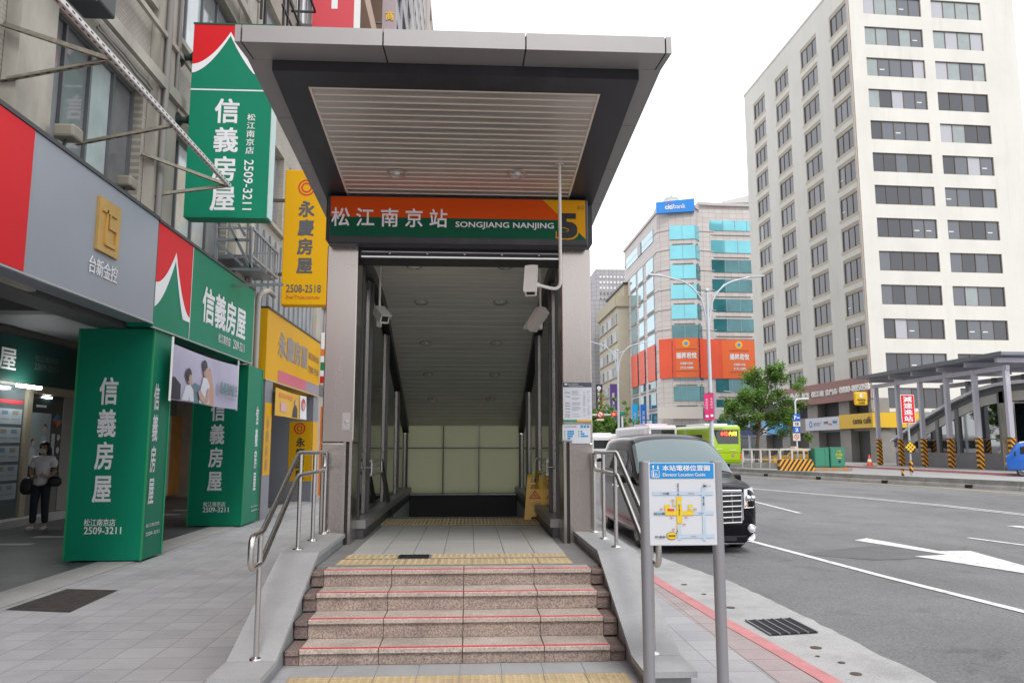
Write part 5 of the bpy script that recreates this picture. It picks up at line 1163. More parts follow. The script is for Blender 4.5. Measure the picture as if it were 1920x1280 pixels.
# farther buildings on the shop side
def block(lab, y0, y1, zt, X, wall, pier, pane, frame, first=3.6, fh=3.3, wh=1.9, bw=2.6, seed=2, nm='street_building'):
    b = thing(nm, lab, 'building', (X, (y0 + y1) / 2, 0)); n = max(1, int((y1 - y0 - .8) / (bw + .9))); st = (y1 - y0 - .8) / n
    bays = [(y0 + .8 + i * st, y0 + .8 + i * st + st - .8) for i in range(n)]
    floors = []; z = first + .9
    while z + wh + .6 < zt: floors.append((z, z + wh)); z += fh
    f = FX(X); mb = MB(); zc = 0
    for (a, c) in floors + [(zt, zt)]:
        f.box(mb, y0, y1, zc, a, -.35, 0); 
        if a >= zt: break
        yc = y0
        for (u0, u1) in bays: f.box(mb, yc, u0, a, c, -.35, -.004); yc = u1
        f.box(mb, yc, y1, a, c, -.35, -.004); zc = c
    mb.box(X - 9, X - .36, y0, y1, 0, zt); mb.build('wall', wall, b)
    rn = random.Random(seed)
    for (a, c) in floors:
        for (u0, u1) in bays:
            mb = MB(); k = 3; w_ = (u1 - u0) / k
            for i in range(k + 1): q = min(max(u0 + i * w_, u0 + .03), u1 - .03); f.box(mb, q - .03, q + .03, a + .05, c - .05, -.2, -.12, 0)
            f.box(mb, u0, u1, a + .002, a + .05, -.2, -.12, 0); f.box(mb, u0, u1, c - .05, c - .002, -.2, -.12, 0); f.box(mb, u0 + .03, u1 - .03, a + .04, c - .04, -.17, -.16, 1)
            mb.build('window', [frame, rn.choice(pane)], b)
    return b
Cb = block('cream apartment block with balconies behind the red projecting sign', 25.2, 39.5, 42, -5.0, mat('cream_render', (.45, .40, .33, 1), .8, nscale=1, namt=.2), M_STUC, [M_PANE_L, M_PANE_M], M_FRAMEL, seed=3)
mb = MB(); f = FX(-5.0)
for k in range(9): z = 6.2 + 3.3 * k; f.box(mb, 26, 38, z - 1.0, z - .95, .002, .9); f.box(mb, 26, 38, z - .95, z - .1, .86, .9)
mb.build('balcony', mat('peach_balcony', (.50, .36, .28, 1), .8), Cb)
block('grey office block with dark glass farther down the shop side', 39.6, 60, 47, -5.0, mat('grey_cladding', (.36, .35, .36, 1), .7, nscale=1, namt=.15), M_STUC, [M_WGL, M_PANE_M, M_PANE_L], M_FRAME, seed=5)
block('pale ribbed tower at the far end of the shop side', 60.2, 78, 50, -5.0, mat('pale_ribbed', (.46, .44, .43, 1), .7), M_STUC, [M_WGL, M_PANE_M], M_FRAME, bw=1.2, seed=6)
block('small pinkish tower beyond the ribbed tower', 78.3, 95, 50.5, -4.6, mat('pink_grey_wall', (.50, .44, .41, 1), .7), M_STUC, [M_PANE_M], M_FRAME, seed=7)
t = thing('red_projecting_sign', 'tall red projecting sign partly hidden above the canopy', 'sign', (-4.5, 20.7, 12.8)); mb = MB(); mb.box(-4.52, -3.36, 20.7, 21.0, 12.85, 17); mb.build('box', mat('pinkish_red_panel', (.60, .045, .065, 1), .4), t)
mb = MB(); f = Fr((-4.52, 20.7, 12.85)); f.rect(mb, .33, .87, .08, .13, 0); f.rect(mb, .53, .70, 1.0, 1.4, 0); mb.build('marks', M_WHITE_S, t); mb = MB(); mb.box(-3.357, -3.22, 20.71, 20.99, 12.86, 17); mb.build('side_panel', M_WHITE, t)
mb = MB()
for z in (13.4, 16.4): mb = MB(); mb.bar((-5, 20.85, z), (-4.52, 20.85, z), .08); mb.build('bracket', M_STEEL_D, t)
t = thing('plaque_sign', 'mauve vertical sign with a gold character above the canopy', 'sign', (-3.6, 32, 18.5)); p0, p1 = yp(716, 60, 32), yp(743, 0, 32); mb = MB(); mb.box(p0[0], p1[0], 32, 32.3, p0[1] - 1, p1[1] + 3); mb.build('box', mat('mauve_panel', (.36, .29, .32, 1), .5), t)
mb = MB(); c = yp(731, 31, 32); Fr((0, 32, 0)).text(mb, '商', c[0], c[1], .36, .42, 0, .03, thick=.03); mb.build('lettering', mat('gold_lettering', (.62, .40, .05, 1), .4, .3), t); mb = MB(); mb.bar((-5, 32.15, p0[1] + .5), (p0[0], 32.15, p0[1] + .5), .08); mb.bar((-5, 32.15, p0[1] + 2), (p0[0], 32.15, p0[1] + 2), .08); mb.build('bracket', M_STEEL_D, t)
t = thing('window_grille', 'black iron window grille on the wall left of the red projecting sign', 'grille', (-4.6, 19, 11.5)); mb = MB(); X_ = -4.35
for px in (490, 497, 532, 540, 560):
    a, z = xp(px, 20, X_); mb.bar((X_, a, 10.3), (X_, a, 14.6), .05)
for z in (10.6, 11.6, 12.1, 13.5): mb.bar((X_, 16.8, z), (X_, 20.3, z), .045)
for y in (16.8, 20.3): mb.bar((X_, y, 10.6), (-5, y, 10.6), .05); mb.bar((X_, y, 13.5), (-5, y, 13.5), .05)
mb.build('bars', M_BLACK, t)

# unseen low block added behind the viewer for the steel pillars to mirror
t = thing('street_building', 'low brown brick block across the crossing behind the viewer, mirrored in the steel pillars', 'building', (-6, -44, 0))
mb = MB(); mb.box(-34, 16, -56, -44, 0, 9.5); mb.build('wall', mat('brown_brick', (.16, .10, .085, 1), .8, nscale=1, namt=.25), t)
for i in range(12):
    for k in range(2): mb = MB(); mb.box(-32.5 + i * 4, -30 + i * 4, -44.0, -43.94, 1.2 + k * 4.2, 3.6 + k * 4.2); mb.build('window', M_PANE_M, t)
# ------------------------------------------------------------------ far side of the road: buildings
M_OFFW = mat('off_white_render', (.66, .645, .595, 1), .8, nscale=.25, namt=.07, stretch=(1, 1, .25))
M_BRZ = mat('bronze_frame', (.14, .10, .075, 1), .45, .4)
PANES = [mat('office_pane_dark', (.05, .055, .065, 1), .05, spec=.8), mat('office_pane_grey', (.12, .13, .15, 1), .06, spec=.8), mat('office_pane_blind', (.30, .34, .34, 1), .2, spec=.6, nscale=1, namt=.12), mat('office_pane_curtain', (.42, .42, .46, 1), .25, spec=.6)]
wb = thing('office_tower', 'tall off-white office block with rows of dark windows at the right', 'building', (43, 75, 0))
TOP = 48.6
R0, R1 = V((37.45, 70, 0)), V((55.15, 70.9, 0)); L0 = V((37.0, 98, 0))
fr = Fr(R0, R1 - R0); fl = Fr(L0, R0 - L0); RL = (R1 - R0).length; LL = (R0 - L0).length
rcols = [(1.5, 7.65), (8.75, 14.15)]; rrows = [(10.23 + 3.27 * k - 1.92, 10.23 + 3.27 * k) for k in range(-1, 12)]
lcols = [(3.0, 6.75), (9.9, 13.7), (17.0, 20.9), (23.9, 27.4)]; lrows = [(13.42 + 3.27 * k - 2.45, 13.42 + 3.27 * k) for k in range(-1, 11)]
core = MB(); n1 = fr.n; n2 = fl.n
ci = [R0 - n1 * .9 - n2 * .9, R1 - n1 * .9, R1 + V((0, 24, 0)), L0 - n2 * .9 + V((0, 0, 0))]
core.prism([(p.x, p.y) for p in ci], 0, TOP - .4, 1)
def grid(f, Ltot, cols, rows, th, z0, z1, mb, inset0=0.0):
    zc = z0
    for a, b in rows + [(z1, z1)]:
        f.box(mb, inset0, Ltot, zc, a, -th, 0)
        if a >= z1: break
        u = inset0
        for c0, c1 in cols: f.box(mb, u, c0, a, b, -th, -.003); u = c1
        f.box(mb, u, Ltot, a, b, -th, -.003); zc = b
grid(fr, RL, rcols, rrows, .30, 4.7, TOP, core); 
core.box(55.15, 55.2, 71, 95, 0, TOP)
grid(fl, LL - .31, lcols, lrows, .5, 8.0, TOP, core)
fl.box(core, 0, LL - .31, 4.3, 7.99, -2.2, -1.6, 1)
for k, (a, b) in enumerate(lrows):       # sloping hoods and sills of the recessed windows
    for c0, c1 in lcols:
        q = [fl.p(c0 + .002, b - .30, -.20), fl.p(c1 - .002, b - .30, -.20), fl.p(c1 - .002, b - .002, -.03), fl.p(c0 + .002, b - .002, -.03)]
        core.add(q + [fl.p(c0 + .002, b - .002, -.20), fl.p(c1 - .002, b - .002, -.20)], [(0, 1, 2, 3), (0, 3, 4), (1, 5, 2), (0, 4, 5, 1)], 2)
        q = [fl.p(c0 - .15, a - .30, .003), fl.p(c1 + .15, a - .30, .003), fl.p(c1 + .15, a - .012, .10), fl.p(c0 - .15, a - .012, .10)]
        core.add(q + [fl.p(c0 - .15, a - .012, .003), fl.p(c1 + .15, a - .012, .003)], [(0, 1, 2, 3), (3, 2, 5, 4), (0, 3, 4), (1, 5, 2)], 2)
core.build('wall', [M_OFFW, mat('inner_dark', (.08, .08, .08, 1), .8), mat('pale_yellow_render', (.66, .60, .49, 1), .8)], wb)
rn = random.Random(12)
def window(f, c0, c1, a, b, o, k, mix, name='window', split=None):
    mb = MB(); w_ = (c1 - c0) / k
    f.box(mb, c0 + .002, c1 - .002, a + .002, a + .06, o - .08, o, 0); f.box(mb, c0 + .002, c1 - .002, b - .06, b - .002, o - .08, o, 0)
    for i in range(k + 1):
        c = min(max(c0 + i * w_, c0 + .04), c1 - .04); f.box(mb, c - .035, c + .035, a + .061, b - .061, o - .08, o, 0)
    wn = mb.build(name, M_BRZ, wb)
    mb = MB()
    for i in range(k):
        mi = rn.choices(range(4), mix)[0]
        f.box(mb, c0 + i * w_ + .03, c0 + (i + 1) * w_ - .03, a + .05, b - .05, o - .065, o - .05, mi)
        if mi in (1,) and rn.random() < .25: f.box(mb, c0 + i * w_ + .2, c0 + i * w_ + .7, a + .75, a + .85, o - .05, o - .047, 4)
    mb.build('panes', PANES + [mat('ceiling_light_seen', (.7, .72, .66, 1), .5)], wn)
for j, (a, b) in enumerate(rrows):
    hi = max(0, j - 6)
    for c, (c0, c1) in enumerate(rcols): window(fr, c0, c1, a, b, -.12, 5 if c == 0 else 4, (6 - hi * .8, 5, .2 + hi * .75, .2 + hi * .25))
for j, (a, b) in enumerate(lrows):
    for (c0, c1) in lcols: window(fl, c0, c1, a + .05, b - .31, -.12, 3, (8, 3, .2, .15))
mb = MB(); fl.box(mb, -.1, LL - .31, TOP, TOP + .25, -.4, .06); fr.box(mb, -.06, RL, TOP, TOP + .25, -.4, .06); mb.build('parapet_cap', M_OFFW, wb)
mb = MB(); mb.tube([fl.p(LL - .1, 5, .12), fl.p(LL - .1, TOP - 2, .12)], .09, 8); mb.build('rain_pipe', mat('beige_pipe', (.42, .36, .31, 1), .6), wb)
stain(M_OFFW, .9, .54, .74, .92, (1.6, 1.6, .12), 3); stain(M_OFFW, .35, .5, .7, .95, seed=5)
# lower storeys
mb = MB()
for u0, u1 in ((-.2, 2.4), (7.2, 9.4), (14.2, 16.6), (21.3, 23.4), (27.0, LL)): fl.box(mb, u0, u1, 0, 6.0, -1.5, -.05, 0)
fl.box(mb, 0, LL, 3.0, 4.6, -1.4, -.3, 0); fr.box(mb, .05, 2.0, 0, 4.69, -1, -.01, 0); fr.box(mb, 14, RL, 0, 4.69, -1, -.01, 0); fr.box(mb, 2.0, 14, 3.2, 4.69, -1, -.02, 0)
mb.build('stone_base', mat('grey_brown_stone', (.26, .245, .225, 1), .6, nscale=1, namt=.15), wb)
mb = MB()
for u0, u1 in ((2.4, 7.2), (9.4, 14.2), (16.6, 21.3), (23.4, 27.0)):
    fl.box(mb, u0, u1, 4.62, 5.98, -1.3, -1.2, 0); fl.box(mb, u0, u1, 0, 2.98, -2.6, -2.5, 0 if u0 < 20 else 1)
    for k in range(4): c = u0 + (k + .5) * (u1 - u0) / 4; fl.box(mb, c - .03, c + .03, 4.62, 5.98, -1.2, -1.15, 2)
mb.build('shop_window', [PANES[0], mat('warm_cafe_interior', (.10, .045, .03, 1), .3), M_BRZ], wb)
mb = MB(); fl.box(mb, 24.4, 24.8, .1, 2.4, -2.45, -2.35, 0); fl.box(mb, 25.9, 26.15, .1, 2.4, -2.45, -2.35, 0); fl.box(mb, 24.85, 25.8, 1.2, 2.4, -2.48, -2.4, 1); fl.box(mb, 24.5, 26.6, .1, .9, -2.3, -2.1, 0)
mb.build('cafe_counter', [mat('red_wood', (.22, .04, .02, 1), .5), mat('cream_wall', (.50, .38, .24, 1), .6)], wb)
mb = MB(); fl.box(mb, 25.6, 26.7, 2.48, 2.62, -2.3, -2.2); fl.box(mb, 16.0, 16.1, 2.0, 3.0, -.5, -.45); mb.build('lit_lamp', mat('warm_lamp', (.9, .75, .5, 1), .4, emit=(1, .82, .5, 1), estr=4), wb)
def onwall(name, lab, f, u0, u1, z0, z1, m, o0=.02, o1=.5, cat='shop sign'):
    c = f.p((u0 + u1) / 2, z0, o1); t = thing(name, lab, cat, tuple(c)); mb = MB(); f.box(mb, u0, u1, z0, z1, o0, o1); mb.build('box', m, t); return t
ux = lambda px, py: (lambda p: ((p - L0).dot(fl.r), p.z))(AX(px, py, 36.8))
t = onwall('fascia_band', 'long brown sign band with raised white lettering across the white office block', fl, 7.5, LL - .35, 5.95, 8.05, mat('brown_band', (.27, .115, .095, 1), .5))
mb = MB(); fo = Fr(fl.p(0, 0, .5), fl.r)
for s, x0, x1, y0, y1 in (('住商不動產', 1452, 1503, 757, 736), ('捷運', 1506, 1519, 747, 737), ('松江南', 1523, 1545, 743, 731), ('京門市', 1548, 1570, 739, 725), ('0800-885058', 1573, 1628, 730, 716)):
    a, b = ux(x0, (y0 + y1) / 2), ux(x1, (y0 + y1) / 2); zc = {'住商不動產': 7.0}.get(s, 7.0)
    mb = MB(); fo.text(mb, s, (a[0] + b[0]) / 2, zc + (.05 if s[0] == '0' else 0), b[0] - a[0], .95 if s == '住商不動產' else .62, 0, .03, thick=.08); mb.build('lettering', mat('raised_white_lettering', (.80, .79, .77, 1), .5), t)
M_CAFE = mat('cafe_yellow', (.75, .46, .01, 1), .4)
t = onwall('cafe_sign', 'long yellow cafe fascia sign wrapping the corner of the white office block', fl, ux(1571, 790)[0], LL, 3.25, 4.62, M_CAFE, .02, .42)
fr.box(mb := MB(), -.42, 4.2, 3.252, 4.618, .02, .42); mb.build('return_box', M_CAFE, t)
mb = MB(); fo = Fr(fl.p(0, 0, .42), fl.r); a, b = ux(1596, 790), ux(1629, 790); fo.text(mb, 'cama café', (a[0] + b[0]) / 2, 3.95, b[0] - a[0], .62, 0, .012, off=.02); mb.build('lettering', M_BRN, t)
t = onwall('clinic_sign', 'white fascia sign with small blue print left of the yellow cafe sign', fl, ux(1510, 795)[0], ux(1571, 790)[0] - .02, 3.2, 4.5, mat('lilac_white', (.60, .60, .68, 1), .4), .02, .42)
mb = MB(); a, b = ux(1516, 795), ux(1566, 795); fo.disc(mb, a[0] + .5, 3.85, .36, 0, .02, .2); fo.text(mb, 'INFINITY', a[0] + 2.1, 3.9, 1.8, .26, 1, off=.02); fo.text(mb, 'MRI', a[0] + 4.0, 3.95, .9, .28, 1, .01, off=.02); fo.rect(mb, a[0] + 4.6, a[0] + 5.2, 3.68, 3.86, 2, .02); fo.text(mb, '健檢', a[0] + 5.9, 3.98, .9, .28, 0, .01, off=.02); fo.rect(mb, a[0] + 1.2, a[0] + 2.6, 3.66, 3.72, 1, .02)
mb.build('printing', [mat('clinic_blue', (.05, .30, .62, 1), .4), mat('clinic_grey', (.22, .24, .30, 1), .5), mat('clinic_red', (.65, .12, .03, 1), .5)], t)
t = onwall('blue_shop_sign', 'bright blue shop sign partly behind the street tree', fl, ux(1432, 800)[0], ux(1470, 800)[0], 2.9, 4.5, mat('sky_blue_sign', (.05, .38, .72, 1), .4), .02, .42)
mb = MB(); fo.rect(mb, ux(1433, 800)[0], ux(1441, 800)[0], 3.0, 3.9, 0, .02); mb.build('mark', M_WHITE_S, t)
t = onwall('blue_awning', 'dark blue awning at the far left end of the white office block', fl, -6, -.3, 3.0, 4.0, mat('navy_awning', (.015, .03, .16, 1), .6), -.6, .6)
# square cafe blade sign
c = AX(1615, 747, 36.0); t = thing('cafe_blade_sign', 'square yellow blade sign with rounded corners under the brown band', 'sign', tuple(c))
mb = MB(); mb.rbox(c.x - .62, c.x + .62, c.y, c.y + .3, c.z - .62, c.z + .62, .14, 3); mb.build('box', M_CAFE, t)
mb = MB(); f = Fr((c.x, c.y, c.z)); f.text(mb, 'cama', 0, -.12, .78, .17, 0, .01, off=.02); f.text(mb, 'café', 0, -.36, .6, .2, 0, .01, off=.02); f.disc(mb, 0, .28, .19, 1, .02); f.disc(mb, .2, .30, .09, 1, .02, .05); mb.build('lettering', [M_BRN, mat('cream_white_mark', (.8, .74, .6, 1), .5)], t)
mb = MB(); mb.bar((c.x + .6, c.y + .15, c.z), (37.3, c.y + .15, c.z), .1); mb.build('bracket', M_STEEL_D, t)

# glass and stone bank tower
bt = thing('bank_tower', 'pale stone and turquoise glass tower wrapped in an orange banner, in the distance', 'building', (38, 130, 0))
PTS = [V(p) for p in ((31.4, 153, 0), (31.6, 126.5, 0), (33.3, 124.8, 0), (37.4, 123.9, 0), (38.4, 125.2, 0), (41.2, 125.7, 0), (60, 126.2, 0))]
FC = [Fr(PTS[i], PTS[i + 1] - PTS[i]) for i in range(6)]; LN = [(PTS[i + 1] - PTS[i]).length for i in range(6)]
hts = [41.2, 41.2, 41.6, 41.6, 42.6, 42.6]
M_STON = tile_mat('pale_stone_cladding', (.52, .47, .45, 1), (.57, .525, .50, 1), (.33, .30, .29, 1), 1.2, .85, .03, 0, .55, .08, .3, vert='x', bump=.1)
mb = MB(); mb.prism([(p.x, p.y) for p in PTS] + [(60, 153)], 0, 41.2); mb.build('wall', M_STON, bt)
mb = MB(); mb.prism([(38.6, 125.6), (41.2, 125.9), (60, 126.4), (60, 150), (38.6, 150)], 41.21, 42.7); mb.build('roof_storey', M_STON, bt)
M_TEAL = mat('turquoise_sky_glass', (.18, .56, .64, 1), .06, .25, nscale=.12, namt=.2, spec=1.0); M_TEALD = mat('dark_teal_glass', (.035, .17, .19, 1), .05, .1, nscale=.2, namt=.5, spec=1.0); M_BLUEG = mat('pale_blue_glass', (.30, .50, .58, 1), .06, .3, nscale=.1, namt=.15, spec=1.0)  # upper panes' sky reflection painted in as a brighter turquoise
def bands(i, u0, u1, zt, n, h, pitch, m, split=0):
    f = FC[i]
    for k in range(n):
        b = zt - pitch * k; mm = m[min(k, len(m) - 1)]
        mb = MB(); f.box(mb, u0, u1, b - h, b, .01, .12, 0)
        q = max(1, round((u1 - u0) / 2.2))
        for j in range(1, q): c = u0 + (u1 - u0) * j / q; f.box(mb, c - .04, c + .04, b - h, b, .121, .16, 1)
        f.box(mb, u0 + .4, u1 - .4, b - h - .85, b - h - .75, .01, .10, 2)
        mb.build('window', [mm, mat('teal_frame', (.25, .38, .40, 1), .4), mat('dark_groove', (.16, .15, .14, 1), .6)], bt)
z1 = lambda py: AY(1275, py, 124.3).z
bands(2, .02, LN[2] - .02, z1(423), 9, 2.35, 3.37, [M_TEAL, M_TEAL, M_TEAL, M_TEAL, M_TEAL, M_TEALD]); bands(3, .02, LN[3] - .02, z1(423), 9, 2.35, 3.37, [M_TEAL, M_TEAL, M_TEALD])
z1 = lambda py: AY(1370, py, 126).z
bands(5, -2.6, 12, z1(415), 1, 1.75, 3.37, [M_TEAL]); bands(5, -.6, 6.4, z1(452), 10, 2.15, 3.37, [M_TEAL, M_TEALD])
f = FC[0]; ry = lambda px: (lambda p: (p - PTS[0]).dot(f.r))(AX(px, 560, 31.5))
for a, b in ((1184, 1194), (1198, 1207), (1213, 1226)):
    for k in range(10): mb = MB(); zt = 34.0 - 3.37 * k; f.box(mb, ry(a), ry(b), zt - 2.5, zt, .01, .1); f.box(mb, ry(a), ry(b), zt - 2.95, zt - 2.8, .01, .14, 1); mb.build('window', [M_BLUEG if k < 6 else M_TEALD, MATS['dark_groove']], bt)
mb = MB(); f.box(mb, 2, LN[0] - 2.5, 36.6, 38.8, .01, .1); f.box(mb, ry(1199), ry(1205), 36.6, 38.8, .11, .2, 1); mb.build('window', [M_BLUEG, PANES[0]], bt)
for i, h in enumerate(hts):
    mb = MB(); FC[i].box(mb, 0, LN[i], h - .5, h - .02, .0, .25); 
    if i < 5:
        for k in range(8): FC[i].box(mb, 0, LN[i], 38.6 - 3.37 * k - 1.1, 38.6 - 3.37 * k - 1.0, .002, .1)
    mb.build('cornice', mat('stone_trim', (.50, .46, .44, 1), .6), bt)
M_BAN = mat('orange_red_banner', (.72, .085, .03, 1), .5, nscale=.12, namt=.12); M_BAN2 = mat('orange_banner_field', (.74, .135, .03, 1), .5, nscale=.15, namt=.1)
mb = MB(); zb0, zb1 = AY(1285, 708, 124.3).z, AY(1285, 634, 124.3).z
for i in range(1, 6): FC[i].box(mb, 0 if i != 5 else 0, LN[i] if i != 5 else AY(1407, 660, 126).x - 41.2, zb0, zb1, .2, .26)
for a, b in ((1184, 1195), (1198, 1208), (1213, 1227)): FC[0].box(mb, ry(a), ry(b), zb0, zb1 - .4, .2, .26)
FC[2].box(mb, .5, LN[2] - .2, zb0 + .05, zb1 - .05, .262, .28, 1); FC[5].box(mb, .6, 6.2, zb0 + .05, zb1 - .05, .262, .28, 1)
bn = mb.build('banner', [M_BAN, M_BAN2], bt)
mb = MB()
for i, u in ((2, LN[2] * .52), (5, 3.5)):
    f = FC[i]; f.text(mb, '揚昇君悅', u, 16.2, 3.3, 1.0, 0, .03, off=.32); f.text(mb, '旺鋪辦公招租', u, 14.9, 2.0, .42, 0, .02, off=.32); f.text(mb, '2732-5888', u, 14.2, 2.1, .40, 0, .02, off=.32); f.disc(mb, u, 18.2, .62, 1, .31); f.disc(mb, u, 18.2, .30, 2, .34); f.rect(mb, u - 1.7, u + 1.7, 17.2, 17.26, 3, .32); f.rect(mb, u - 1.7, u + 1.7, 13.6, 13.66, 3, .32)
for a, b in ((1184, 1195), (1198, 1208), (1213, 1227)): FC[0].text(mb, '揚昇君悅', (ry(a) + ry(b)) / 2, 15.6, (ry(b) - ry(a)) * .5, 3.6, 0, .02, True, off=.32)
mb.build('banner_printing', [M_WHITE_S, mat('amber_glow_print', (.85, .45, .02, 1), .5), mat('clinic_blue', (.05, .3, .6, 1)), M_BRN], bn)
c0 = AY(1233, 385, 123.4); c1 = AY(1306, 385, 123.4)
t = thing('bank_roof_sign', 'blue roof sign with white lettering and a small red arc on the stone tower', 'sign', tuple(c0)); f = Fr((c0.x, 124.4, AY(1270, 398, 123.6).z), V((c1.x - c0.x, -1.2, 0))); W_ = 6.3; H_ = 2.15
mb = MB(); mb2 = [f.p(0, 0), f.p(W_, .15), f.p(W_, H_ + .2), f.p(0, H_ - .25)]; mb.extr(mb2, -f.n * .6); mb.build('box', mat('bank_blue', (.012, .22, .66, 1), .35), t)
mb = MB(); f.text(mb, 'citi', W_ * .33, H_ * .46, 1.25, .80, 0, .03, off=.05); f.text(mb, 'bank', W_ * .61, H_ * .50, 2.0, .80, 0, .004, off=.05); mb.build('lettering', M_WHITE_S, t)
mb = MB(); cx, cy = W_ * .35, H_ * .62; P_ = [(cx + q * .62 * cos(a), cy + q * .42 * sin(a)) for q in (1, .86) for a in [pi * (.12 + .76 * k / 10) for k in range(11)]]; mb.add([f.p(a, b, .06) for a, b in P_], [(k, k + 1, 12 + k, 11 + k) for k in range(10)]); mb.build('red_arc', mat('arc_red', (.7, .03, .03, 1), .5), t)
c = AY(1259, 385, 132); mb = MB(); mb.lathe((c.x, 132, 41.2), [(3.3, 0), (3.3, 1.6), (2.9, 2.4), (2.2, 3.2), (1.4, 3.6), (1.3, 4.1), (.3, 4.3), (.1, 5.0)], 18); mb.build('roof_dome', mat('dome_grey', (.42, .43, .42, 1), .5, .2), bt)
mb = MB(); FC[2].box(mb, -2.6, LN[2] + .3, 5.9, 7.8, .5, 1.0); FC[3].box(mb, .5, LN[3], 5.9, 7.8, .5, 1.0); FC[4].box(mb, 0, LN[4] + .2, 5.9, 7.8, .3, .9); mb.build('canopy_band', mat('cream_canopy', (.62, .58, .52, 1), .5), bt)
mb = MB()
for i in range(6): FC[i].box(mb, .2, LN[i] - .2, .2, 4.8, .01, .1)
mb.build('shop_glazing', PANES[0], bt)
for k, (px, col, lab) in enumerate(((1191, 'banner_cyan', 'light blue vertical banner sign on the left face of the stone tower'), (1207, 'banner_deep_blue', 'deeper blue vertical banner sign beside the light blue one'))):
    c = AX(px, 790, 30.6 - .2 * k); t = thing('blade_sign', lab, 'sign', (c.x, c.y, 3.5)); mb = MB(); h_ = (9.2, 8.6)[k]; mb.box(c.x - .5, c.x + .55, c.y, c.y + .3, 3.6, h_); mb.build('box', mat(col, ((.02, .45, .85, 1), (.01, .16, .60, 1))[k], .4), t)
    mb = MB(); Fr((c.x, c.y, 0)).text(mb, '花旗銀行', 0, 6.0, .5, 3.2, 0, .01, True, off=.03); mb.build('lettering', M_WHITE_S, t); mb = MB(); mb.bar((c.x + .5, c.y + .15, 6), (31.6, c.y + .15, 6), .12); mb.build('bracket', M_STEEL_D, t)

# three blocks at the far end of the road
gb = thing('gridded_tower', 'grey tower with a fine grid of small panels, behind the beige block', 'building', (34, 185, 0))
zt = AY(1140, 505, 180).z; xa, xb = AY(1106, 560, 180).x, AY(1200, 560, 180).x
mb = MB(); mb.box(xa + 1.5, xb, 180, 205, 0, zt, 0); mb.prism([(xa - 3, 184), (xa + 1.49, 180), (xa + 1.49, 205), (xa - 3, 205)], 0, zt - 3, 0); mb.box(xa - 4, xa + 4.2, 176, 179.9, 9.8, AY(1120, 563, 176).z, 0); mb.box(xa - 3, xa + 3.4, 177, 179.9, 0, 9.7, 0)
mb.build('wall', tile_mat('gridded_grey', (.34, .33, .35, 1), (.38, .37, .39, 1), (.22, .21, .23, 1), 1.0, 1.0, .06, 0, .6, .08, .05, vert='x', bump=.1), gb)
mb = MB()
for i in range(14):
    for j in range(9): mb.box(xa + 2.4 + i * .85, xa + 2.85 + i * .85, 179.9, 179.98, zt - 1.6 - j * 1.35, zt - 2.1 - j * 1.35, 0 if j > 2 else 1)
mb.build('panel_openings', [mat('dark_grey_opening', (.17, .16, .18, 1), .6), mat('pale_opening', (.75, .74, .74, 1), .6)], gb)
bb = thing('beige_block', 'beige six storey block with a terrace and small windows left of the stone tower', 'building', (33, 155, 0))
x0 = AY(1159, 640, 150).x; zt = AY(1159, 556, 150).z; f = Fr((x0, 172, 0), (0, -1, 0))
mb = MB(); mb.box(x0, x0 + 20, 150, 172, 0, zt); mb.build('wall', mat('beige_render', (.46, .42, .33, 1), .8, nscale=.3, namt=.1), bb)
mb = MB(); f.box(mb, 0, 22, zt - 2.0, zt + .2, .01, .5); mb.box(x0 - .4, x0 + 20, 149.5, 149.98, zt - 2.0, zt + .2); mb.box(x0 + 1.5, x0 + 20, 150.5, 170, zt + .21, zt + 2.6, 0); mb.build('parapet', [mat('tan_parapet', (.42, .37, .27, 1), .8)], bb)
mb = MB(); mb.box(x0 + 1.2, x0 + 20, 150.2, 170.3, zt + 2.62, zt + 3.0); mb.build('terrace_roof', M_DARK, bb)
for k in range(7):
    z = zt - 5.2 - k * 3.5
    for j in range(4):
        mb = MB(); u0 = 1.2 + j * 5.2; f.box(mb, u0, u0 + 4.2, z, z + 1.9, .01, .12, 0)
        for q in range(1, 5): f.box(mb, u0 + q * .84 - .05, u0 + q * .84 + .05, z, z + 1.9, .121, .18, 1)
        mb.build('window', [[PANES[1], PANES[2], PANES[3]][(k + j) % 3], M_WHITE], bb)
    mb = MB(); f.box(mb, .3, 21.8, z - .3, z - .1, .01, .25); mb.build('sill_band', MATS['tan_parapet'], bb)
for px, X_, z0, z1_, m, lab in ((1124, 27.5, 8.5, 14.5, 'black_blade', 'black and red vertical blade sign on the grey tower'), (1151, 28.0, 6.5, 13.5, 'purple_blade', 'purple vertical blade sign on the beige block')):
    c = AX(px, 760, X_); t = thing('blade_sign', lab, 'sign', (c.x, c.y, z0)); mb = MB(); mb.box(c.x - .7, c.x + .7, c.y, c.y + .3, z0, z1_); mb.build('box', mat(m, {'black_blade': (.02, .02, .025, 1), 'purple_blade': (.10, .05, .22, 1)}[m], .5), t)
    mb = MB(); ff = Fr((c.x, c.y, 0)); ff.text(mb, 'RENOI' if m == 'black_blade' else '補習班', -.1, (z0 + z1_) / 2, .5 if m != 'black_blade' else 4.2, 3.6 if m != 'black_blade' else .55, 0, .01, m != 'black_blade', off=.05, rot=1 if m == 'black_blade' else 0)
    if m == 'black_blade': ff.rect(mb, .42, .68, z0 + .2, z1_ - 1.6, 1, .05); ff.disc(mb, -.05, z1_ - .8, .45, 0, .05)
    mb.build('lettering', [M_WHITE_S, MATS['arc_red']], t)
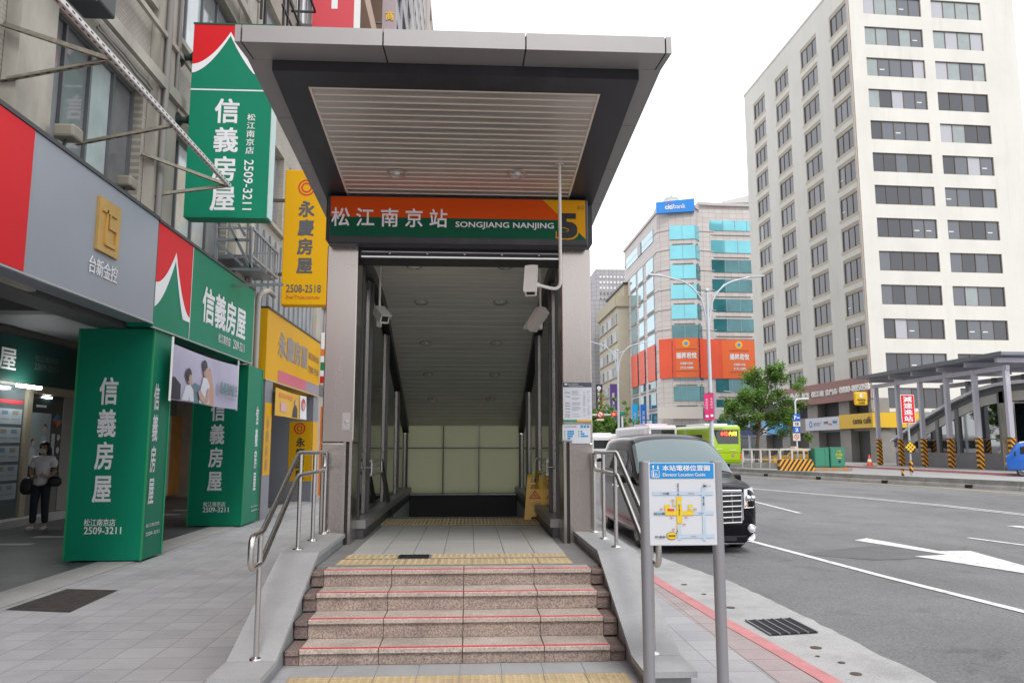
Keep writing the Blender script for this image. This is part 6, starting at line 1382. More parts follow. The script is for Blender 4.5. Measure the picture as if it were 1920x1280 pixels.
fb = thing('low_rooftop', 'sliver of a pale pitched roof between the stone tower and the white block', 'building', (52, 150, 0)); mb = MB(); z_ = AY(1400, 368, 150).z; mb.box(52, 66, 150, 165, 0, z_ - 1.2); mb.hexa([(51, 149, z_ - 1.9), (67, 149, z_ - 1.0), (67, 166, z_ - 1.0), (51, 166, z_ - 1.9)], [(51, 149, z_ - 1.5), (67, 149, z_ + 2.6), (67, 166, z_ + 2.6), (51, 166, z_ - 1.5)]); mb.build('wall', mat('pale_roof_wall', (.5, .5, .5, 1), .7), fb)

# ------------------------------------------------------------------ second station exit on the far side
ex = thing('far_station_exit', 'far glazed station exit with a sloping roof behind the striped canopy posts', 'station entrance', (36, 54, 0))
EX = 34.9; prof = [(62.2, 2.05), (58, 3.55), (54, 4.75), (51, 5.45), (49, 5.65), (43, 5.65)]
def ez(y):
    for (a, za), (b, zb) in zip(prof, prof[1:]):
        if b <= y <= a: return za + (zb - za) * (a - y) / (a - b)
    return 5.65 if y < 50 else 2.05
mb = MB()
for (a, za), (b, zb) in zip(prof, prof[1:]):
    mb.hexa([(EX - .35, b, zb - .14), (EX + 4.2, b, zb - .14), (EX + 4.2, a, za - .14), (EX - .35, a, za - .14)], [(EX - .35, b, zb), (EX + 4.2, b, zb), (EX + 4.2, a, za), (EX - .35, a, za)], 0)
    mb.hexa([(EX - .42, b, zb - .17), (EX - .352, b, zb - .17), (EX - .352, a, za - .17), (EX - .42, a, za - .17)], [(EX - .42, b, zb + .03), (EX - .352, b, zb + .03), (EX - .352, a, za + .03), (EX - .42, a, za + .03)], 0)
    mb.hexa([(EX - .1, b, zb - .55), (EX + 4, b, zb - .55), (EX + 4, a, za - .55), (EX - .1, a, za - .55)], [(EX - .1, b, zb - .145), (EX + 4, b, zb - .145), (EX + 4, a, za - .145), (EX - .1, a, za - .145)], 1)
    mb.hexa([(EX - .02, b, zb - 1.2), (EX + .05, b, zb - 1.2), (EX + .05, a, za - 1.2), (EX - .02, a, za - 1.2)], [(EX - .02, b, zb - .56), (EX + .05, b, zb - .56), (EX + .05, a, za - .56), (EX - .02, a, za - .56)], 2)
mb.build('roof', [mat('exit_roof_pale', (.64, .65, .68, 1), .4, .3), mat('exit_roof_dark', (.13, .135, .145, 1), .5, .3), mat('exit_louvre', (.48, .48, .46, 1), .5)], ex)
mb = MB(); mb.box(EX - .12, EX + .15, 43, 62, 0, 1.08); mb.box(EX + 4, EX + 4.2, 43, 62, 0, 1.08); mb.build('base_wall', mat('grey_base', (.20, .20, .215, 1), .6, nscale=1, namt=.12), ex)
ys_ = [60.5, 58.6, 56.2, 53.8, 51.4, 49.2]
for y in ys_:
    mb = MB(); mb.box(EX - .1, EX + .2, y - .18, y + .18, 1.08, ez(y) - .56); mb.build('post', mat('exit_post', (.19, .195, .21, 1), .45, .5), ex)
for a, b in zip(ys_, ys_[1:]):
    mb = MB(); mb.hexa([(EX + .04, b + .18, 1.1), (EX + .06, b + .18, 1.1), (EX + .06, a - .18, 1.1), (EX + .04, a - .18, 1.1)], [(EX + .04, b + .18, ez(b) - 1.21), (EX + .06, b + .18, ez(b) - 1.21), (EX + .06, a - .18, max(1.15, ez(a) - 1.21)), (EX + .04, a - .18, max(1.15, ez(a) - 1.21))])
    g_ = mb.build('glass', glass_mat('green_glass', (.13, .27, .26, 1), .03, .42), ex); mb = MB(); mb.box(EX + .0, EX + .035, b + .18, a - .18, 2.0, 2.06); mb.build('glazing_bar', MATS['exit_post'], g_)
mb = MB(); mb.box(EX + 3.2, EX + 3.4, 43, 62, 1.1, 4.5); mb.build('inner_wall', mat('dark_green_inner', (.05, .075, .075, 1), .4), ex)
mb = MB(); mb.box(EX - .3, EX + .3, 48.3, 48.9, 0, 5.1); mb.box(EX + 3.6, EX + 4.2, 48.3, 48.9, 0, 5.1); mb.box(EX - .3, EX + 4.2, 48.4, 48.9, 4.35, 5.1); mb.build('portal', M_STEEL, ex)
t = thing('far_station_sign', 'small orange and green station name board over the far exit', 'sign', (EX + 1.8, 48.2, 4.4)); mb = MB(); mb.box(EX - .4, EX + 4.3, 48.05, 48.35, 4.42, 5.2); mb.build('housing', M_DARK, t)
mb = MB(); f = Fr((EX - .4, 48.05, 4.42)); f.rect(mb, .5, 4.65, .38, .74, 0, .01); f.rect(mb, .5, 4.65, .05, .375, 1, .01); f.rect(mb, .03, .495, .05, .74, 2, .01); mb.build('face', [M_ORG, M_SGRN, M_SYEL], t); mb = MB(); f.text(mb, '松江南京站', 2.0, .38, 2.2, .34, 0, .01, off=.02); mb.build('lettering', M_WHITE_S, t)
# shelter over it
sh = thing('bus_lane_shelter', 'pale steel shelter roof on posts with black and orange striped feet', 'shelter', (34, 54, 0)); PX = 33.6
pys = [62.3, 59.1, 56.0, 52.8, 49.7, 46.6]; rt = 7.25; M_PST = mat('lilac_grey_steel', (.47, .46, .52, 1), .5, .1)
for y in pys:
    mb = MB(); mb.box(PX - .15, PX + .15, y - .13, y + .13, 0, rt - .65); p = mb.build('post', M_PST, sh)
    mb = MB(); mb.box(PX - .17, PX + .17, y - .15, y + .15, .05, 2.1); mb.build('striped_sleeve', stripe_mat('orange_black_stripes', (.70, .30, .01, 1), (.015, .015, .017, 1), .32, (1, .0, 1)), p)
    mb = MB(); mb.bar((PX - .6, y, rt - .33), (PX + 6.6, y, rt - .33), .22, .3); mb.build('rafter', M_PST, sh)
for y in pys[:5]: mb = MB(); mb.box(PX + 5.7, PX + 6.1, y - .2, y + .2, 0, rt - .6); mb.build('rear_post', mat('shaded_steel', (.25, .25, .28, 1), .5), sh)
mb = MB(); mb.box(PX - .12, PX + .12, 46.4, 62.8, rt - .95, rt - .66); mb.box(PX + 5.8, PX + 6.1, 46.4, 62.8, rt - .95, rt - .62); mb.build('beam', M_PST, sh)
mb = MB(); mb.box(PX - .9, PX + 7, 45.6, 63.6, rt - .1, rt + .05, 0); mb.box(PX - .95, PX - .9, 45.6, 63.6, rt - .16, rt + .12, 1)
for i in range(70): mb.box(PX - .9, PX + 7, 45.7 + i * .255, 45.8 + i * .255, rt + .051, rt + .1, 0)
mb.build('roof_sheet', [mat('blue_grey_roof', (.20, .22, .26, 1), .5, .3), mat('dark_edge', (.10, .11, .13, 1), .5)], sh)
mb = MB()
for y in (61, 54.5): mb.lathe((PX + 1.2, y, rt - .5), [(0, 0), (.25, 0), (.3, .1), (.3, .38)], 12)
mb.build('ceiling_lamp', M_WHITE, sh)
# ------------------------------------------------------------------ barrier, posts, lamps
br = thing('road_barrier', 'long low concrete barrier with drain slots along the far side of the road', 'barrier', (18.6, 37.2, -.12))
mb = MB(); sl = MB()
prof = [(-.26, -.12), (-.22, -.02), (-.15, .06), (-.13, .24), (.13, .24), (.15, .06), (.22, -.02), (.26, -.12)]
for i in range(len(BAR) - 1):
    a, b = V((*BAR[i], 0)), V((*BAR[i + 1], 0)); L = (b - a).length; d = (b - a).normalized(); nrm = V((d.y, -d.x, 0)); k = max(1, round(L / 4))
    for j in range(k):
        p, q = a + d * (L * j / k + .012), a + d * (L * (j + 1) / k - .012)
        va = [p + nrm * x + V((0, 0, z)) for x, z in prof]; vb = [q + nrm * x + V((0, 0, z)) for x, z in prof]; n = 8
        mb.add(va + vb, [(i_, (i_ + 1) % n, n + (i_ + 1) % n, n + i_) for i_ in range(n)] + [tuple(range(n - 1, -1, -1)), tuple(range(n, 2 * n))])
        m = p.lerp(q, .5) + nrm * .215; nrm_ = nrm; nrm = -nrm; sl.hexa([m - d * .16 - nrm * .05 + V((0, 0, -.115)), m + d * .16 - nrm * .05 + V((0, 0, -.115)), m + d * .16 + nrm * .09 + V((0, 0, -.115)), m - d * .16 + nrm * .09 + V((0, 0, -.115))], [m - d * .16 - nrm * .05 + V((0, 0, .02)), m + d * .16 - nrm * .05 + V((0, 0, .02)), m + d * .16 + nrm * .09 + V((0, 0, .02)), m - d * .16 + nrm * .09 + V((0, 0, .02))]); nrm = nrm_
mb.build('barrier_blocks', M_CONC_D, br); sl.build('drain_slots', M_BLACK, br)

def lamp_post(x, y, h, lab, armL=3.9, banners=False):
    t = thing('street_lamp', lab, 'street lamp', (x, y, -.1), group='double armed street lamps'); M_ = mat('pale_lamp_paint', (.52, .57, .62, 1), .45, .2)
    mb = MB(); mb.tube([(x, y, -.1), (x, y, h * .55), (x, y, h - 1.0)], [.15, .12, .085], 12); mb.lathe((x, y, h - 1.0), [(.085, 0), (.16, .05), (.16, .18), (.05, .25)], 12); mb.box(x - .22, x + .22, y - .22, y + .22, -.1, .5); mb.build('pole', M_, t)
    for s in (-1, 1):
        mb = MB(); mb.tube(rounded([(x + s * .05, y, h - 3.2), (x + s * .35, y, h - 1.4), (x + s * 1.3, y, h - .35), (x + s * (armL - .8), y, h + .1)], .9, 8), .055, 10)
        if s: mb.tube(rounded([(x, y, h - 1.15), (x + s * .7, y, h - 1.0), (x + s * 1.2, y, h - .42)], .4), .035, 8)
        arm = mb.build('arm', M_, t); mb = MB(); e = V((x + s * armL, y, h + .16)); b0 = V((x + s * (armL - .95), y, h + .08))
        mb.hexa([b0 + V((0, -.13, -.06)), e + V((0, -.10, -.05)), e + V((0, .10, -.05)), b0 + V((0, .13, -.06))][::1] if s > 0 else [e + V((0, -.10, -.05)), b0 + V((0, -.13, -.06)), b0 + V((0, .13, -.06)), e + V((0, .10, -.05))], [b0 + V((0, -.10, .07)), e + V((0, -.06, .04)), e + V((0, .06, .04)), b0 + V((0, .10, .07))] if s > 0 else [e + V((0, -.06, .04)), b0 + V((0, -.10, .07)), b0 + V((0, .10, .07)), e + V((0, .06, .04))])
        mb.build('lamp_head', mat('lamp_grey', (.33, .36, .40, 1), .4, .3), arm)
    return t
Y1 = 49.5; c = AY(1326, 560, Y1); hh = AY(1326, 520, Y1).z
lamp_post(c.x, Y1, hh, 'tall double armed street lamp nearest, in front of the stone tower, with banners')
Y2 = 82; c2 = AY(1158, 680, Y2); lamp_post(c2.x, Y2, AY(1158, 642, Y2).z, 'double armed street lamp farther off, beside the traffic signal')
Y3 = 100; c3 = AY(1403, 760, Y3); lamp_post(c3.x, Y3, AY(1403, 735, Y3).z, 'small distant street lamp behind the leafy tree', 3.2)
for px0, px1, y0, y1, m, lab in ((1321, 1328.5, 788, 738, 'magenta_cloth', 'magenta banner hanging on the left of the near street lamp'), (1330.5, 1337, 787, 736, 'crimson_cloth', 'crimson banner hanging on the right of the near street lamp'), (1337.5, 1344, 788, 736, 'periwinkle_cloth', 'pale blue banner behind the crimson one on the near street lamp')):
    a, b = AY(px0, y0, Y1 - .2), AY(px1, y1, Y1 - .2); t = thing('pole_banner', lab, 'banner', tuple(a), group=None); mb = MB(); yy = Y1 - .25 + (.6 if m[0] == 'p' else 0); mb.box(a.x, b.x, yy, yy + .02, a.z, b.z); mb.build('cloth', mat(m, {'m': (.60, .02, .16, 1), 'c': (.55, .02, .10, 1), 'p': (.20, .22, .52, 1)}[m[0]], .6, nscale=2, namt=.15), t)
    mb = MB(); f = Fr((a.x, yy, a.z)); w_, h_ = b.x - a.x, b.z - a.z; f.text(mb, '台北好行', w_ / 2, h_ * .62, w_ * .5, h_ * .4, 0, .0, True, off=.015); f.rect(mb, w_ * .2, w_ * .8, h_ * .12, h_ * .2, 0, .015); mb.build('printing', M_WHITE_S, t)
    for z_ in (a.z, b.z): mb = MB(); mb.bar((a.x, yy + .05, z_), (c.x, yy + .2, z_), .05); mb.build('bracket', M_STEEL_D, t)

def sign_pole(t, x, y, z0, z1, r=.045, m=None):
    mb = MB(); mb.tube([(x, y, z0), (x, y, z1)], r, 10); return mb.build('pole', m or mat('galvanised_pole', (.45, .47, .48, 1), .45, .5), t)
Yb = 44.0; a, b = AY(1691, 793, Yb), AY(1713, 740, Yb); xc = (a.x + b.x) / 2
t = thing('slow_down_sign', 'tall red sign with four white characters on a pole beside the striped posts', 'road sign', (xc, Yb, -.1)); sign_pole(t, xc, Yb + .06, -.1, b.z - .2, .06)
mb = MB(); mb.rbox(a.x, b.x, Yb - .02, Yb + .01, a.z, b.z, .01, 1); mb.build('board', M_WHITE, t); mb = MB(); f = Fr((a.x, Yb - .02, a.z)); w_, h_ = b.x - a.x, b.z - a.z; f.rect(mb, .03, w_ - .03, .03, h_ - .03, 0, .006); mb.build('red_field', M_RED, t); mb = MB(); f.text(mb, '減速進站', w_ / 2, h_ / 2, w_ * .66, h_ * .88, 0, .025, True, off=.012); mb.build('lettering', M_WHITE_S, t)
c = AY(1706, 838, Yb); mb = MB(); f = Fr((c.x, Yb - .05, c.z)); s = .36; f.poly(mb, [(0, -s), (s, 0), (0, s), (-s, 0)], 0, 0); f.poly(mb, [(0, -s), (s, 0), (0, s), (-s, 0)], 0, -.02)
for i in (-1, 0, 1):
    for j in (-1, 0, 1): f.disc(mb, (i + j) * .115, (i - j) * .115, .075, 1, .012, n=12)
mb.build('diamond_reflector', [M_BLACK, mat('reflector_amber', (.80, .50, .01, 1), .35)], t); mb = MB(); mb.box(xc - .07, xc + .07, Yb - .02, Yb + .14, .05, .75); mb.build('striped_sleeve', MATS['orange_black_stripes'], t)
t = thing('marker_post', 'short black and yellow marker post on the barrier', 'bollard', tuple(AY(1693, 888, 41))); c = AY(1693, 889, 41); mb = MB(); mb.tube([(c.x, 41, c.z - .3), (c.x, 41, c.z + .25)], .07, 10); mb.build('post', MATS['orange_black_stripes'], t); mb = MB(); mb.lathe((c.x, 41, c.z + .25), [(.1, 0), (.1, .04), (0, .06)], 10); mb.build('cap', M_BLACK, t)
Yp = 59; t = thing('parking_sign', 'blue and white parking signs stacked on a bent pale pole', 'road sign', tuple(AY(1494, 838, Yp))); x = AY(1494, 800, Yp).x; zt = AY(1494, 748, Yp).z; mb = MB(); mb.tube(rounded([(x, Yp + .1, -.1), (x, Yp + .1, zt), (x + 1.1, Yp + .1, zt + .05)], .3), .07, 10); mb.build('pole', mat('white_pole', (.62, .64, .66, 1), .5), t)
for k, (y0, y1, m, s) in enumerate(((789, 776, 'sign_blue', 'P'), (799, 790, None, '7-20'), (811, 800, 'sign_blue', '2'), (826, 812, None, ''))):
    a, b = AY(1487, y0, Yp), AY(1500, y1, Yp); mb = MB(); mb.box(a.x, b.x, Yp - .03, Yp, a.z, b.z, 0); f = Fr((a.x, Yp - .03, a.z)); w_, h_ = b.x - a.x, b.z - a.z
    if s: f.text(mb, s, w_ * (.3 if s == 'P' else .5), h_ / 2, w_ * (.3 if s == 'P' else .5), h_ * .6, 1, .03, off=.01)
    if s == 'P': f.rect(mb, w_ * .55, w_ * .9, h_ * .4, h_ * .55, 1, .01)
    if not s: f.disc(mb, w_ / 2, h_ * .55, w_ * .34, 2, .01, w_ * .26); f.poly(mb, [(w_ * .30, h_ * .72), (w_ * .36, h_ * .78), (w_ * .72, h_ * .38), (w_ * .66, h_ * .32)][::-1], 2, .012)
    mb.build('plate', [mat('parking_blue', (.01, .10, .50, 1), .4) if m else mat('plate_white', (.66, .64, .60, 1), .5), M_WHITE_S if m else M_BLK_TXT, M_TXTR], t)
c = G(1645, 877); t = thing('traffic_cone', 'orange traffic cone at the foot of the first striped post', 'traffic cone', (31.6, 60.2, 0)); mb = MB(); mb.lathe((31.6, 60.2, .04), [(.24, 0), (.17, .3)], 16, mi=0); mb.lathe((31.6, 60.2, .34), [(.168, 0), (.12, .22)], 16, mi=1); mb.lathe((31.6, 60.2, .56), [(.118, 0), (.04, .34), (0, .35)], 16, mi=0); mb.build('cone', [mat('cone_orange', (.75, .10, .02, 1), .5), M_WHITE], t); mb = MB(); mb.box(31.25, 31.95, 59.85, 60.55, 0, .04); mb.build('foot', M_RUB, t)
# cabinet and hazard block
Yc = 52.5; a, b = AY(1530, 880, Yc), AY(1583, 838, Yc); t = thing('utility_cabinet', 'green steel utility cabinet beside the striped block', 'cabinet', ((a.x + b.x) / 2, Yc, 0)); mid = AY(1557, 860, Yc).x
M_CAB = mat('cabinet_green', (.035, .20, .125, 1), .5, nscale=2, namt=.15); z1 = b.z
mb = MB(); mb.rbox(mid + .01, b.x, Yc, Yc + 1.2, .12, z1, .02, 1); mb.rbox(a.x, mid - .01, Yc + .12, Yc + 1.1, .12, z1 - .04, .02, 1); mb.build('case', M_CAB, t); mb = MB(); mb.box(mid + .06, b.x - .05, Yc - .02, Yc - .002, .22, z1 - .1); mb.box(a.x + .06, mid - .35, Yc + .10, Yc + .118, .22, z1 - .12); mb.box(mid - .3, mid - .06, Yc + .10, Yc + .118, .22, z1 - .12); mb.build('door', mat('cabinet_green_door', (.04, .23, .145, 1), .5), t)
mb = MB(); f = Fr((mid, Yc - .02, 0)); f.text(mb, '台電', .6, 1.22, .3, .16, 0, .02, off=.01); f.text(mb, '危險', .6, .98, .5, .22, 0, .02, off=.01); f.rect(mb, .42, .78, .74, .80, 0, .01); mb.build('lettering', mat('dull_yellow', (.55, .50, .04, 1), .5), t); mb = MB(); mb.box(mid + .55, mid + .7, Yc - .05, Yc - .022, .45, .6); mb.build('lock', M_BLACK, t)
mb = MB(); mb.box(a.x - .2, b.x + .35, Yc - .25, Yc + 1.3, -.1, .10); mb.build('striped_base', stripe_mat('brown_orange_stripes', (.50, .20, .05, 1), (.30, .25, .22, 1), .7, (1, 0, 0)), t)
Yh = 52.0; a, b = AY(1463, 884, Yh), AY(1528, 861, Yh); t = thing('hazard_block', 'low concrete block painted with slanting black and orange stripes', 'barrier', ((a.x + b.x) / 2, Yh, -.1)); mb = MB(); zt = b.z; mb.add([(a.x, Yh, -.1), (b.x, Yh, -.1), (b.x, Yh + .5, -.1), (a.x, Yh + .5, -.1), (a.x, Yh + .06, zt), (b.x - .15, Yh + .06, zt), (b.x - .15, Yh + .44, zt), (a.x, Yh + .44, zt)], [(0, 3, 2, 1), (4, 5, 6, 7), (0, 1, 5, 4), (1, 2, 6, 5), (2, 3, 7, 6), (3, 0, 4, 7)]); mb.build('block', stripe_mat('orange_black_stripes_wide', (.70, .32, .01, 1), (.015, .015, .017, 1), .32, (1, 0, -.75)), t)
def railing(px0, px1, pyt, pyb, Y0, Y1, lab, n):
    a, b = AY(px0, 860, Y0), AY(px1, 860, Y1); zt = AY(px0, pyt, Y0).z; t = thing('railing', lab, 'railing', (a.x, Y0, 0)); M_ = mat('cream_rail', (.58, .55, .50, 1), .5); A_, B_ = V((a.x, Y0, 0)), V((b.x, Y1, 0))
    mb = MB(); mb.bar(A_ + V((0, 0, zt)), B_ + V((0, 0, zt)), .12, .12); mb.bar(A_ + V((0, 0, .62)), B_ + V((0, 0, .62)), .06, .06); mb.build('rail', M_, t)
    mb = MB(); mb.bar(A_ + V((0, .1, .2)), B_ + V((0, .1, .2)), .25, .42); mb.build('plinth', M_CONC_D, t)
    for i in range(n + 1):
        p = A_.lerp(B_, i / n); mb = MB(); mb.box(p.x - .06, p.x + .06, p.y - .06, p.y + .06, 0, zt - .06); mb.build('post', M_, t)
    mb = MB(); mb.bar(A_ + V((0, .08, .95)), B_ + V((0, .08, .95)), .012, .55); mb.build('mesh_panel', glass_mat('railing_glass', (.72, .72, .70, 1), .05, .7), t)
railing(1393, 1461, 842, 876, 56, 54, 'cream railing with glass panels behind the green bus', 4); railing(1463, 1529, 842, 862, 53.6, 53.2, 'shorter cream railing above the striped block', 3)
# traffic signal mast
Ym = 86; t = thing('traffic_signal', 'horizontal traffic signal mast with a red lamp lit beside the far street lamp', 'traffic light', tuple(AY(1163, 830, Ym))); xm = AY(1159.5, 800, Ym).x + .45; z = AY(1150, 777, Ym).z
mb = MB(); mb.tube([(xm, Ym, -.1), (xm, Ym, z + .4)], .12, 10); mb.tube([(xm, Ym, z), (AY(1100, 777, Ym).x, Ym, z - .05)], .09, 8); mb.build('mast', mat('white_pole', (.6, .6, .6, 1)), t)
a = AY(1147, 778, Ym); mb = MB(); mb.rbox(a.x - .1, a.x + .75, Ym - .35, Ym - .1, z - .2, z + .25, .05, 1); mb.build('signal_box', mat('pinkish_red_box', (.55, .08, .06, 1), .5), t); mb = MB(); mb.lathe((a.x + .15, Ym - .36, z + .02), [(0, -.03), (.14, 0)], 12, 'y'); mb.build('red_lamp', mat('lit_red', (.9, .05, .03, 1), .4, emit=(1, .08, .04, 1), estr=3), t)
a = AY(1164, 776, Ym); mb = MB(); mb.rbox(a.x - .15, a.x + .3, Ym - .3, Ym, z - .1, z + .35, .05, 1); mb.build('green_box', mat('signal_green', (.0, .22, .16, 1), .5), t)
c = AY(1125, 777, Ym); t = thing('no_left_turn_sign', 'round white sign with a red ring forbidding left turns, on the signal mast', 'road sign', tuple(c)); mb = MB(); mb.lathe((c.x, Ym - .16, c.z), [(0, -.02), (.36, -.02), (.36, .02), (0, .02)], 24, 'y'); mb.build('disc', M_WHITE, t); f = Fr((c.x, Ym - .185, c.z)); mb = MB(); f.disc(mb, 0, 0, .37, 0, .005, .27); f.poly(mb, [(-.25, .19), (-.19, .25), (.25, -.19), (.19, -.25)][::-1], 0, .012); f.poly(mb, [(-.18, .08), (-.04, .16), (-.04, .11), (.06, .08), (.10, -.02), (.10, -.16), (.04, -.16), (.04, -.04), (.0, .03), (-.04, .05), (-.04, .0)][::-1], 1, .008); mb.build('symbol', [M_RED, M_BLK_TXT], t); mb = MB(); mb.box(c.x - .4, c.x + .4, Ym - .18, Ym - .15, c.z - .68, c.z - .46); mb.build('plate', mat('cream_plate', (.6, .55, .42, 1), .5), t)

# ------------------------------------------------------------------ vehicles
def loft(stations, ns, nr, mirror=True):
    rows = [[c for p in pts for c in (p[0], y, p[1])] for y, pts in stations]; rows = catmull(rows, ns)
    grid_ = []
    for r_ in rows:
        pts = [tuple(r_[i:i + 3]) for i in range(0, len(r_), 3)]; pts = [tuple(q) for q in catmull([list(p) for p in pts], nr)]
        grid_.append([(max(p[0], 0), p[1], p[2]) for p in pts])
    return grid_
def loft_mesh(mb, g_, mi=0):
    m = len(g_[0]); vs = []; full = 2 * m - 2
    for r_ in g_: vs += [p for p in r_] + [(-p[0], p[1], p[2]) for p in r_[-2:0:-1]]
    fs = []
    for i in range(len(g_) - 1):
        for k in range(full): fs.append((i * full + k, i * full + (k + 1) % full, (i + 1) * full + (k + 1) % full, (i + 1) * full + k))
    n = len(g_); fs += [tuple(range(full)), tuple(range((n - 1) * full, n * full))]
    return mb.add(vs, fs, mi, True)
def shell(mb, g_, i0, i1, k0, k1, off=.006, both=True, mi=0, one=1):
    """a skin just outside part of the loft (glass, panels)"""
    def nrm(i, k):
        a = V(g_[min(i + 1, len(g_) - 1)][k]) - V(g_[max(i - 1, 0)][k]); b = V(g_[i][min(k + 1, len(g_[0]) - 1)]) - V(g_[i][max(k - 1, 0)]); n_ = b.cross(a)
        if n_.length < 1e-9: n_ = V((0, 0, 1))
        n_.normalize(); c_ = V(g_[i][k]) - V((0, g_[i][k][1], .9)); return n_ if n_.dot(c_) > 0 else -n_
    for s in ((1, -1) if both else (one,)):
        vs = [];
        for i in range(i0, i1 + 1):
            for k in range(k0, k1 + 1): p = V(g_[i][k]) + nrm(i, k) * off; vs.append((s * p.x, p.y, p.z))
        w_ = k1 - k0 + 1; mb.add(vs, [(i * w_ + k, i * w_ + k + 1, (i + 1) * w_ + k + 1, (i + 1) * w_ + k) for i in range(i1 - i0) for k in range(w_ - 1)], mi, True)
def wheel(t, x, y, r, w_, side, spokes=10, rimm=None):
    mb = MB(); mb.lathe((x, y, r), [(r * .66, -w_ / 2), (r * .93, -w_ / 2), (r, -w_ * .32), (r, w_ * .32), (r * .93, w_ / 2), (r * .66, w_ / 2), (r * .62, 0), (r * .66, -w_ / 2)], 36, 'x'); wh = mb.build('wheel', M_RUB, t, world=False)
    mb = MB(); xo = x + side * w_ * .40; mb.lathe((xo, y, r), [(r * .60, -side * .02), (r * .67, side * .025), (r * .62, side * .03), (r * .60, -side * .02)], 36, 'x'); mb.lathe((xo, y, r), [(0, side * .02), (r * .13, side * .015), (r * .14, -side * .03)], 18, 'x')
    for k in range(spokes):
        for dd in (-.09, .09):
            a = 2 * pi * k / spokes; c_ = V((xo, y, r)); mb.bar(c_ + V((side * .005, cos(a) * r * .12, sin(a) * r * .12)), c_ + V((side * .008, cos(a + dd) * r * .63, sin(a + dd) * r * .63)), .018, .022, 0, (1, 0, 0))
    mb.lathe((xo - side * .05, y, r), [(0, 0), (r * .6, 0)], 24, 'x', 1); mb.build('rim', [rimm or mat('alloy_rim', (.45, .46, .48, 1), .3, .9), M_BLACK], wh, world=False)
def boolean_arches(o, cyl):
    bm_objs = []
    for (x0, x1, y, z, r) in cyl:
        mb = MB(); mb.lathe((0, y, z), [(0, x0), (r, x0), (r, x1), (0, x1)], 32, 'x'); c_ = mb.build('cutter', M_BLACK); c_.data.polygons.foreach_set('use_smooth', [False] * len(c_.data.polygons)); bm_objs.append(c_)
        md = o.modifiers.new('arch', 'BOOLEAN'); md.operation = 'DIFFERENCE'; md.object = c_; md.solver = 'EXACT'
    bpy.context.view_layer.update(); me = bpy.data.meshes.new_from_object(o.evaluated_get(bpy.context.evaluated_depsgraph_get())); o.modifiers.clear(); o.data = me
    for c_ in bm_objs: m_ = c_.data; bpy.data.objects.remove(c_); bpy.data.meshes.remove(m_)

M_CARB = mat('black_car_paint', (.007, .0075, .011, 1), .14, 0, spec=.22); M_CARG = mat('tinted_car_glass', (.015, .018, .020, 1), .03, spec=1.0); M_WSG = mat('windscreen_glass', (.13, .18, .19, 1), .04, .25, spec=1.0); M_CHR = mat('chrome', (.75, .75, .77, 1), .1, 1.0); M_LENS = mat('lamp_lens', (.74, .77, .82, 1), .12, 0, spec=.9)
van = thing('people_carrier', 'black people carrier with a chrome barred grille parked at the kerb', 'car', (3.785, 12.5, -.12), 0)
ST = [(0.0, [(0, .24), (.52, .24), (.70, .30), (.78, .55), (.79, .80), (.74, .97), (.62, 1.01), (.32, 1.03), (0, 1.035)]),
      (.14, [(0, .18), (.62, .18), (.84, .26), (.885, .58), (.88, .86), (.82, 1.02), (.68, 1.065), (.35, 1.085), (0, 1.09)]),
      (.5, [(0, .18), (.72, .18), (.905, .28), (.925, .64), (.915, .93), (.86, 1.07), (.70, 1.125), (.36, 1.145), (0, 1.15)]),
      (.98, [(0, .18), (.75, .18), (.92, .29), (.93, .68), (.92, 1.0), (.87, 1.13), (.73, 1.195), (.37, 1.225), (0, 1.23)]),
      (1.42, [(0, .18), (.75, .18), (.92, .29), (.93, .70), (.92, 1.05), (.84, 1.38), (.70, 1.47), (.36, 1.51), (0, 1.52)]),
      (1.98, [(0, .18), (.75, .18), (.92, .29), (.93, .70), (.92, 1.07), (.785, 1.64), (.63, 1.765), (.34, 1.815), (0, 1.83)]),
      (2.5, [(0, .18), (.75, .18), (.92, .29), (.93, .70), (.92, 1.08), (.77, 1.70), (.63, 1.83), (.34, 1.875), (0, 1.885)]),
      (3.7, [(0, .18), (.75, .18), (.92, .29), (.93, .70), (.92, 1.08), (.77, 1.71), (.63, 1.84), (.34, 1.885), (0, 1.895)]),
      (4.55, [(0, .2), (.75, .2), (.91, .32), (.925, .70), (.91, 1.08), (.76, 1.68), (.61, 1.80), (.33, 1.84), (0, 1.85)]),
      (4.86, [(0, .3), (.66, .3), (.84, .4), (.87, .72), (.85, 1.05), (.70, 1.56), (.55, 1.67), (.3, 1.70), (0, 1.71)])]
ST = [(y, [(x, z if z < .4 else .4 + (z - .4) * 1.04) for x, z in pts]) for y, pts in ST]; NS, NR = 5, 4; gv = loft(ST, NS, NR)
mb = MB(); loft_mesh(mb, gv); body = mb.build('body', M_CARB, van, world=False)
boolean_arches(body, [(-1.2, -.66, .93, .36, .41), (.66, 1.2, .93, .36, .41), (-1.2, -.66, 3.93, .36, .41), (.66, 1.2, 3.93, .36, .41)])
mb = MB(); shell(mb, gv, 3 * NS + 1, 5 * NS - 1, 5 * NR + 1, 8 * NR, .006); mb.build('windscreen', M_WSG, van, world=False)
mb = MB(); shell(mb, gv, 5 * NS - 1, 6 * NS + 2, 4 * NR + 1, 5 * NR - 1, .006); mb.build('front_side_window', M_CARG, van, world=False)
mb = MB(); shell(mb, gv, 6 * NS + 3, 8 * NS - 1, 4 * NR + 1, 5 * NR - 1, .006); mb.build('rear_side_window', M_CARG, van, world=False)
mb = MB(); shell(mb, gv, 3 * NS + 4, 5 * NS - 3, 4 * NR + 2, 5 * NR - 1, .006); mb.build('quarter_window', M_CARG, van, world=False)
mb = MB()
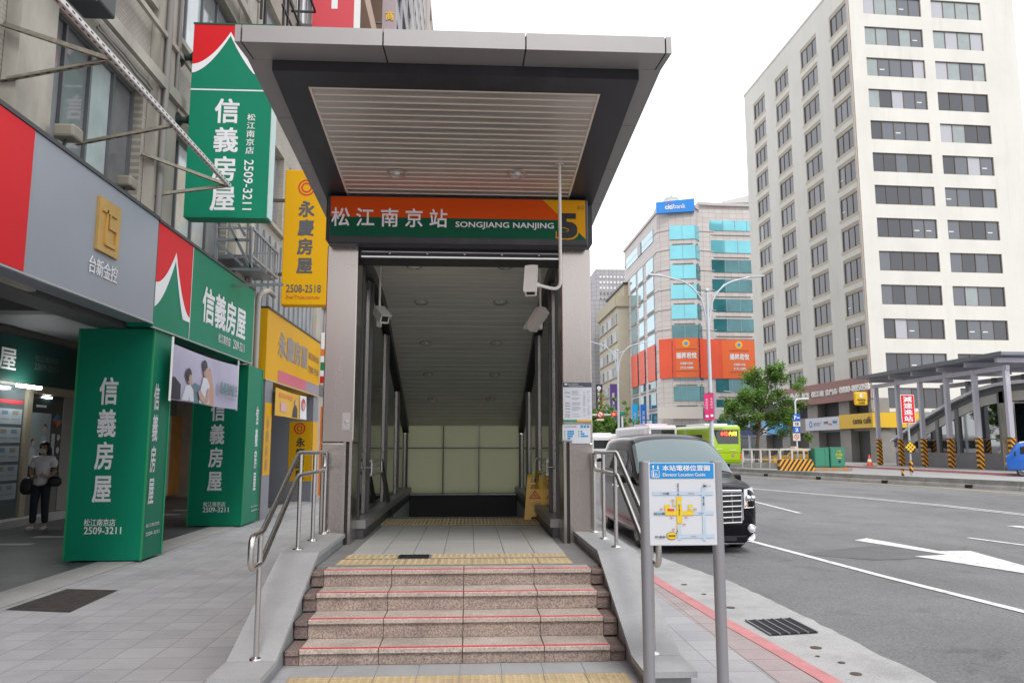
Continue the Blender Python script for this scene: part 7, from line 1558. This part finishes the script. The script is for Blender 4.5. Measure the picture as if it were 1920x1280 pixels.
for i in range(6):
    z = .50 + i * .085; mb.tube([(-.60, -.012, z), (-.3, -.035, z - .01), (0, -.045, z - .012), (.3, -.035, z - .01), (.60, -.012, z)], .015, 8, 0)
for x in (-.45, -.27, -.09, .09, .27, .45): mb.tube([(x, -.035 + abs(x) * .04, .50), (x, -.03 + abs(x) * .04, .96)], .008, 6, 0)
mb.rbox(-.62, .62, -.03, .06, .955, 1.02, .02, 2, 0); mb.box(-.58, .58, -.012, .1, .46, .96, 1)
for s in (-1, 1): mb.hexa([(s * .58, -.02, .47), (s * .64, .0, .55), (s * .64, .08, .55), (s * .58, .08, .47)], [(s * .60, -.02, .96), (s * .66, .01, .98), (s * .66, .08, .98), (s * .60, .08, .96)], 0)
mb.build('grille', [M_CHR, M_BLACK], van, world=False)
for s in (-1, 1):
    mb = MB(); q = [(.64, -.01, .72), (.80, .02, .73), (.895, .18, .80), (.905, .34, 1.0), (.82, .10, 1.045), (.645, -.005, 1.02)]
    mb.extr([(s * x, y - .035, z) for x, y, z in q], (0, .09, 0), 0); h_ = mb.build('headlight', M_LENS, van, world=False)
    mb = MB(); 
    for cx_, r_ in ((.71, .05), (.80, .045)): mb.lathe((s * cx_, -.03 + (.04 if cx_ > .75 else 0), .88), [(0, -.02), (r_, -.012), (r_, .0)], 16, 'y')
    mb.bar((s * .65, -.045, .755), (s * .86, .13, .83), .02, .02, 1); mb.build('lamp', [M_CHR, mat('amber_lens', (.7, .25, .02, 1), .2)], h_, world=False)
    mb = MB(); mb.lathe((s * .76, -.0, .40), [(0, -.03), (.045, -.03), (.05, .0)], 16, 'y', 0); mb.lathe((s * .76, -.0, .40), [(.05, -.02), (.065, -.028), (.07, .02)], 18, 'y', 1)
    mb.build('fog_lamp', [M_LENS, M_CHR], van, world=False)
    mb = MB(); mb.extr([(s * .78, .03, .20), (s * .86, .12, .24), (s * .875, .2, .40), (s * .83, .08, .34), (s * .70, .02, .23)], (0, .04, 0), 0); mb.build('bumper_trim', M_LENS, van, world=False)
    mb = MB(); mb.rbox(s * .95, s * 1.13, 1.42, 1.56, 1.06, 1.21, .04, 3, 0); mb.bar((s * .88, 1.55, 1.08), (s * 1.0, 1.52, 1.1), .06, .05, 0); mb.box(s * .97, s * 1.11, 1.561, 1.566, 1.08, 1.19, 1); mb.build('wing_mirror', [M_CARB, M_CHR], van, world=False)
    mb = MB(); mb.box(s * .926, s * .936, 1.1, 4.3, .30, .33); mb.build('sill_trim', M_CHR, van, world=False)
    mb = MB(); mb.rbox(s * .925, s * .965, 2.25, 2.5, .93, .97, .012, 1); mb.rbox(s * .925, s * .965, 2.62, 2.87, .93, .97, .012, 1); mb.build('door_handle', M_CHR, van, world=False)
    for yw in (.93, 3.93): wheel(van, s * .80, yw, .34, .22, s)
    mb = MB()
    for yy in (2.55,): mb.box(s * .929, s * .934, yy - .006, yy + .006, .4, 1.06)
    mb.build('door_gap', M_BLACK, van, world=False)
mb = MB(); mb.rbox(-.68, .68, -.02, .05, .18, .30, .03, 2, 0); mb.box(-.5, .5, -.03, -.021, .21, .27, 1); mb.box(-.62, .62, -.028, -.022, .165, .175, 2); mb.build('lower_bumper', [M_CARB, M_BLACK, M_CHR], van, world=False)
mb = MB(); mb.box(-.19, .19, -.062, -.05, .36, .49); mb.build('number_plate', M_WHITE, van, world=False)
mb = MB(); mb.box(-.5, .5, 1.02, 1.05, 1.24, 1.26); mb.bar((-.6, 1.03, 1.25), (.05, 1.15, 1.33), .02); mb.bar((.0, 1.03, 1.25), (.6, 1.15, 1.33), .02); mb.build('wiper', M_BLACK, van, world=False)

def bus(lab, name, loc, rz, L, paint, roofm, led=None, low=None, face='rear', group=None, top=3.2, win=(1.25, 2.55)):
    """origin at the middle of the end that faces the camera, body running along +y"""
    t = thing('city_bus', lab, 'bus', loc, rz); hw = 1.25
    mb = MB(); bm = bmesh.new(); bmesh.ops.create_cube(bm, size=1)
    for v in bm.verts: v.co = V((v.co.x * 2 * hw, L / 2 + v.co.y * L, .38 + (top - .38) * (v.co.z + .5)))
    bmesh.ops.bevel(bm, geom=[e for e in bm.edges if abs((e.verts[0].co - e.verts[1].co).z) > 1 or min(e.verts[0].co.z, e.verts[1].co.z) > 2], offset=.18, segments=4, profile=.5, affect='EDGES'); mb.bm(bm)
    body = mb.build('body', paint, t, world=False)
    mb = MB(); mb.rbox(-hw + .1, hw - .1, .2, L - .2, top - .12, top + .07, .08, 2); mb.rbox(-hw + .3, hw - .3, L * .15, L * .5, top + .05, top + .22, .06, 2); mb.build('roof', roofm, t, world=False)
    for s in (-1, 1):
        for i in range(7):
            y0 = 1.5 + i * (L - 2.2) / 7; mb = MB(); mb.box(s * (hw + .004), s * (hw + .012), y0 + .03, y0 + (L - 2.2) / 7 - .03, *win); mb.build('side_window', M_WGL, t, world=False)
        for y in (2.6, L - 2.8): wheel(t, s * 1.1, y, .48, .3, s, 8)
        if low: mb = MB(); mb.box(s * (hw + .002), s * (hw + .008), .15, L - .15, low[0], low[1]); mb.build('side_stripe', low[2], t, world=False)
    return t, body, hw
M_LIME = mat('lime_bus_paint', (.36, .56, .005, 1), .3, coat=.6, nscale=.5, namt=.05); M_BUSW = mat('white_bus_paint', (.68, .68, .68, 1), .35, coat=.4)
p = AY(1362, 868, 58); t, body, hw = bus('lime green city bus seen from behind with a lit red and amber route display', 'bus', (p.x, 58, -.12), radians(4.5), 11.5, M_LIME, M_BUSW)
mb = MB(); mb.extr([(-.98, -.015, 2.9), (-.62, -.015, 1.85), (1.02, -.015, 1.85), (1.05, -.015, 2.92)], (0, .02, 0)); rw = mb.build('rear_window', M_CARG, t, world=False)
mb = MB(); mb.box(-.42, .92, -.03, -.018, 2.42, 2.82); dd = mb.build('route_display', M_BLACK, rw, world=False)
mb = MB(); f = Fr((0, -.03, 0)); f.text(mb, '642', -.10, 2.62, .58, .32, 0, .05, off=.01); f.text(mb, '內湖', .57, 2.62, .62, .34, 1, .04, off=.01); mb.build('route_text', [mat('led_red', (.9, .05, .03, 1), .5, emit=(1, .07, .04, 1), estr=2.2), mat('led_amber', (.9, .4, .03, 1), .5, emit=(1, .42, .03, 1), estr=2.2)], t, world=False)
mb = MB(); mb.box(-1.2, 1.2, -.012, .0, 1.18, 1.22, 0); mb.box(-1.15, 1.15, -.012, 0, .62, .66, 0); f.rect(mb, -.9, -.3, 1.42, 1.5, 1, .02); f.rect(mb, .3, .8, 1.36, 1.43, 1, .02); f.disc(mb, .55, 1.02, .11, 2, .02); f.rect(mb, -1.0, -.2, 2.98, 3.08, 3, .02); mb.build('rear_markings', [mat('dark_lime', (.16, .26, .01, 1), .4), mat('pale_lime_print', (.62, .72, .3, 1), .5), mat('pink_badge', (.55, .2, .3, 1), .5), mat('grey_vent', (.3, .32, .25, 1), .5)], t, world=False)
for s in (-1, 1): mb = MB(); mb.rbox(s * 1.08, s * 1.24, -.03, .03, .75, 1.12, .03, 1); mb.build('tail_lamp', mat('orange_lens', (.8, .16, .02, 1), .25), t, world=False)
mb = MB(); mb.box(-1.1, 1.1, -.06, .1, .36, .56); mb.build('bumper', mat('dark_lime', (.16, .26, .01, 1)), t, world=False)
p = AY(1236, 800, 64); t, body, hw = bus('white and pink coach behind the lime green bus', 'coach', (p.x + .3, 64, -.12), radians(3), 11.5, mat('pink_white_coach', (.64, .60, .62, 1), .35, coat=.4), mat('pinkish_roof', (.64, .50, .56, 1), .4), top=3.35, win=(1.5, 3.08))
mb = MB(); mb.extr([(-1.0, -.015, 3.05), (-1.05, -.015, 1.6), (1.05, -.015, 1.6), (1.0, -.015, 3.05)], (0, .02, 0)); mb.build('rear_window', M_CARG, t, world=False); mb = MB(); mb.box(-.9, -.1, -.03, -.018, 1.95, 2.3); mb.build('yellow_plate', M_YEL, t, world=False); mb = MB(); mb.box(-1.2, -.9, -.012, 0, .8, 2.9); mb.build('white_corner', M_WHITE, t, world=False)
p = AY(1130, 815, 84); t, body, hw = bus('small white bus with a red stripe far down the road', 'bus', (p.x, 84, -.12), radians(2), 8, M_BUSW, M_BUSW, top=2.75, low=(.9, 1.1, M_RED), win=(1.4, 2.3)); mb = MB(); mb.box(-1.0, 1.0, -.012, 0, 1.4, 2.3); mb.build('rear_window', M_CARG, t, world=False); mb = MB(); mb.box(.7, 1.2, -.02, -.013, .8, 2.4); mb.build('red_panel', M_RED, t, world=False)
p = AY(1156, 812, 80); t, body, hw = bus('white bus with an orange corner behind the far street lamp', 'bus', (p.x + .8, 90, -.12), radians(6), 10, M_BUSW, M_BUSW, top=3.0, win=(1.4, 2.5)); mb = MB(); mb.box(-1.0, 1.0, -.012, 0, 1.4, 2.5); mb.build('rear_window', M_CARG, t, world=False); mb = MB(); mb.box(.9, 1.24, -.02, -.013, .8, 2.6); mb.build('orange_panel', mat('orange_lens', (.8, .16, .02, 1)), t, world=False)

# blue truck leaving the frame at the right
tr = thing('pickup_truck', 'small blue truck with a white cab roof at the right edge', 'truck', (30.75, 43.2, -.12), radians(-128))
ST = [(0, [(0, .35), (.6, .35), (.74, .42), (.78, .7), (.76, 1.0), (.66, 1.12), (.5, 1.15), (.25, 1.16), (0, 1.16)]), (.15, [(0, .32), (.65, .32), (.8, .4), (.83, .72), (.81, 1.05), (.74, 1.22), (.56, 1.28), (.28, 1.3), (0, 1.3)]), (.55, [(0, .32), (.65, .32), (.82, .4), (.84, .72), (.82, 1.08), (.70, 1.72), (.55, 1.82), (.28, 1.86), (0, 1.87)]), (1.2, [(0, .32), (.65, .32), (.82, .4), (.84, .72), (.82, 1.08), (.70, 1.84), (.55, 1.93), (.28, 1.96), (0, 1.97)]), (1.75, [(0, .32), (.65, .32), (.82, .4), (.84, .72), (.82, 1.08), (.72, 1.84), (.58, 1.92), (.3, 1.95), (0, 1.96)])]
gt = loft(ST, 4, 4); M_BLU = mat('blue_truck_paint', (.012, .12, .50, 1), .3, coat=.6); mb = MB(); loft_mesh(mb, gt); body = mb.build('cab', M_BLU, tr, world=False); boolean_arches(body, [(-1.2, -.6, .75, .31, .36), (.6, 1.2, .75, .31, .36)])
mb = MB(); shell(mb, gt, 4, 8, 5 * 4 + 1, 32, .006); mb.build('windscreen', M_CARG, tr, world=False); mb = MB(); shell(mb, gt, 9, 15, 17, 19, .006); mb.build('side_window', M_CARG, tr, world=False)
mb = MB(); shell(mb, gt, 9, 16, 21, 32, .012); mb.build('white_roof', M_BUSW, tr, world=False); mb = MB(); mb.rbox(-.8, .8, -.08, .06, .32, .52, .03, 1); mb.build('bumper', mat('dark_bumper', (.05, .05, .055, 1), .5), tr, world=False)
mb = MB(); mb.box(-.82, .82, 1.8, 4.2, .62, .72); mb.box(-.82, -.78, 1.8, 4.2, .72, 1.15); mb.box(.78, .82, 1.8, 4.2, .72, 1.15); mb.box(-.78, .78, 4.16, 4.2, .72, 1.15); mb.build('load_bed', M_BLU, tr, world=False)
for s in (-1, 1):
    for y in (.75, 3.3): wheel(tr, s * .72, y, .30, .18, s, 8)
    mb = MB(); mb.rbox(s * .9, s * 1.04, .42, .5, 1.15, 1.4, .02, 1); mb.build('wing_mirror', M_BLACK, tr, world=False); mb = MB(); mb.rbox(s * .5, s * .74, -.03, .04, .62, .8, .03, 1); mb.build('headlight', M_LENS, tr, world=False)
# taxi behind the railing
tx = thing('taxi', 'yellow taxi half hidden behind the cream railing', 'taxi', (23.3, 60, -.12), radians(-75))
ST = [(0, [(0, .3), (.6, .3), (.75, .4), (.8, .6), (.78, .72), (.7, .76), (.5, .78), (.25, .79), (0, .8)]), (.3, [(0, .22), (.65, .22), (.84, .35), (.86, .62), (.84, .8), (.76, .86), (.55, .89), (.28, .9), (0, .91)]), (1.2, [(0, .22), (.65, .22), (.86, .35), (.88, .65), (.86, .88), (.78, .96), (.58, 1.0), (.3, 1.02), (0, 1.02)]), (2.0, [(0, .22), (.65, .22), (.86, .35), (.88, .65), (.86, .9), (.62, 1.4), (.5, 1.46), (.26, 1.49), (0, 1.5)]), (3.2, [(0, .22), (.65, .22), (.86, .35), (.88, .65), (.86, .9), (.62, 1.4), (.5, 1.46), (.26, 1.49), (0, 1.5)]), (4.0, [(0, .24), (.65, .24), (.86, .37), (.87, .67), (.85, .92), (.75, 1.02), (.55, 1.06), (.28, 1.08), (0, 1.08)]), (4.5, [(0, .35), (.6, .35), (.74, .45), (.77, .66), (.75, .86), (.68, .92), (.5, .94), (.25, .95), (0, .95)])]
gx = loft(ST, 4, 3); mb = MB(); loft_mesh(mb, gx); mb.build('body', mat('taxi_yellow', (.62, .32, .02, 1), .35, coat=.5), tx, world=False); mb = MB(); shell(mb, gx, 9, 16, 13, 14, .006); mb.build('side_window', M_CARG, tx, world=False); mb = MB(); shell(mb, gx, 8, 11, 16, 24, .006); mb.build('windscreen', M_CARG, tx, world=False); mb = MB(); mb.rbox(-.3, .3, 2.4, 2.6, 1.5, 1.65, .05, 2); mb.build('roof_light', M_WHITE, tx, world=False)
for s in (-1, 1):
    for y in (.85, 3.55): wheel(tx, s * .78, y, .31, .2, s, 8)

# ------------------------------------------------------------------ trees
def tree(lab, x, y, z0, h, crown, n, seed, leaf=.2, lean=0.0, trunk_r=.14, cols=None, group='street trees along the road'):
    t = thing('street_tree', lab, 'tree', (x, y, z0), group=group); rn = random.Random(seed)
    mb = MB(); top = V((x + lean, y, z0 + h * .62)); mb.tube([(x, y, z0), (x + lean * .3, y, z0 + h * .25), (x + lean * .7, y + .1, z0 + h * .45), tuple(top)], [trunk_r, trunk_r * .8, trunk_r * .6, trunk_r * .35], 9)
    cl = []
    for (cx, cz_, rx, rz_) in crown:
        k = max(4, int(rx * rz_ * 9))
        for _ in range(k):
            a, b, c_ = rn.gauss(0, .62), rn.gauss(0, .62), rn.gauss(0, .62); q = V((x + cx + a * rx, y + b * rx, z0 + cz_ + c_ * rz_)); cl.append((q, rn.uniform(.3, .75)))
    for q, _ in cl[::4]:
        s = V((x + lean * .6, y, z0 + h * rn.uniform(.3, .55))); m = s.lerp(q, .5) + V((0, 0, -.1)); mb.tube([s, m, q], [trunk_r * .32, trunk_r * .2, trunk_r * .08], 5)
    mb.build('trunk', mat('bark', (.10, .075, .055, 1), .9, nscale=6, namt=.4, bump=.5, bscale=20), t)
    mb = MB()
    for i in range(n):
        q, r_ = rn.choice(cl); d = V((rn.gauss(0, 1), rn.gauss(0, 1), rn.gauss(0, .8))).normalized() * (r_ * rn.random() ** .45); p = q + d
        u_ = V((rn.gauss(0, 1), rn.gauss(0, 1), rn.gauss(0, .5))).normalized(); v_ = u_.cross(V((rn.gauss(0, .6), rn.gauss(0, .6), 1)).normalized()).normalized(); s = leaf * rn.uniform(.6, 1.3)
        mb.add([p - u_ * s, p + v_ * s * .42, p + u_ * s, p - v_ * s * .42], [(0, 1, 2, 3)], rn.choices((0, 1, 2), (5, 3, 2))[0])
    mb.build('crown', cols or LEAF, t, smooth=False); return t
def leafm(name, c):
    m = mat(name, c, .55); nt = m.node_tree; b = nt.nodes['Principled BSDF']; o = nt.nodes['Material Output']; tr_ = nt.nodes.new('ShaderNodeBsdfTranslucent'); tr_.inputs[0].default_value = (c[0] * 1.3, c[1] * 1.4, c[2] * .8, 1); mx_ = nt.nodes.new('ShaderNodeMixShader'); mx_.inputs[0].default_value = .38
    nt.links.new(b.outputs[0], mx_.inputs[1]); nt.links.new(tr_.outputs[0], mx_.inputs[2]); nt.links.new(mx_.outputs[0], o.inputs[0]); return m
LEAF = [leafm('leaf_mid', (.14, .25, .06, 1)), leafm('leaf_light', (.24, .38, .09, 1)), leafm('leaf_dark', (.06, .13, .04, 1))]
Yt = 63; p = AY(1418, 866, Yt); k = Yt / 1450
def cr_(lst): return [((px - 1418) * k, (866 - py) * k + .3, rx * k, rz_ * k) for px, py, rx, rz_ in lst]
tree('leafy green street tree hiding the left of the brown sign band', p.x, Yt, 0, 7.6, cr_([(1440, 750, 45, 32), (1410, 735, 28, 22), (1465, 712, 22, 26), (1480, 745, 22, 25), (1400, 775, 28, 18), (1445, 785, 40, 15), (1470, 790, 20, 22), (1395, 750, 22, 16), (1460, 690, 9, 10), (1412, 708, 12, 10), (1500, 765, 14, 12), (1380, 765, 14, 12)]), 20000, 3, .125, .6, .16)
tree('dark green tree behind the traffic signal at the end of the road', AY(1132, 830, 110).x, 110, 0, 9, [(0, 4.8, 2.8, 2.2), (1.8, 4.0, 2.0, 1.6), (-1.5, 5.2, 2, 1.5)], 5000, 5, .26)
tree('bushy tree between the far buses and the beige block', AY(1152, 830, 118).x, 118, 0, 7, [(0, 3.9, 2.4, 1.8), (1.0, 3.4, 1.6, 1.3)], 3500, 8, .26)
tree('small tree seen through the no left turn sign mast', AY(1112, 830, 104).x, 104, 0, 7, [(0, 4.2, 2.2, 1.8), (.8, 5.4, 1.2, .9)], 3000, 9, .24)

# ------------------------------------------------------------------ the woman in the arcade
def skin(name, nodes, edges, m, parent, sub=2):
    me = bpy.data.meshes.new(name); me.from_pydata([n[0] for n in nodes], edges, []); o = bpy.data.objects.new(name, me); COL.objects.link(o)
    sk_ = o.modifiers.new('skin', 'SKIN'); sk_.use_smooth_shade = True; s_ = o.modifiers.new('sub', 'SUBSURF'); s_.levels = sub; s_.render_levels = sub
    for i, n in enumerate(nodes): r_ = n[1]; me.skin_vertices[0].data[i].radius = r_ if isinstance(r_, tuple) else (r_, r_)
    me.skin_vertices[0].data[0].use_root = True
    bpy.context.view_layer.update(); ev = bpy.data.meshes.new_from_object(o.evaluated_get(bpy.context.evaluated_depsgraph_get())); o.modifiers.clear(); o.data = ev; ev.materials.clear(); ev.materials.append(m)
    for p_ in ev.polygons: p_.use_smooth = True
    o.parent = parent; WM[o.name] = WM[parent.name].copy(); return o
pr = thing('person', 'masked woman in a white shirt and dark trousers walking through the arcade with two bags', 'person', (-8.22, 15.6, .0), radians(8))
M_SKIN = mat('skin_tone', (.42, .25, .18, 1), .55); M_SHIRT = mat('white_shirt', (.80, .78, .82, 1), .8, nscale=12, namt=.1, bump=.2, bscale=12); M_TROU = mat('navy_trousers', (.018, .022, .035, 1), .8); M_HAIR = mat('black_hair', (.012, .010, .010, 1), .5); M_SHOE = mat('white_shoe', (.6, .6, .62, 1), .5)
N_ = [((0, 0, .92), (.125, .10)), ((0, .01, 1.08), (.105, .085)), ((0, .01, 1.24), (.125, .09)), ((0, .015, 1.36), (.10, .075)), ((0, .005, 1.43), (.048, .05)), ((.0, -.005, 1.50), (.066, .075)), ((.0, -.01, 1.58), (.072, .085)), ((0, 0, 1.635), (.045, .055)),
      ((-.155, .01, 1.34), .052), ((-.205, .02, 1.10), .040), ((-.13, -.12, .98), .032), ((-.05, -.17, 1.02), .026),
      ((.155, .01, 1.34), .052), ((.215, .04, 1.10), .040), ((.15, -.12, 1.0), .032), ((.06, -.17, 1.04), .026),
      ((-.075, 0, .86), .085), ((-.10, -.03, .48), .055), ((-.115, .02, .12), .036), ((-.13, -.06, .05), .036), ((-.14, -.14, .035), .028),
      ((.075, 0, .86), .085), ((.085, .0, .48), .055), ((.095, .04, .12), .036), ((.10, -.04, .05), .036), ((.105, -.12, .035), .028)]
E_ = [(0, 1), (1, 2), (2, 3), (3, 4), (4, 5), (5, 6), (6, 7), (3, 8), (8, 9), (9, 10), (10, 11), (3, 12), (12, 13), (13, 14), (14, 15), (0, 16), (16, 17), (17, 18), (18, 19), (19, 20), (0, 21), (21, 22), (22, 23), (23, 24), (24, 25)]
for s, ix in ((-1, 11), (1, 15)):          # five fingers and a thumb from each palm
    b_ = V(N_[ix][0])
    for f_ in range(4):
        a1 = b_ + V((-s * (.012 + .0), -.02, .018 - f_ * .013)); a2 = a1 + V((-s * .03, -.012, -.006)); i0 = len(N_); N_ += [(tuple(a1), .009), (tuple(a2), .007)]; E_ += [(ix, i0), (i0, i0 + 1)]
    a1 = b_ + V((-s * .0, -.005, .035)); a2 = a1 + V((-s * .018, -.02, .02)); i0 = len(N_); N_ += [(tuple(a1), .010), (tuple(a2), .008)]; E_ += [(ix, i0), (i0, i0 + 1)]
skin('body', N_, E_, M_SKIN, pr, 1)
skin('shirt', [((0, 0, .82), (.160, .135)), ((0, 0, .92), (.152, .125)), ((0, .01, 1.06), (.132, .108)), ((0, .01, 1.24), (.146, .110)), ((0, .015, 1.365), (.118, .092)), ((0, .012, 1.42), (.060, .060)), ((-.155, .01, 1.345), .070), ((-.195, .02, 1.17), .062), ((.155, .01, 1.345), .070), ((.20, .03, 1.17), .062)], [(0, 1), (1, 2), (2, 3), (3, 4), (4, 5), (4, 6), (6, 7), (4, 8), (8, 9)], M_SHIRT, pr)
skin('trousers', [((0, 0, .93), (.138, .112)), ((-.078, 0, .84), .100), ((-.10, -.03, .48), .074), ((-.115, .02, .11), .062), ((.078, 0, .84), .100), ((.085, 0, .48), .074), ((.095, .04, .11), .062)], [(0, 1), (1, 2), (2, 3), (0, 4), (4, 5), (5, 6)], M_TROU, pr)
for s, a_, b_ in ((-1, (-.118, .03, .045), (-.142, -.16, .035)), (1, (.096, .05, .045), (.107, -.14, .035))): skin('shoe', [(a_, (.045, .05)), (tuple((V(a_) + V(b_)) / 2), (.048, .046)), (b_, (.040, .032))], [(0, 1), (1, 2)], M_SHOE, pr)
mb = MB(); bm = bmesh.new(); bmesh.ops.create_uvsphere(bm, u_segments=24, v_segments=16, radius=1)
for v in bm.verts: v.co = V((v.co.x * .090 + .002, v.co.y * .105 + .012, 1.588 + v.co.z * .098))
bmesh.ops.delete(bm, geom=[f_ for f_ in bm.faces if f_.calc_center_median().y < -.035 and f_.calc_center_median().z < 1.612], context='FACES'); mb.bm(bm, 0, True)
for c_, r_ in (((.02, .06, 1.50), (.098, .062, .12)), ((.075, .03, 1.41), (.062, .055, .13)), ((.105, .02, 1.30), (.045, .042, .10)), ((-.06, .035, 1.47), (.045, .05, .10))):
    bm = bmesh.new(); bmesh.ops.create_uvsphere(bm, u_segments=16, v_segments=10, radius=1)
    for v in bm.verts: v.co = V((c_[0] + v.co.x * r_[0], c_[1] + v.co.y * r_[1], c_[2] + v.co.z * r_[2]))
    mb.bm(bm, 0, True)
mb.build('hair', M_HAIR, pr, world=False)
mb = MB(); mb.rbox(-.058, .058, -.112, -.06, 1.455, 1.535, .022, 3); mb.build('face_mask', mat('pale_mask', (.62, .60, .58, 1), .8), pr, world=False)
mb = MB()
for s in (-1, 1): mb.lathe((s * .03, -.090, 1.565), [(0, -.006), (.010, 0), (.012, .006)], 10, 'y')
mb.build('eyes', M_BLACK, pr, world=False)
M_BAG = mat('black_leather', (.02, .02, .022, 1), .45, nscale=8, namt=.3)
def bag(lab, off, w_, d_, h_, strap):
    W0 = WM[pr.name] @ V(off); t = thing('handbag', lab, 'bag', tuple(W0), radians(8), group="bags carried by the woman"); bm = bmesh.new(); bmesh.ops.create_uvsphere(bm, u_segments=16, v_segments=10, radius=1)
    for v in bm.verts: k_ = 1.0 - .25 * max(0, v.co.z); q_ = lambda c: math.copysign(abs(c) ** .62, c); v.co = V((q_(v.co.x) * w_ * k_, q_(v.co.y) * d_ * k_, h_ + q_(v.co.z) * h_ * (1 - .12 * abs(v.co.x))))
    mb = MB(); mb.bm(bm, 0, True); mb.build('body', M_BAG, t, world=False); mb = MB(); mb.tube(rounded(strap, .06), .010, 8); mb.build('strap', M_BAG, t, world=False)
bag('black rounded handbag on the woman\'s forearm, on the side nearer the green column', (.25, -.07, .82), .125, .07, .10, [(-.07, 0, .2), (-.09, 0, .33), (-.05, .0, .36), (.03, 0, .33), (.06, 0, .2)])
bag('slouchy black shoulder bag hanging behind the woman on the shop window side', (-.27, .05, .66), .12, .08, .17, [(.05, 0, .28), (.11, -.02, .60), (.12, -.02, .70), (.08, .04, .60), (-.04, .02, .28)])
